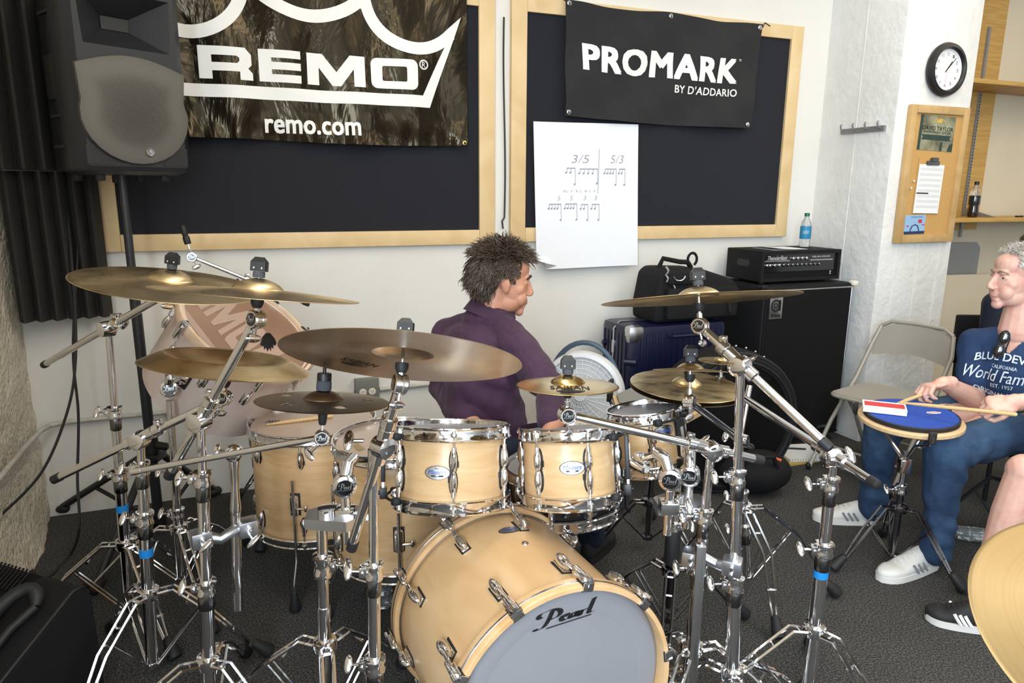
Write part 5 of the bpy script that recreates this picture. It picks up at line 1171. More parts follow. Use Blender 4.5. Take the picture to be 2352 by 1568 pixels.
def tripod(par, base, hub, foot_r, angs, sc=1, feet=True, mat='chrome', low=.055):
    base = V(base); hub = V(hub); axis = (hub-base).normalized(); lowp = base+axis*low
    m = MB(); m.lathe([(.018, -.018), (.030, -.016), (.033, 0), (.030, .014), (.020, .018)], hub, axis, 20); hb = m.build('leg_hub', mat, par)
    m = MB(); m.lathe([(.014, -.010), (.021, -.008), (.021, .008), (.014, .010)], lowp, axis, 18); m.build('brace_hub', mat, par)
    for a in angs:
        d = V((math.cos(R_(a)), math.sin(R_(a)), 0)); td = V((-d.y, d.x, 0)); ft = V((base.x, base.y, 0))+d*foot_r
        k1 = hub+d*.028; hz = hub.z; mid = V((base.x, base.y, 0))+d*foot_r*.52+Z*(hz*.62+.02); end = ft+Z*.035-d*.03
        m = MB()
        for s_ in (-1, 1):
            o = td*(.0145*s_)
            m.tube([k1+o, k1+d*.04+Z*.006+o, mid+o, mid.lerp(end, .5)+o*.8, end+o*.35], .0052, 5)
        for q in (.0, .5, 1.0):
            p = (k1+d*.02).lerp(mid, q) if q < 1 else mid.lerp(end, .5); m.cyl(p-td*.0155, p+td*.0155, .005, n=6)
        l = m.build('leg', mat, par)
        m = MB(); m.lathe([(.008, -.006), (.015, .0), (.0245, .060), (.021, .070), (.0, .070)], end+Z*.012-d*.012, (ft-end+V((0, 0, .004))).normalized()+d*.1, 12)
        zmin = min(p.z for p in m.v)
        for p in m.v: p.z -= (zmin-.0015) if zmin < .0015 else 0
        m.build('rubber_foot', 'rubber', l)
        bm_ = (k1+d*.02).lerp(mid, .82)
        m = MB()
        for s_ in (-1, 1): m.tube([lowp+d*.02+td*.011*s_, bm_+td*.011*s_], .0036, 5)
        m.build('brace', mat, par)
def topnut(par, p, n, style='quick'):
    m = MB(); m.lathe([(.0125, 0), (.0135, .002), (.0135, .012), (.0125, .014)], p, n, 18); m.build('felt_washer', 'grey_felt', par)
    fr = frame(p, n, RT)
    if style == 'quick':
        m = MB(fr); m.prism([(-.017, -.012), (.017, -.012), (.019, 0), (.017, .012), (-.017, .012), (-.019, 0)], .0145, .036); m.add([(-.017, -.012, .036), (.017, -.012, .036), (.017, .012, .036), (-.017, .012, .036), (-.009, -.006, .047), (.009, -.006, .047), (.009, .006, .047), (-.009, .006, .047)], [(0, 1, 5, 4), (1, 2, 6, 5), (2, 3, 7, 6), (3, 0, 4, 7), (4, 5, 6, 7)])
        b = m.build('quick_release_nut', 'black_plastic', par, ang=25)
        for x in (-.009, .009): m = MB(fr); m.ell((x, -.0125, .022), (.0025, .001, .0025), n=8, m=6); m.build('rivet', 'silver', b)
    elif style == 'knob':
        m = MB(fr); m.lathe([(.0115, .0145), (.0115, .028), (.010, .033), (.006, .034)], n=16); m.cyl((0, 0, .03), (0, 0, .044), .003, n=8); m.build('knurled_nut', 'black_plastic', par)
def boom_stand(label, base, top, cyc, cyn, tail, hub_h=.27, foot_r=.34, angs=(90, 210, 330), secs=(.40, .72), name='cymbal_boom_stand', lower_r=.0185, tape=None, headoff=.085, nut='quick', boom_r=.0115, under=None, disc_to=None, group='cymbal boom stands', side=None, hgt_washer=None, boomoff=None):
    base = V(base); top = V(top); ax = (top-base).normalized(); L = (top-base).length
    t = thing(name, label, 'cymbal stand', V((base.x, base.y, 0)), group)
    b0 = base+ax*.045
    P = [b0]+[base.lerp(top, s) for s in secs]+[top-ax*.02]; rr_ = (lower_r, .0148, .0112)
    for i, nm in enumerate(('lower_tube', 'middle_tube', 'upper_tube')):
        m = MB(); m.cyl(P[i]-(ax*.03 if i else V((0, 0, 0))), P[i+1], rr_[i], n=18); tb = m.build(nm, 'chrome', t)
        if tape and i == tape[0]:
            q = P[i].lerp(P[i+1], tape[1]); m = MB(); m.cyl(q-ax*.012, q+ax*.014, rr_[i]+.0008, n=18); m.build('blue_tape', 'blue_tape', tb, label='strip of blue tape')
    for i in (1, 2):
        m = MB(); m.lathe([(rr_[i-1]+.001, -.05), (rr_[i-1]+.003, -.046), (rr_[i-1]+.003, -.01), (rr_[i-1]+.001, -.006)], P[i], ax, 18); m.build('tube_sleeve', 'dark_chrome', t)
        collar(t, P[i]+ax*.012, ax, rr_[i]+.002, side or RT*-1)
    tripod(t, base, base+ax*hub_h, foot_r, angs)
    # boom
    cyc, cyn = V(cyc), V(cyn).normalized()
    head = cyc-cyn*headoff
    ptop = top.copy(); top = top+(boomoff if boomoff is not None else V((0, 0, 0)))
    bd = (head-top).normalized(); tl = top-bd*tail
    m = MB(); m.cyl(tl+bd*.02, head-bd*.02, boom_r, n=16); m.build('boom_arm', 'chrome', t)
    m = MB(); m.lathe([(boom_r*.6, 0), (boom_r+.0015, .004), (boom_r+.002, .03), (boom_r, .032)], tl, bd, 16); m.build('end_cap', 'rubber', t)
    m = MB(); m.lathe([(boom_r+.001, -.05), (boom_r+.006, -.046), (boom_r+.0045, 0), (boom_r+.006, .046), (boom_r+.001, .05)], top, bd, 18); m.build('boom_clamp', 'chrome', t)
    bx = bd.cross(Z).normalized(); 
    if bx.dot(CAMP-top) < 0: bx = -bx
    m = MB(); m.lathe([(.014, -.03), (.024, -.026), (.026, -.004), (.026, .012), (.020, .018)], top-Z*.004, -bx if boomoff is None else (ptop-top), 20); br = m.build('boom_tilter', 'chrome', t); 
    wing(br, top-bx*.018 if boomoff is None else ptop-RT*.02, -bx if boomoff is None else -RT, 1.0)
    m = MB(); q = top+bd*.062; m.lathe([(boom_r+.002, -.012), (boom_r+.007, -.010), (boom_r+.007, .010), (boom_r+.002, .012)], q, bd, 16); m.box(q+Z*(boom_r+.010), (.02, .014, .016), frame(q, Z, bd), .003); cl = m.build('boom_collar', 'chrome', t); m = MB(); m.cyl(q+Z*(boom_r+.014)-bx*.016, q+Z*(boom_r+.014)+bx*.016, .004, n=8); m.build('clamp_bolt', 'chrome_soft', cl)
    # head tilter
    hx = bd.cross(cyn).normalized()
    if hx.dot(CAMP-head) < 0: hx = -hx
    d = disc(t, head, hx)
    m = MB(); m.tube([head+hx*.0, head+cyn*.02-bd*.0], .009, 10); m.cyl(head+cyn*.012, head+cyn*.034, .0075, n=6); m.build('tilter_neck', 'chrome', d)
    wing(d, head-cyn*.018, (-cyn-bd*.3), .8)
    m = MB(); m.cyl(head+cyn*.03, cyc+cyn*(.05), .0038, n=10); m.build('cymbal_rod', 'chrome', t)
    m = MB(); m.lathe([(.006, -.032), (.010, -.030), (.0145, -.020), (.0145, -.010)], cyc+cyn*(hgt_washer or 0), cyn, 16); m.build('cymbal_seat', 'rubber', t)
    return t, P
def base_of(x, y, z): p = atz(x, y, z); return V((p.x, p.y, 0))
def belltop(R, bell, bow): return R*bow+R*bell*.42
def nutpos(par, c, n, D, bell, bow, style='quick'): R = D*.0254/2; topnut(par, c+n*(belltop(R, bell, bow)+.001), n, style)
# S1
b = base_of(297, 1395, .05); tp = atY(249, 752, b.y-.01)
s1, P1 = boom_stand('leftmost chrome boom stand with blue tape holding the wide crash', b, tp, cA, nA, .55, hub_h=.30, angs=(200, 320, 80), secs=(.51, .72), tape=(0, .78), headoff=.022, hgt_washer=.0)
nutpos(s1, cA, nA, 20, .24, .07)
# S2
b = base_of(348, 1525, .05); tp = atY(322, 1006, b.y-.01)
s2, P2 = boom_stand('chrome boom stand with blue tape holding the upside-down china', b, tp, cC-nC*.06, nC, .31, hub_h=.30, angs=(258, 18, 138), secs=(.67, .87), tape=(0, .80), headoff=.062)
# S3
b = base_of(467, 1512, .25); tp = atY(461, 962, b.y-.03)
s3, P3 = boom_stand('chrome boom stand with a multi clamp holding the edge-on crash', b, tp, cB, nB, .215, hub_h=.25, angs=(215, 335, 95), secs=(.49, .82), headoff=.058)
nutpos(s3, cB, nB, 18, .25, .06)
def multi_clamp(par, p, q, nm='multi_clamp'):               # bracket between two tubes
    p, q = V(p), V(q); d = (q-p); L = d.length; d.normalize(); fr = frame(p, Z, d); m = MB(fr)
    m.box((0, 0, 0), (.05, .045, .045), None, .006); m.box((L, 0, 0), (.05, .045, .045), None, .006); m.tube([(.02, 0, -.004), (L*.4, -.012, -.010), (L*.7, -.008, .004), (L-.02, 0, 0)], [.016, .014, .014, .016], 10)
    c = m.build(nm, 'cast_metal', par)
    for o in (0, L):
        m = MB(fr); m.cyl((o, -.036, .008), (o, .036, .008), .006, n=8); m.cyl((o, -.036, -.012), (o, .036, -.012), .006, n=8); m.build('clamp_bolt', 'chrome', c)
    wing(c, fr @ V((0, -.034, .008)), fr.to_3x3() @ V((0, -1, 0)), .9); wing(c, fr @ V((L, -.034, -.012)), fr.to_3x3() @ V((0, -1, 0)), .9)
    return c
# clamped post beside S3 carrying the holed splash
pp = atY(543, 1160, 1.70); a = atY(462, 1236, P3[0].y-.02)
multi_clamp(s3, a, pp)
post0 = atY(547, 1398, 1.70); post1 = atY(538, 1050, 1.70)
m = MB(); m.cyl(post0, post1.lerp(post0, .35), .0125, n=16); m.build('clamped_post', 'chrome', s3)
kq = (post1-post0).length*.36/.11; m = MB(); m.lathe([(.0125, 0), (.0145, .01*kq), (.010, .05*kq), (.0125, .09*kq), (.015, .11*kq)], post1.lerp(post0, .36), (post1-post0).normalized(), 16); m.build('post_neck', 'chrome', s3)
m = MB(); m.ell(post1+Z*.012, (.024, .024, .024)); bl = m.build('ball_clamp', 'chrome', s3); wing(bl, post1+Z*.02-RT*.02, -RT, .7)
hd_ = cE-nE*.085; bt = atd(302, 1084, 1.72); 
m = MB(); m.cyl(bt, hd_, .008, n=12); m.build('splash_boom', 'chrome_soft', s3)
m = MB(); m.cyl(bt, bt+(hd_-bt).normalized()*.03, .0085, n=12); m.build('boom_cap', 'chrome', s3)
d_ = disc(s3, hd_, (CAMP-hd_).normalized().cross(nE).cross(nE)*-1 if False else (CAMP-hd_)-nE*((CAMP-hd_).dot(nE)), .018, .026); wing(d_, hd_-nE*.02-RT*.01, -RT-nE, .8)
m = MB(); m.cyl(hd_, cE+nE*.06, .0035, n=8); m.build('cymbal_rod', 'chrome', s3)
m = MB(); m.lathe([(.007, -.055), (.009, -.05), (.011, -.03), (.020, -.022), (.021, -.008), (.018, -.002)], cE, nE, 18); m.build('cymbal_seat', 'rubber', s3)
q = cE+nE*belltop(.1524, .3, .05); m = MB(); m.lathe([(.0165, 0), (.0175, .003), (.017, .02), (.0155, .022)], q, nE, 18); m.build('felt_washer', 'grey_felt', s3)
m = MB(); m.lathe([(.0165, .0225), (.0165, .037), (.015, .04), (.004, .04), (.004, .052)], q, nE, 18); m.build('knurled_nut', 'black_plastic', s3)
# S4 under the gong drum
b = base_of(418, 1335, .04); tp = atY(389, 905, b.y)
t = thing('gong_drum_stand', 'chrome stand with a ball joint carrying the tilted gong drum', 'drum stand', b)
ax4 = (tp-b).normalized()
for i, (u0, u1, r) in enumerate(((.05, .40, .0185), (.38, .62, .015), (.60, .97, .013))): m = MB(); m.cyl(b.lerp(tp, u0), b.lerp(tp, u1), r, n=18); m.build(('lower_tube', 'middle_tube', 'upper_tube')[i], 'chrome', t)
collar(t, b.lerp(tp, .62), ax4, .014, -RT); collar(t, b.lerp(tp, .41), ax4, .016, -RT)
tripod(t, b, b+ax4*.26, .36, (190, 310, 70))
disc(t, tp+Z*.02, CAMP-tp, .03, .05); m = MB(); m.cyl(tp, tp+Z*.05, .02, n=16); m.build('ball_socket', 'chrome', t)
m = MB(); m.tube([tp+Z*.03, GONG_SOCKET+(tp-GONG_SOCKET)*.3+Z*.02, GONG_SOCKET], .018, 14); m.build('tilt_arm', 'chrome', t)
# S0 empty boom behind the gong drum
h0 = atd(441, 590, 2.95); tp = atd(600, 655, 3.05); b = V((tp.x+.05, tp.y-.02, 0))
t, P0 = boom_stand('chrome boom stand without a cymbal reaching up behind the gong drum', b, tp, h0+V((-.03, 0, 1))*.0, V((-.22, 0, 1)), .22, hub_h=.28, angs=(30, 150, 270), secs=(.42, .72), headoff=.0, boom_r=.008, hgt_washer=-.2)
m = MB(); n_ = V((-.22, 0, 1)).normalized(); m.lathe([(.012, .055), (.014, .06), (.014, .085), (.010, .09), (.012, .095), (.012, .13), (.008, .135)], h0, n_, 14); m.build('cymbal_sleeve', 'rubber', t); m = MB(); m.cyl(h0, h0+n_*.06, .004, n=8); m.build('sleeve_rod', 'chrome', t)
# S6 ride stand (front)
b = V((-.308, 1.475, 0)); tp = atY(856, 1012, 1.475)
b = atY(858, 1700, 1.475); b.z = 0
s6, P6 = boom_stand('chrome boom stand with blue tape in front of the floor toms holding the ride', b, tp, cD, nD, .315, hub_h=.17, angs=(40, 160, 280), secs=(.39, .65), tape=(0, .78), headoff=.055, boomoff=V((.026, -.026, 0)))
topnut(s6, cD+nD*belltop(.254, .26, .05)+nD*.001, nD)
# S10 right foreground stand
b = base_of(1873, 1450, .30); b.z = 0; tp = atY(1915, 1048, b.y+.01)
b = atY(1848, 1660, tp.y); b.z = 0
s10, P10 = boom_stand('chrome boom stand with blue tape alone on the right side of the kit', b, tp, cJ, nJ, .165, hub_h=.30, angs=(185, 300, 65), secs=(.655, .89), tape=(0, .88), headoff=.075, foot_r=.36)
m = MB(); m.lathe([(.009, 0), (.010, .008), (.006, .012)], cJ+nJ*belltop(.0762, .32, .07), nJ, 12); m.build('small_nut', 'black_plastic', s10)
# S7 stand in front with tom holder and the golden splash
b = base_of(1582, 1495, .25); tp = atY(1640, 1034, b.y+.02); tp = atY(1634, 1030, b.y+.02)
s7, P7 = boom_stand('chrome combination stand right of the bass drum with the long boom for the golden splash', b, tp, cF, nF, .16, hub_h=.26, angs=(120, 240, 0), secs=(.58, .76), headoff=.075)
nutpos(s7, cF, nF, 10, .34, .07)
# S8
b = base_of(1689, 1556, .20); tp = atY(1701, 836, b.y+.04)
s8, P8 = boom_stand('tall chrome boom stand holding the wide right crash cymbal', b, tp, cG, nG, .29, hub_h=.21, angs=(150, 270, 30), secs=(.43, .71), headoff=.07)
nutpos(s8, cG, nG, 20, .22, .045)
# S9
b = base_of(1716, 1352, 0); tp = atY(1700, 1008, b.y-.05)
s9, P9 = boom_stand('chrome boom stand behind the kit holding the small splash over the hi-hats', b, tp, cI, nI, .22, hub_h=.36, angs=(270, 350, 150), secs=(.40, .62), tape=(1, .75), headoff=.085, foot_r=.32)
m = MB(); m.cyl(tp, atY(1722, 885, tp.y+.06), .010, n=14); m.build('side_post', 'chrome', s9)
nutpos(s9, cI, nI, 8, .36, .08)
# K stand (mostly outside the picture)
t, Pk = boom_stand('chrome boom stand under the plain gold cymbal at the right edge', V((1.18, .70, 0)), V((1.15, .72, .72)), cK, nK, .12, hub_h=.22, angs=(20, 140, 260), secs=(.45, .75), headoff=.07)
nutpos(t, cK, nK, 18, .2, .03)
# tom holders --------------------------------------------------------------
def tom_holder(par, plate_c, rods, targets):
    m = MB(); m.prism([(-.07, -.035), (.04, -.05), (.075, -.01), (.06, .045), (-.03, .055), (-.075, .02)], -.014, .014, frame(plate_c, Z, RT)); pl = m.build('holder_plate', 'cast_metal', par)
    m = MB(); m.lathe([(.017, .013), (.024, .014), (.024, .03), (.014, .031)], plate_c-RT*.02, Z, 20); m.build('plate_socket', 'chrome', pl)
    for p, g in zip(rods, targets):
        m = MB(); m.rod(p-Z*.085, p+Z*.055, .0125, 16); m.build('holder_rod', 'chrome', pl)
        m = MB(); m.box(p-Z*.0, (.05, .045, .035), frame(p, Z, RT), .006); cl = m.build('rod_clamp', 'chrome', pl); wing(cl, p+RT*.022, RT, .95)
        c = p+Z*.078; d = disc(pl, c, (CAMP-c)*V((1, 1, 0)) if False else V((CAMP.x-c.x, CAMP.y-c.y, 0)), .030, .038)
        e = (g-c); e1 = e.normalized()
        m = MB(); m.tube([c+Z*.008, c+Z*.05+e1*.02, c+Z*.055+e1*.05], .017, 14); m.build('knuckle', 'chrome', d)
        m = MB(); m.cyl(c+Z*.055+e1*.04, g, .0105, n=14); m.build('l_arm', 'chrome', d)
        m = MB(); m.lathe([(.014, -.035), (.019, -.03), (.019, .012), (.014, .016)], g-e1*.01, e1, 18); m.box(g-e1*.02+Z*.024, (.03, .024, .022), frame(g, Z, e1), .004); m.build('arm_clamp', 'chrome', d)
b = base_of(740, 1478, .30); tp = atY(739, 1190, b.y); ax5 = (tp-b).normalized()
t = thing('tom_stand', 'chrome tom stand with a cast holder plate in front of the floor toms', 'drum stand', b)
for i, (u0, u1, r) in enumerate(((.06, .62, .0185), (.60, .80, .016), (.78, 1.0, .014))): m = MB(); m.cyl(b.lerp(tp, u0), b.lerp(tp, u1), r, n=18); m.build(('lower_tube', 'middle_tube', 'upper_tube')[i], 'chrome', t)
collar(t, b.lerp(tp, .80), ax5, .017, RT, .06); tripod(t, b, b+ax5*.30, .36, (170, 290, 50))
g1 = T1 @ (RZ(a1(T1, 908, 1060, 1.95)-4) @ V((.1524+.052, 0, .105)))
rp = atY(795, 1178, b.y-.0)
tom_holder(t, tp+Z*.0+RT*.035, [rp], [g1])
g2 = T2 @ (RZ(a1(T2, 1402, 1060, 1.93)+2) @ V((.127+.052, 0, .095))); g3 = T3 @ (RZ(a1(T3, 1530, 1060, 2.1)) @ V((.1016+.052, 0, .08)))
pc_ = atY(1565, 1160, P7[1].y+.06)
tom_holder(s7, pc_, [atY(1536, 1162, pc_.y-.06), atY(1580, 1150, pc_.y+.05)], [g2, g3])
m = MB(); m.cyl(pc_, V((P7[1].x, P7[1].y, pc_.z)), .014, n=12); m.build('plate_arm', 'cast_metal', s7)
a = atY(1590, 1276, P7[0].y); q = atY(1682, 1300, P8[0].y); multi_clamp(s8, q, a)
m = MB(); m.box(atY(1597, 1430, P7[0].y-.05), (.026, .026, .46), None, .004); m.build('clamped_post', 'chrome_soft', s8)
# hi-hat stand --------------------------------------------------------------
b = V((.548, 2.160, 0)); top = cH-nH*.06
t = thing('hi_hat_stand', 'chrome hi-hat stand with a black lower sleeve right of the bass drum', 'hi-hat stand', b)
m = MB(); m.cyl(b+Z*.30, top, .0115, n=16); m.build('upper_tube', 'chrome', t)
m = MB(); m.cyl(b+Z*.10, b+Z*.34, .0155, n=16); m.build('lower_tube', 'dark_chrome', t)
m = MB(); m.lathe([(.018, .26), (.026, .27), (.026, .385), (.019, .395)], b, Z, 18); m.build('black_sleeve', 'rubber', t)
m = MB(); m.cyl(top, cH+nH*.10, .003, n=8); m.build('pull_rod', 'chrome', t)
m = MB(); m.lathe([(.010, .012), (.012, .016), (.012, .03), (.007, .032)], cH+nH*.022, nH, 14); m.build('clutch', 'black_plastic', t)
m = MB(); m.lathe([(.006, -.06), (.02, -.05), (.024, -.03), (.022, -.02)], cH-nH*.028, nH, 18); m.build('cymbal_seat', 'black_plastic', t)
tripod(t, b, b+Z*.24, .30, (15, 135, 255), mat='dark_chrome')
m = MB(frame(b+V((-.10, .16, 0)), Z, V((-.4, 1, 0)))); m.box((0, 0, .045), (.26, .085, .008), None, .004); m.box((0, 0, .006), (.24, .08, .006)); m.build('pedal_plate', 'black_powder', t)
collar(t, b+Z*.40, Z, .014, RT)
# practice pad on a low stand behind the smallest tom -------------------------
pcn = atd(1508, 925, 2.86); b = V((pcn.x-.01, pcn.y, 0)); pn = V((.0, -.10, 1)).normalized()
fr = frame(pcn, pn, RT)
t = thing('octagonal_practice_pad', 'octagonal grey practice pad with a wooden base behind the hi-hats', 'practice pad', fr)
oc8 = lambda r: [(r*math.cos(R_(22.5+45*k)), r*math.sin(R_(22.5+45*k))) for k in range(8)]
m = MB(fr); m.prism(oc8(.185), -.022, .0); m.build('wood_base', 'pad_wood', t)
m = MB(fr); m.prism(oc8(.168), .0003, .012); m.build('rubber_pad', 'pad_grey', t)
st_ = thing('practice_pad_stand', 'folding dark chrome stand under the octagonal practice pad', 'stand', b)
m = MB(); m.cyl(b+Z*.05, pcn-Z*.10, .0125, n=14); m.build('tube', 'dark_chrome', st_)
for k, a in enumerate((35, 155, 275)):
    d = fr.to_3x3() @ V((math.cos(R_(a+120)), math.sin(R_(a+120)), 0)); p = pcn-pn*.024
    m = MB(); m.tube([pcn-Z*.11, p+d*.10-Z*.05, p+d*.188-Z*.02, p+d*.199+pn*.0, p+d*.199+pn*.05], .007, 8); ba = m.build('basket_arm', 'dark_chrome', st_)
    m = MB(); q = p+d*.199+pn*.045; m.box(q, (.016, .05, .09), frame(q, pn, d), .005); m.build('rubber_grip', 'rubber', ba)
tripod(st_, b, b+Z*.22, .27, (195, 315, 75), mat='dark_chrome')
collar(st_, b+Z*.36, Z, .014, RT)
# ------------------------------------------------------------------ people
from mathutils.bvhtree import BVHTree
import numpy as np
def blob(m, voxel, smooth, name, mat, parent, fn=None, cut=None, bvh=False):
    me = bpy.data.meshes.new('tmp'); me.from_pydata([p[:] for p in m.v], [], m.f); o = bpy.data.objects.new('tmp', me); COL.objects.link(o)
    md = o.modifiers.new('r', 'REMESH'); md.mode = 'VOXEL'; md.voxel_size = voxel
    if smooth: ms = o.modifiers.new('s', 'SMOOTH'); ms.factor = .5; ms.iterations = smooth
    bpy.context.view_layer.update(); dg = bpy.context.evaluated_depsgraph_get(); nm = bpy.data.meshes.new_from_object(o.evaluated_get(dg)); bpy.data.objects.remove(o)
    n = len(nm.vertices); co = np.empty(n*3, np.float32); nm.vertices.foreach_get('co', co); co = co.reshape(-1, 3).astype(float)
    if fn:
        no = np.empty(n*3, np.float32); nm.vertices.foreach_get('normal', no); no = no.reshape(-1, 3); co = fn(co, no)
    tree = BVHTree.FromPolygons([V(c) for c in co], [tuple(q.vertices) for q in nm.polygons]) if bvh else None
    inv = np.array(WM[parent].inverted()); loc = co @ inv[:3, :3].T+inv[:3, 3]
    nm.vertices.foreach_set('co', loc.astype(np.float32).ravel()); nm.update()
    if cut is not None:
        kill = cut(co); bm = bmesh.new(); bm.from_mesh(nm); bm.verts.ensure_lookup_table(); bmesh.ops.delete(bm, geom=[v for v in bm.verts if kill[v.index]], context='VERTS'); bm.to_mesh(nm); bm.free()
    nm.materials.clear(); nm.materials.append(MATS[mat]); nm.shade_smooth(); nm.name = name
    return put(name, nm, parent), tree
def rot3(ex, ey, ez):
    m = Matrix.Identity(4)
    for i, a in enumerate((ex, ey, ez)):
        for k in range(3): m[k][i] = a[k]
    return m
def headframe(c, f, tilt=0):
    f = V(f).normalized(); r = f.cross(Z).normalized(); u = r.cross(f).normalized(); m = rot3(r, f, u); m.translation = V(c)
    return m @ Matrix.Rotation(R_(tilt), 4, 'X')
def head_prims(m, H, s=1.0, nose=1.0, jaw=1.0, ears=(1, 1)):
    R3 = H
    def E(x, y, z, a, b, c, rot=None): m.ell(H @ V((x*s, y*s, z*s)), (a*s, b*s, c*s), (H @ rot) if rot is not None else H, n=20, m=14)
    def C(p, q, a, b): m.cap(H @ (V(p)*s), H @ (V(q)*s), a*s, b*s)
    E(0, -.016, .042, .076, .096, .083); E(0, .03, -.01, .064, .062, .082); E(0, .036, .055, .062, .055, .052)
    E(0, .032, -.068, .052*jaw, .052, .042); E(0, .074, -.100, .024*jaw, .018, .019); E(.029, .022, -.066, .027*jaw, .045, .038); E(-.029, .022, -.066, .027*jaw, .045, .038)
    E(0, .080, .030, .050, .013, .012); E(.028, .080, .026, .022, .012, .008); E(-.028, .080, .026, .022, .012, .008)
    for k in (-1, 1):
        E(k*.041, .050, -.016, .024, .024, .026); E(k*.030, .062, -.048, .030, .026, .034); E(k*.011, .099*nose+.003, -.034, .0085, .011, .0075)
        E(k*.031, .0755, .008, .017, .0095, .0105)
        if ears[0 if k < 0 else 1]:
            rt = Matrix.Rotation(R_(12), 4, 'X') @ Matrix.Rotation(R_(-k*22), 4, 'Z')
            E(k*.079, -.008, .0, .0065, .018, .031, rt); E(k*.083, -.018, .008, .005, .010, .022, rt); E(k*.076, -.002, -.024, .006, .010, .010, rt)
    C((0, .088, .018), (0, .110*nose, -.026), .0085, .0105); E(0, .108*nose, -.030, .0125, .0125, .0105)
    E(0, .090, -.054, .024, .010, .008); E(0, .0925, -.062, .020, .0085, .0055); E(0, .091, -.071, .018, .0085, .0065); E(0, .082, -.082, .022, .012, .008)
    C((0, -.022, -.045), (0, -.05, -.165), .056, .060)
def face_parts(par, H, s=1, iris_dir=(0, 1, 0), brow='hair_brown', brow_w=1.0):
    for k in (-1, 1):
        c = V((k*.031, .0735, .007))*s
        m = MB(H); m.ell(c, (.0125*s, .0125*s, .0118*s), n=16, m=12); e = m.build('eye', 'eye_white', par)
        d = V(iris_dir).normalized(); m = MB(H); m.ell(c+d*.0085*s, (.0052*s, .0052*s, .0052*s), n=12, m=8); m.build('iris', 'iris', e)
        m = MB(H)
        m.tube([V((k*(.031+.0165*math.cos(R_(a))), .0815+.003*math.sin(R_(a)), .007+.0095*math.sin(R_(a))))*s for a in range(0, 181, 20)], .0028*s, 6); m.build('eyelid', par['skinmat'], e)
        m = MB(H); m.tube([V((k*.012, .0925, .028))*s, V((k*.028, .0925, .0345))*s, V((k*.046, .082, .029))*s, V((k*.053, .073, .022))*s], [.003*s, .0048*s*brow_w, .0042*s*brow_w, .0015*s], 6); m.build('eyebrow', brow, par)
    m = MB(H); m.tube([V((x*.024, .0985-.010*x*x, -.0655-.003*abs(x)))*s for x in (-1, -.6, -.2, .2, .6, 1)], [.0012*s, .003*s, .0036*s, .0036*s, .003*s, .0012*s], 6); m.build('mouth', 'lip', par)
def hair(par, H, mat, n, keep, flow, length, r, s=1, cap=1.02, curl=.5, seed=1, lift=(.2, .7)):
    rnd = random.Random(seed); m = MB()
    C0 = V((0, -.014, .042))*s; Rr = (.079*s*cap, .099*s*cap, .086*s*cap)
    gv = []; N1, N2 = 40, 26                                 # cap surface
    idx = {}; vs = []; fs = []
    for j in range(N2+1):
        t = math.pi*j/N2
        for i in range(N1):
            a = 2*math.pi*i/N1; vs.append((Rr[0]*math.sin(t)*math.cos(a), Rr[1]*math.sin(t)*math.sin(a), Rr[2]*math.cos(t)))
    ok = []
    for v in vs: p = C0+V(v); ok.append(keep(p/s))
    for j in range(N2):
        for i in range(N1):
            q = (j*N1+i, (j+1)*N1+i, (j+1)*N1+(i+1) % N1, j*N1+(i+1) % N1)
            if all(ok[k] for k in q): fs.append(q)
    m.add([H @ (C0+V(v)) for v in vs], fs)
    c = 0; tries = 0
    while c < n and tries < n*20:
        tries += 1
        a = rnd.uniform(0, 2*math.pi); z = rnd.uniform(-1, 1); q = math.sqrt(1-z*z); nr = V((q*math.cos(a), q*math.sin(a), z))
        p = C0+V((nr.x*Rr[0], nr.y*Rr[1], nr.z*Rr[2]))
        if not keep(p/s): continue
        c += 1; L = length(p/s)*rnd.uniform(.7, 1.15)*s; d = (flow(p/s, nr)+V((rnd.gauss(0, .22), rnd.gauss(0, .22), rnd.gauss(0, .22)))).normalized()
        pts = [p-nr*.004]; ph = rnd.uniform(0, 6.3); k = 7; ax = nr.cross(d); ax = ax.normalized() if ax.length > 1e-4 else V((1, 0, 0)); cur = p.copy(); lf_ = rnd.uniform(*lift)
        for i in range(1, k+1):
            u = i/k; dd = (nr*lf_*(1-u*1.5)+d+ax*curl*math.sin(ph+u*5)+V((0, 0, -.35*u))).normalized(); cur = cur+dd*(L/k)
            e = V(((cur.x-C0.x)/Rr[0], (cur.y-C0.y)/Rr[1], (cur.z-C0.z)/Rr[2]))      # stay outside the skull
            if e.length < 1.015 and cur.z > -.05*s: e = e.normalized()*1.02; cur = C0+V((e.x*Rr[0], e.y*Rr[1], e.z*Rr[2]))
            pts.append(cur.copy())
        if cur.z < .0 and cur.y > -.045*s and abs(cur.x) > .03*s: c -= 1; continue
        rr_ = r*rnd.uniform(.6, 1.3)*s; m.tube([H @ x for x in pts], [rr_*.8, rr_, rr_, rr_, rr_*.85, rr_*.7, rr_*.45, rr_*.12], 4)
    return m.build('hair', mat, par, ang=80)
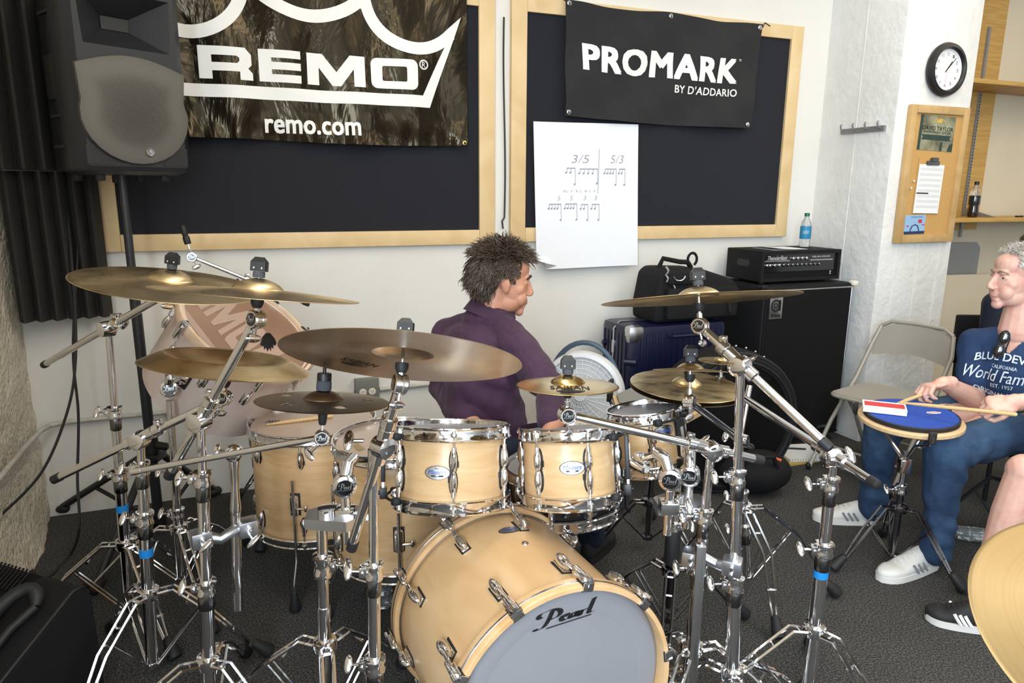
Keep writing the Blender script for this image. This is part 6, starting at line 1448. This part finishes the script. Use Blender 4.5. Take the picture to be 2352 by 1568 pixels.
def hand_prims(m, w, fwd, pn, side, curl=(50, 70, 40), s=1.0, spread=.0, thumb=(.55, .55, .65)):
    fwd = V(fwd).normalized(); pn = V(pn); pn = (pn-fwd*pn.dot(fwd)).normalized(); lat = fwd.cross(pn)*side
    R3 = rot3(lat, fwd, pn)
    m.ell(w+fwd*.045*s+pn*.002, (.041*s, .052*s, .0155*s), R3); m.ell(w+fwd*.075*s, (.040*s, .022*s, .014*s), R3); m.ell(w+fwd*.03*s+lat*.026*s+pn*.010*s, (.016*s, .03*s, .016*s), R3)
    m.cap(w-fwd*.03*s, w+fwd*.02*s, .027*s, .026*s)
    tips = []
    for i, (x, lf) in enumerate(((.030, .95), (.010, 1.06), (-.011, 1.0), (-.030, .80))):
        p = w+fwd*(.086-.006*abs(i-1))*s+lat*x*s; ang = 0; dl = lat*(x*spread*10)
        for j, (L, ra, rb) in enumerate(((.042, .0098, .0088), (.026, .0088, .008), (.021, .008, .0066))):
            ang += R_(curl[j]+(4*i if j == 0 else 0)); d = (fwd*math.cos(ang)+pn*math.sin(ang)+dl).normalized(); q = p+d*L*lf*s; m.cap(p, q, ra*s, rb*s, 10); p = q
        tips.append(p)
    p = w+fwd*.028*s+lat*.034*s+pn*.006*s; d1 = (fwd*thumb[0]+lat*thumb[1]+pn*thumb[2]).normalized(); q = p+d1*.036*s; d2 = (fwd*.75+pn*.75-lat*.15).normalized(); r_ = q+d2*.030*s
    m.cap(p, q, .0125*s, .0105*s, 10); m.cap(q, r_, .0105*s, .0085*s, 10)
def wrinkle(amp, f, seed=0, folds=()):                       # soft cloth folds; folds: (centre, direction, spread, count)
    rg = np.random.RandomState(seed); W = [(rg.normal(size=3)*f*(1+.6*k)*np.array([1, 1, .7]), rg.uniform(0, 6.3), amp/(1+.55*k)) for k in range(7)]
    def fn(co, no):
        d = np.zeros(len(co))
        for w_, ph, a in W: s = np.sin(co @ w_+ph+1.3*np.sin(co @ w_[::-1]*.6)); d += a*.38*(np.sign(s)*np.abs(s)**1.5)
        for c, dr_, sp, k, am in folds:
            c = np.array(c); q = co-c; g = np.exp(-(q**2).sum(1)/(sp*sp)); t_ = q @ np.array(dr_); s = np.sin(t_*k*.8+2.2*np.sin(q @ np.array([13., 5, 7]))+1.7*np.sin(q @ np.array([-6., 15, 9])+1)); d += am*.75*g*np.sign(s)*np.abs(s)**1.4
        return co+no*d[:, None]
    return fn
def shoe(par, heel, toe, up_h, mats, stripes=True, s=1.0):
    heel, toe = V(heel), V(toe); d = (toe-heel); L = d.length; d.normalize(); sd = d.cross(Z).normalized(); fr = rot3(sd, d, Z); fr.translation = heel
    N_ = 14; vs = []; fs = []; K = 18
    def wdt(u): return .030+.016*math.sin(min(1, u*1.25)*math.pi*.62)-(.022*max(0, u-.82)/.18)
    def hgt(u): return .088-.012*u if u < .3 else (.084-.052*((u-.3)/.45) if u < .75 else .032+.012*(1-(u-.75)/.25))
    m = MB(fr)
    for i in range(N_+1):
        u = i/N_; wv = wdt(u)*s*(.55 if i == N_ else 1)*(.75 if i == 0 else 1); hv = hgt(u)*s
        for k in range(K):
            a = 2*math.pi*k/K; x = wv*math.copysign(abs(math.cos(a))**.7, math.cos(a)); z = .014+(hv)*(.5+.5*math.copysign(abs(math.sin(a))**.75, math.sin(a)))
            if z > .03: x *= 1-.38*((z-.03)/max(hv, .03))**1.3*(1 if u < .4 else .7)
            vs.append((x, u*L*.985+.004, z))
    fs = [(i*K+k, i*K+(k+1) % K, (i+1)*K+(k+1) % K, (i+1)*K+k) for i in range(N_) for k in range(K)]+[tuple(range(K))[::-1], tuple(range(N_*K, N_*K+K))]
    m.add(vs, fs); o = m.build('shoe', mats[0], par, ang=75)
    P = [(wdt(i/N_)*s*1.07*(.55 if i == N_ else 1)*(.8 if i == 0 else 1), i/N_*L) for i in range(N_+1)]
    m = MB(fr); m.prism(P+[(-x, y) for x, y in P[::-1]], .002, .026); m.build('sole', mats[1], o, ang=60)
    if stripes:
        for sx in (-1, 1):
            for k in range(3):
                y = L*(.36+.085*k); u = y/L; xx = wdt(u)*s
                m = MB(fr); m.tube([(sx*(xx*1.03+.001), y-.012, .026), (sx*(xx*1.0+.001), y, .042), (sx*(xx*.86), y+.012, .060)], .0055, 5); m.build('stripe', mats[2], o)
    m = MB(fr)
    for k in range(4): y = L*(.42+.075*k); m.tube([(-.018, y, hgt(y/L)*s+.012), (0, y+.004, hgt(y/L)*s+.018), (.018, y, hgt(y/L)*s+.012)], .0032, 5)
    m.build('laces', mats[3], o); return o
def strip(P, k=6): return P
# ---------------- drummer ---------------------------------------------------
DH = headframe(atd(1155, 647, 2.45), V((.97, .22, -.08)), -3)
nb = atd(1122, 708, 2.48); SL = atd(1030, 776, 2.60); SR = atd(1186, 796, 2.37); PV = atd(1120, 1010, 2.55)
ER = atd(1268, 898, 2.20); WR = atd(1268, 985, 2.02); EL = atd(1016, 888, 2.66); WL = atd(1090, 975, 2.36)
KR = V((.27, 2.50, .50)); AR = V((.335, 2.66, .085)); KL = V((.02, 2.30, .50)); AL = V((-.05, 2.19, .09))
dr = thing('person', 'seated drummer in a purple shirt looking to the right', 'person', V((PV.x, PV.y, 0)))
dr['skinmat'] = 'skin'
sa = (SR-SL).normalized(); upv = (nb-PV).normalized(); TS = rot3(sa, upv.cross(sa).normalized(), upv)
ch = SL.lerp(SR, .5)
m = MB(); head_prims(m, DH, .97, 1.0, 1.0)
m.cap(DH @ V((0, -.03, -.08)), nb-upv*.05+V((.03, .02, 0)), .054, .046); m.ell(ch-upv*.10, (.13, .07, .12), TS); m.cap(ch-upv*.1, PV, .10, .10)
for S_, E_, W_, sd, hd2 in ((SR, ER, WR, 1, V((-.6, -.6, -.45))), (SL, EL, WL, -1, V((.8, -.5, -.2)))):
    m.cap(S_, E_, .042, .038); m.cap(E_, W_, .038, .027); hand_prims(m, W_, (W_-E_).normalized()*.4+hd2.normalized(), V((0, .2, -1)), sd)
for K_, A_ in ((KR, AR), (KL, AL)): m.cap(PV+(K_-PV).normalized()*.08, K_, .06, .05); m.cap(K_, A_, .048, .036)
blob(m, .0038, 4, 'body', 'skin', dr)
face_parts(dr, DH, .97, (.1, 1, -.1), 'hair_brown', 1.2)
m = MB(); m.ell(ch-upv*.075, (.190, .120, .15), TS); m.ell(ch-upv*.20, (.168, .122, .17), TS); m.ell(PV+upv*.08, (.155, .135, .16), TS); m.cap(ch-upv*.12, PV, .135, .140)
for S_, E_, W_ in ((SR, ER, WR), (SL, EL, WL)):
    m.cap(nb-upv*.030, S_, .058, .066); m.cap(S_, E_, .070, .055); m.cap(E_, E_.lerp(W_, .85), .055, .045)
m.ell(ch+upv*.0+TS.to_3x3() @ V((0, -.035, 0)), (.15, .085, .075), TS); m.ell(nb-upv*.035, (.100, .095, .06), TS)
arm_ = (SR+ER)*.5
blob(m, .0062, 4, 'shirt', 'shirt_purple', dr, wrinkle(.0075, 11, 3, [(SR-upv*.09-sa*.02, (V((.5, .2, .8)).normalized())[:], .10, 95, .008), (ER, ((ER-SR).normalized())[:], .09, 120, .007), (PV+upv*.12, (V((.5, 0, .85)).normalized())[:], .16, 70, .008), (ch-upv*.22, (V((.6, 0, .8)).normalized())[:], .14, 55, .006), (EL, ((EL-SL).normalized())[:], .08, 110, .006)]))
nd = (DH @ V((0, -.03, -.09))-nb).normalized(); nd = (upv*.9+V((.30, .10, .1))).normalized(); cf = frame(nb-upv*.022+V((.004, 0, 0)), nd, V((.93, .36, 0)))
def colr(a, b):
    q = R_(14+332*a); bk = .5-.5*math.cos(q)
    if b < .5: u = b*2; r = .070+.004*u; zz = -.012+(.036+.018*bk)*u
    else: u = (b-.5)*2; r = .075+.020*u; zz = .024+.018*bk-(.050+.0*bk)*u
    return V((r*1.02*math.cos(q), r*.98*math.sin(q), zz))
m = MB(cf); m.grid(lambda a, b: colr(a, b), 48, 12); m.grid(lambda a, b: colr(a, b)*.985, 48, 12); m.build('collar', 'shirt_purple', dr, ang=80)
m = MB(); m.ell(PV-upv*.01, (.165, .145, .10), TS)
for K_, A_ in ((KR, AR), (KL, AL)): m.cap(PV+(K_-PV).normalized()*.07-Z*.01, K_, .092, .072); m.cap(K_, A_+Z*.02, .070, .060)
blob(m, .008, 4, 'jeans', 'jeans_dark', dr, wrinkle(.008, 14, 8))
for A_, dd in ((AR, V((.5, .85, 0))), (AL, V((.4, -1, 0)))):
    dd = dd.normalized(); h = V((A_.x, A_.y, 0))-dd*.06; shoe(dr, h, h+dd*.27, .09, ('shoe_black', 'rubber', 'shoe_black', 'rubber'), False)
def keepD(p):
    if p.y > .045: return p.z > .088 and p.y < .09
    if abs(p.x) > .045 and -.03 < p.y < .05 and p.z < .010: return False
    if p.y > .03: return p.z > .03
    return p.z > -.05
def flowD(p, n):
    if p.z > .085: return V((n.x*.9, max(-.8, min(.9, (p.y+.01)*16)), .45-abs(p.y)*4))
    if abs(p.x) > .045 and p.y > -.045: return V((n.x*.1, -.95, -.45))
    return V((n.x*.2, -.45 if p.z > .0 else -.05, -.9))
def lenD(p):
    if p.z > .08: return .058
    if abs(p.x) > .045 and p.y > -.045: return .016 if p.y > .0 else .045
    return .070 if p.z < .02 else .06
hair(dr, DH, 'hair_brown', 4200, keepD, flowD, lenD, .0015, .97, 1.07, .80, 5, lift=(.02, .55))
t = thing('drum_throne', 'black drum throne under the seated drummer', 'stool', V((PV.x, PV.y, 0)))
m = MB(); m.lathe([(.02, .40), (.15, .402), (.165, .42), (.165, .47), (.15, .49), (0, .492)], V((PV.x, PV.y, 0)), Z, 32); m.build('seat', 'nylon', t)
m = MB(); m.cyl(V((PV.x, PV.y, .08)), V((PV.x, PV.y, .41)), .016, n=14); m.build('post', 'chrome', t)
tripod(t, V((PV.x, PV.y, 0)), V((PV.x, PV.y, .24)), .24, (60, 180, 300))
# ---------------- seated man at the right -----------------------------------
f0 = V((-.82, -.57, 0)).normalized(); lf = V((-f0.y, f0.x, 0))
MH = headframe(atd(2342, 640, 2.79), V((-1, .06, -.03)), 0)
mn = thing('person', 'seated man in a navy T-shirt and jeans practising with drum sticks', 'person', V((2.14, 2.83, 0)))
mn['skinmat'] = 'skin_fair'
nb = atd(2342, 748, 2.83); PV = V((2.17, 2.84, .585)); ch = nb-Z*.055
SRm = ch+(-lf)*.150-Z*.045; SLm = ch+lf*.165-Z*.035
ERm = atd(2236, 915, 2.95); WRm = atd(2170, 880, 2.84); ELm = SLm+V((.03, -.02, -.27)); WLm = atd(2332, 922, 2.52)
KN = atd(2176, 1032, 2.72); KF = atd(2030, 965, 3.05); AN = atz(2150, 1258, .11); AF = atz(2004, 1158, .11)
upv = (nb-PV).normalized(); TS = rot3(lf, upv.cross(lf).normalized(), upv)
m = MB(); head_prims(m, MH, 1.02, 1.0, 1.10)
m.cap(MH @ V((0, -.03, -.08)), nb-Z*.02, .062, .074); m.ell(ch-upv*.115, (.150, .108, .150), TS); m.cap(ch-upv*.1, PV, .10, .11)
m.cap(SRm, ERm, .050, .046); m.cap(ERm, WRm, .047, .030); m.cap(SLm, ELm, .050, .046); m.cap(ELm, WLm, .047, .030)
hR = V((-.95, -.18, -.10)); hL = V((-.97, .10, -.16))
hand_prims(m, WRm, hR, V((.05, -.25, -1)), -1, (38, 62, 45), 1.0, thumb=(.7, .35, .6))
hand_prims(m, WLm, hL, V((-.1, .55, -.85)), 1, (52, 78, 55), 1.0, thumb=(.75, .25, .6))
for K_, A_ in ((KN, AN), (KF, AF)): m.cap(PV+(K_-PV).normalized()*.08, K_, .075, .06); m.cap(K_, A_, .056, .042)
blob(m, .0038, 4, 'body', 'skin_fair', mn)
face_parts(mn, MH, 1.02, (-.35, 1, .0), 'brow_grey', .8)
m = MB(); m.ell(ch-upv*.12, (.168, .125, .165), TS); m.ell(ch-upv*.24, (.172, .145, .17), TS); m.ell(PV+upv*.06, (.180, .155, .13), TS); m.cap(ch-upv*.14, PV+upv*.05, .15, .16)
for S_, E_ in ((SRm, ERm), (SLm, ELm)): m.cap(nb-upv*.055, S_, .055, .064); m.cap(S_, S_.lerp(E_, .62), .067, .070)
TF = frame(ch-upv*.17+f0*.13, f0, lf)
iTF = np.array(TF.inverted())
def vneck(co): q = co @ iTF[:3, :3].T+iTF[:3, 3]; return (q[:, 2] > -.16) & (q[:, 1] > .115) & (np.abs(q[:, 0]) < (q[:, 1]-.115)*.62)
_, bvt = blob(m, .0062, 4, 't_shirt', 'tee_navy', mn, wrinkle(.007, 10, 5, [(SRm-upv*.1, (V((.4, .3, .85)).normalized())[:], .10, 90, .007), (PV+upv*.1, (V((.2, .1, .95)).normalized())[:], .16, 60, .008), (ch-upv*.25, (V((.5, .2, .8)).normalized())[:], .12, 55, .005)]), cut=vneck, bvh=True)
m = MB(); m.ell(PV-upv*.02, (.178, .16, .11), TS)
for K_, A_ in ((KN, AN), (KF, AF)):
    h_ = PV+(lf*.09 if K_ is KN else -lf*.09)-Z*.02
    m.cap(h_, K_, .100, .080); m.cap(K_, K_.lerp(A_, .5), .080, .068); m.cap(K_.lerp(A_, .5), A_-Z*.015, .068, .057)
blob(m, .0070, 3, 'jeans', 'jeans', mn, wrinkle(.008, 13, 2, [(KN+V((.05, 0, -.04)), (V((.7, 0, .7)).normalized())[:], .10, 80, .010), (AN+V((0, 0, .1)), (0, 0, 1), .10, 75, .009), (AF+V((0, 0, .1)), (0, 0, 1), .10, 75, .009), (PV+V((-.12, -.05, 0)), (.8, 0, .6), .12, 70, .009)]))
shoe(mn, atz(2142, 1298), atz(2018, 1335), .09, ('shoe_white', 'sole_white', 'shoe_grey', 'shoe_white'), s=1.05)
shoe(mn, atz(2006, 1200), atz(1866, 1192), .09, ('shoe_white', 'sole_white', 'shoe_grey', 'shoe_white'), s=1.05)
def keepM(p):
    if p.y > .05: return p.z > .100
    if abs(p.x) > .05 and -.03 < p.y and p.z < .045: return False
    return p.z > -.02
def flowM(p, n): return V((n.x*.6, .25 if p.z > .09 else -.6, .3 if p.z > .09 else -.5))
hair(mn, MH, 'hair_grey', 1300, keepM, flowM, lambda p: .026 if p.z > .08 else .014, .0018, 1.02, 1.03, .3, 9)
def project(parts, fr, bvh, name, mat, par, L=.012):           # print cast onto cloth along the frame's -z
    mb = MB(); dz = fr.to_3x3() @ V((0, 0, -1)); ok = True
    for vs, fs in parts:
        vs, fs = dens((vs, fs), L); P = []
        for x, y in vs:
            o = fr @ V((x, y, .3)); h = bvh.ray_cast(o, dz); P.append((h[0] if h[0] is not None else fr @ V((x, y, 0)))-dz*.0125)
        mb.add(P, fs)
    return mb.build(name, mat, par, ang=180)
def arch(vs, k): return [(x, y+k*(1-(2*x)**2)) for x, y in vs]
def line(s, w, y0, y1, bold, shear=0, k=0): v, f = txt(s, bold, shear); v = [((x-.5), y) for x, y in v]; v = arch(v, 0) if not k else [(x, y+k*(1-(2*x)**2)/(y1-y0)) for x, y in v]; return [(x*w, y0+(y1-y0)*y) for x, y in v], f
project([line('BLUE DEVILS', .235, .062, .094, .03, k=.022)], TF, bvt, 'shirt_print', 'tee_print', mn)
project([line('CALIFORNIA', .09, .052, .066, .01)], TF, bvt, 'shirt_print', 'tee_print', mn)
project([line('World Famous', .285, -.005, .046, .012, .35)], TF, bvt, 'shirt_print', 'tee_print', mn)
project([line('EST. 1957', .08, -.030, -.014, .012)], TF, bvt, 'shirt_print', 'tee_print', mn)
project([line('ORIGINAL BRAND', .20, -.055, -.032, .03, k=-.018)], TF, bvt, 'shirt_print', 'tee_print', mn)
# watch
wd = (WLm-ELm).normalized(); wc = WLm-wd*.035
m = MB(); m.lathe([(.031, -.012), (.034, -.010), (.034, .010), (.031, .012)], wc, wd, 24); wt = m.build('wrist_watch', 'watch_green', mn, label='dark green wrist watch')
wn = (V((-.1, -.55, .8))-wd*V((-.1, -.55, .8)).dot(wd)).normalized()
m = MB(); m.lathe([(.020, 0), (.021, .004), (.019, .010), (.016, .0105), (0, .0105)], wc+wn*.031, wn, 24); m.build('watch_case', 'watch_green', wt)
m = MB(); m.lathe([(0, .0112), (.0145, .0112)], wc+wn*.031, wn, 20, caps=False); m.build('watch_dial', 'grey_print', wt)
# V neck opening edge
vc = [nb+V((0, 0, 0))]
# sunglasses on the collar
gc_ = atd(2300, 790, 2.62); t = thing('sunglasses', 'dark sunglasses hanging from the neck of the navy T-shirt', 'sunglasses', gc_)
h = bvt.ray_cast(CAMP, (gc_-CAMP).normalized()); g0 = (h[0] if h[0] is not None else gc_)-(gc_-CAMP).normalized()*.02
dn_ = (V((-.25, 0, -1))).normalized(); sd_ = (CAMP-g0).normalized().cross(dn_).normalized(); fz = dn_.cross(sd_)
for k in (-1, 1):
    c = g0+dn_*(.028*k); fr = rot3(dn_, sd_, fz); m = MB(); m.ell(c, (.026, .016, .004), fr); m.build('lens', 'glass_lens', t)
    m = MB(); m.tube([c+fr.to_3x3() @ V((.028*math.cos(R_(a)), .018*math.sin(R_(a)), 0)) for a in range(0, 360, 24)], .0022, 6, True); m.build('rim', 'black_plastic', t)
m = MB(); m.tube([g0-dn_*.055, g0-dn_*.03+sd_*.02, g0+dn_*.05+sd_*.022], .0025, 6); m.build('temple_arm', 'black_plastic', t)
# his sticks
gr = WRm+hR.normalized()*.085+V((0, 0, -.030)); stick('drum stick in the right hand of the man, tip on the blue pad', gr+(gr-atd(2048, 932, 2.74)).normalized()*.10, atd(2048, 932, 2.74), 'sticks held by the seated man')
stick('long drum stick in the left hand of the man in the navy shirt', atd(2337, 952, 2.45), atd(2066, 924, 2.72), 'sticks held by the seated man')
# practice pad with its stand and booklet
pcn = atz(2091, 958, .652); pn = V((-.03, -.05, 1)).normalized(); fr = frame(pcn, pn, RT)
t = thing('practice_pad', 'round blue practice pad with a pale wooden rim in front of the man', 'practice pad', fr)
m = MB(fr); m.lathe([(0, -.022), (.176, -.022), (.184, -.016), (.184, -.004), (.178, .0), (.16, .001)], n=56, caps=False); m.build('wood_rim', 'pad_wood', t)
m = MB(fr); m.lathe([(.161, .001), (.166, .002), (.167, .016), (.162, .018), (.158, .018)], n=56, caps=False); m.build('black_edge', 'rubber', t)
m = MB(fr); m.lathe([(0, .018), (.160, .018), (.1605, .010)], n=56, caps=False); pb = m.build('blue_surface', 'pad_blue', t)
decal([fill2d([ellip2(.085, -.005, .028, .012)])], lambda x, y: fr @ V((x, y, .0192)), 'logo_patch', 'white_print', pb)
decal([ribbon([(.064+(.042)*i/14, -.009+(.007)*(i%2)) for i in range(15)], .002)], lambda x, y: fr @ V((x, y, .0202)), 'logo_word', 'red_print', pb)
bk_ = frame(planepix(fr @ TR(0, 0, .0195), 2030, 942), pn, RT+V((0, -.45, 0)))
t = thing('booklet', 'small red and white booklet lying on the blue practice pad', 'booklet', bk_)
m = MB(bk_); m.box((0, 0, .010), (.15, .09, .0175)); m.build('pages', 'paper_small', t); m = MB(bk_); m.box((.0, 0, .0197), (.152, .092, .001)); c_ = m.build('cover', 'white_print', t)
decal([([(-.07, -.02), (.07, -.02), (.07, .03), (-.07, .03)], [(0, 1, 2, 3)])], lambda x, y: bk_ @ V((x, y, .0210)), 'cover_band', 'red_print', c_)
b = base_of(2052, 1245, 0); b = V((pcn.x+.02, pcn.y+.03, 0))
t = thing('pad_stand', 'chrome folding stand carrying the blue practice pad', 'stand', b)
m = MB(); m.cyl(b+Z*.06, b+Z*.34, .0135, n=14); m.build('lower_tube', 'dark_chrome', t); m = MB(); m.cyl(b+Z*.32, b+Z*.50, .011, n=14); m.build('upper_tube', 'chrome', t)
collar(t, b+Z*.34, Z, .013, -RT); m = MB(); m.box(b+Z*.44, (.045, .035, .06), frame(b, Z, RT), .006); m.build('basket_hub', 'chrome', t)
for k, a in enumerate((20, 140, 262)):
    d = fr.to_3x3() @ V((math.cos(R_(a)), math.sin(R_(a)), 0)); p = pcn-pn*.024
    m = MB(); m.tube([b+Z*.46, p+d*.08-Z*.06, p+d*.185-Z*.012, p+d*.199+pn*.004, p+d*.199+pn*.026], .0065, 8); ba = m.build('basket_arm', 'chrome', t)
    m = MB(); q = p+d*.197+pn*.02; m.box(q, (.014, .026, .046), frame(q, pn, d), .004); m.build('rubber_grip', 'rubber', ba)
tripod(t, b, b+Z*.26, .26, (190, 310, 70), mat='dark_chrome')
# his seat with a dark jacket on its back
t = thing('drum_throne', 'black round stool under the seated man', 'stool', V((2.2, 2.88, 0)))
m = MB(); m.lathe([(.02, .42), (.15, .422), (.17, .44), (.17, .475), (.155, .50), (0, .502)], V((2.2, 2.88, 0)), Z, 32); m.build('seat', 'nylon', t)
m = MB(); m.cyl(V((2.2, 2.88, .08)), V((2.2, 2.88, .43)), .016, n=14); m.build('post', 'black_powder', t)
tripod(t, V((2.2, 2.88, 0)), V((2.2, 2.88, .26)), .26, (30, 150, 270), mat='black_powder')
# dark-clothed person just behind him
q = thing('person', 'person in dark navy mostly hidden behind the seated man', 'person', V((2.52, 3.28, 0))); q['skinmat'] = 'skin'
nb2 = atd(2385, 655, 3.35); c2 = nb2-Z*.07; P2 = V((nb2.x+.02, nb2.y+.05, .58))
m = MB(); m.ell(c2-Z*.10, (.19, .13, .18)); m.ell(c2-Z*.26, (.18, .14, .18)); m.cap(c2-Z*.1, P2, .14, .15)
for sg in (-1, 1): m.cap(nb2-Z*.04, c2+V((sg*.18, 0, -.03)), .06, .07); m.cap(c2+V((sg*.18, 0, -.03)), c2+V((sg*.23, -.08, -.30)), .07, .06); m.cap(c2+V((sg*.23, -.08, -.30)), c2+V((sg*.10, -.26, -.34)), .055, .045)
blob(m, .010, 4, 'dark_top', 'navy_dark', q, wrinkle(.012, 9, 1))
H2 = headframe(nb2+V((.0, -.01, .16)), V((-.3, -.95, 0))); m = MB(); head_prims(m, H2); m.cap(H2 @ V((0, -.03, -.08)), nb2-Z*.02, .058, .07)
for sg in (-1, 1): hand_prims(m, c2+V((sg*.10, -.26, -.34)), V((-sg*.6, -.5, -.3)), V((0, 0, -1)), sg); m.cap(P2, P2+V((sg*.12, -.42, .0)), .07, .06)
blob(m, .006, 2, 'body', 'skin', q); face_parts(q, H2)
hair(q, H2, 'hair_brown', 500, keepM, flowM, lambda p: .03, .003, 1, 1.03, .3, 4)
m = MB(); m.ell(P2, (.17, .15, .11))
for sg in (-1, 1): k_ = P2+V((sg*.12, -.42, -.03)); m.cap(P2+V((sg*.08, 0, -.02)), k_, .09, .075); m.cap(k_, V((k_.x, k_.y-.02, .1)), .072, .06)
blob(m, .012, 4, 'trousers', 'jeans_dark', q)
for sg in (-1, 1): k_ = P2+V((sg*.12, -.44, 0)); shoe(q, V((k_.x, k_.y+.06, 0)), V((k_.x, k_.y-.20, 0)), .09, ('shoe_black', 'rubber', 'shoe_black', 'rubber'), False)
m = MB(); m.box(V((P2.x, P2.y+.03, .455)), (.42, .40, .03), None, .01); ct = thing('chair', 'dark chair almost hidden behind the seated man', 'chair', V((P2.x, P2.y, 0))); m.build('seat', 'black_plastic', ct)
for sx in (-.18, .18):
    for sy in (-.14, .20): m = MB(); m.cyl(V((P2.x+sx, P2.y+sy, 0.001)), V((P2.x+sx*.95, P2.y+sy*.95, .45)), .011, n=10); m.build('leg', 'black_powder', ct)
m = MB(); m.box(V((P2.x, P2.y+.23, .75)), (.42, .025, .26), None, .01); m.build('backrest', 'black_plastic', ct)
for sx in (-.18, .18): m = MB(); m.cyl(V((P2.x+sx, P2.y+.22, .44)), V((P2.x+sx, P2.y+.23, .66)), .011, n=10); m.build('back_post', 'black_powder', ct)
# third sitter cropped by the right edge: bare leg and black sneaker
KT = atd(2356, 1082, 2.42); AT_ = atz(2258, 1352, .12); t3_ = V((2.33, 1.98, .56))
q = thing('person', 'bare-legged sitter in shorts and black sneakers cropped by the right edge', 'person', V((2.33, 1.98, 0))); q['skinmat'] = 'skin_fair'
K2 = KT+V((.10, -.30, 0)); A2 = V((K2.x-.02, K2.y, .10))
chq = V((2.42, 1.96, .93)); nbq = chq+V((-.03, 0, .15)); H3 = headframe(nbq+V((-.05, 0, .165)), V((-1, .25, 0)))
m = MB(); head_prims(m, H3); m.cap(H3 @ V((0, -.03, -.08)), nbq-Z*.02, .06, .07); m.ell(chq, (.10, .16, .2)); m.cap(chq, t3_, .12, .13)
for K_, A_ in ((KT, AT_), (K2, A2)): m.cap(t3_+V((0, .08 if K_ is KT else -.08, 0)), K_, .085, .062); m.cap(K_, K_.lerp(A_, .35), .058, .060); m.cap(K_.lerp(A_, .35), A_, .060, .038)
for sg in (-1, 1):
    e_ = chq+V((-.05, sg*.25, -.18)); w_ = e_+V((-.22, -sg*.06, -.10)); m.cap(chq+V((0, sg*.18, .1)), e_, .048, .042); m.cap(e_, w_, .042, .028); hand_prims(m, w_, V((-1, 0, -.3)), V((0, 0, -1)), sg)
blob(m, .0055, 2, 'body', 'skin_fair', q); face_parts(q, H3); hair(q, H3, 'hair_brown', 500, keepM, flowM, lambda p: .03, .003, 1, 1.03, .3, 6)
m = MB(); m.ell(chq-Z*.02, (.13, .19, .2)); m.ell(t3_+Z*.1, (.15, .18, .16))
for sg in (-1, 1): m.cap(nbq-Z*.05, chq+V((0, sg*.18, .09)), .06, .07); m.cap(chq+V((0, sg*.18, .09)), chq+V((-.03, sg*.22, -.08)), .07, .068)
blob(m, .010, 4, 't_shirt', 'shoe_grey', q, wrinkle(.01, 9, 2))
m = MB(); m.ell(t3_, (.15, .18, .11))
for K_ in (KT, K2): m.cap(t3_+V((0, .08 if K_ is KT else -.08, 0)), t3_.lerp(K_, .72), .10, .092)
blob(m, .010, 4, 'shorts', 'jeans_dark', q)
shoe(q, atz(2268, 1448), atz(2124, 1418), .09, ('shoe_black', 'sole_white', 'white_print', 'shoe_black'), s=1.05)
shoe(q, V((A2.x+.06, A2.y, 0)), V((A2.x-.22, A2.y+.02, 0)), .09, ('shoe_black', 'sole_white', 'white_print', 'shoe_black'), s=1.05)
ct = thing('stool', 'dark stool under the cropped sitter at the right', 'stool', V((2.36, 1.98, 0)))
m = MB(); m.lathe([(.02, .42), (.17, .422), (.18, .44), (.17, .46), (0, .462)], V((2.36, 1.98, 0)), Z, 32); m.build('seat', 'nylon', ct)
for a in (45, 135, 225, 315): d = V((math.cos(R_(a)), math.sin(R_(a)), 0)); m = MB(); m.cyl(V((2.36, 1.98, .001))+d*.2, V((2.36, 1.98, .425))+d*.12, .012, n=10); m.build('leg', 'black_powder', ct)
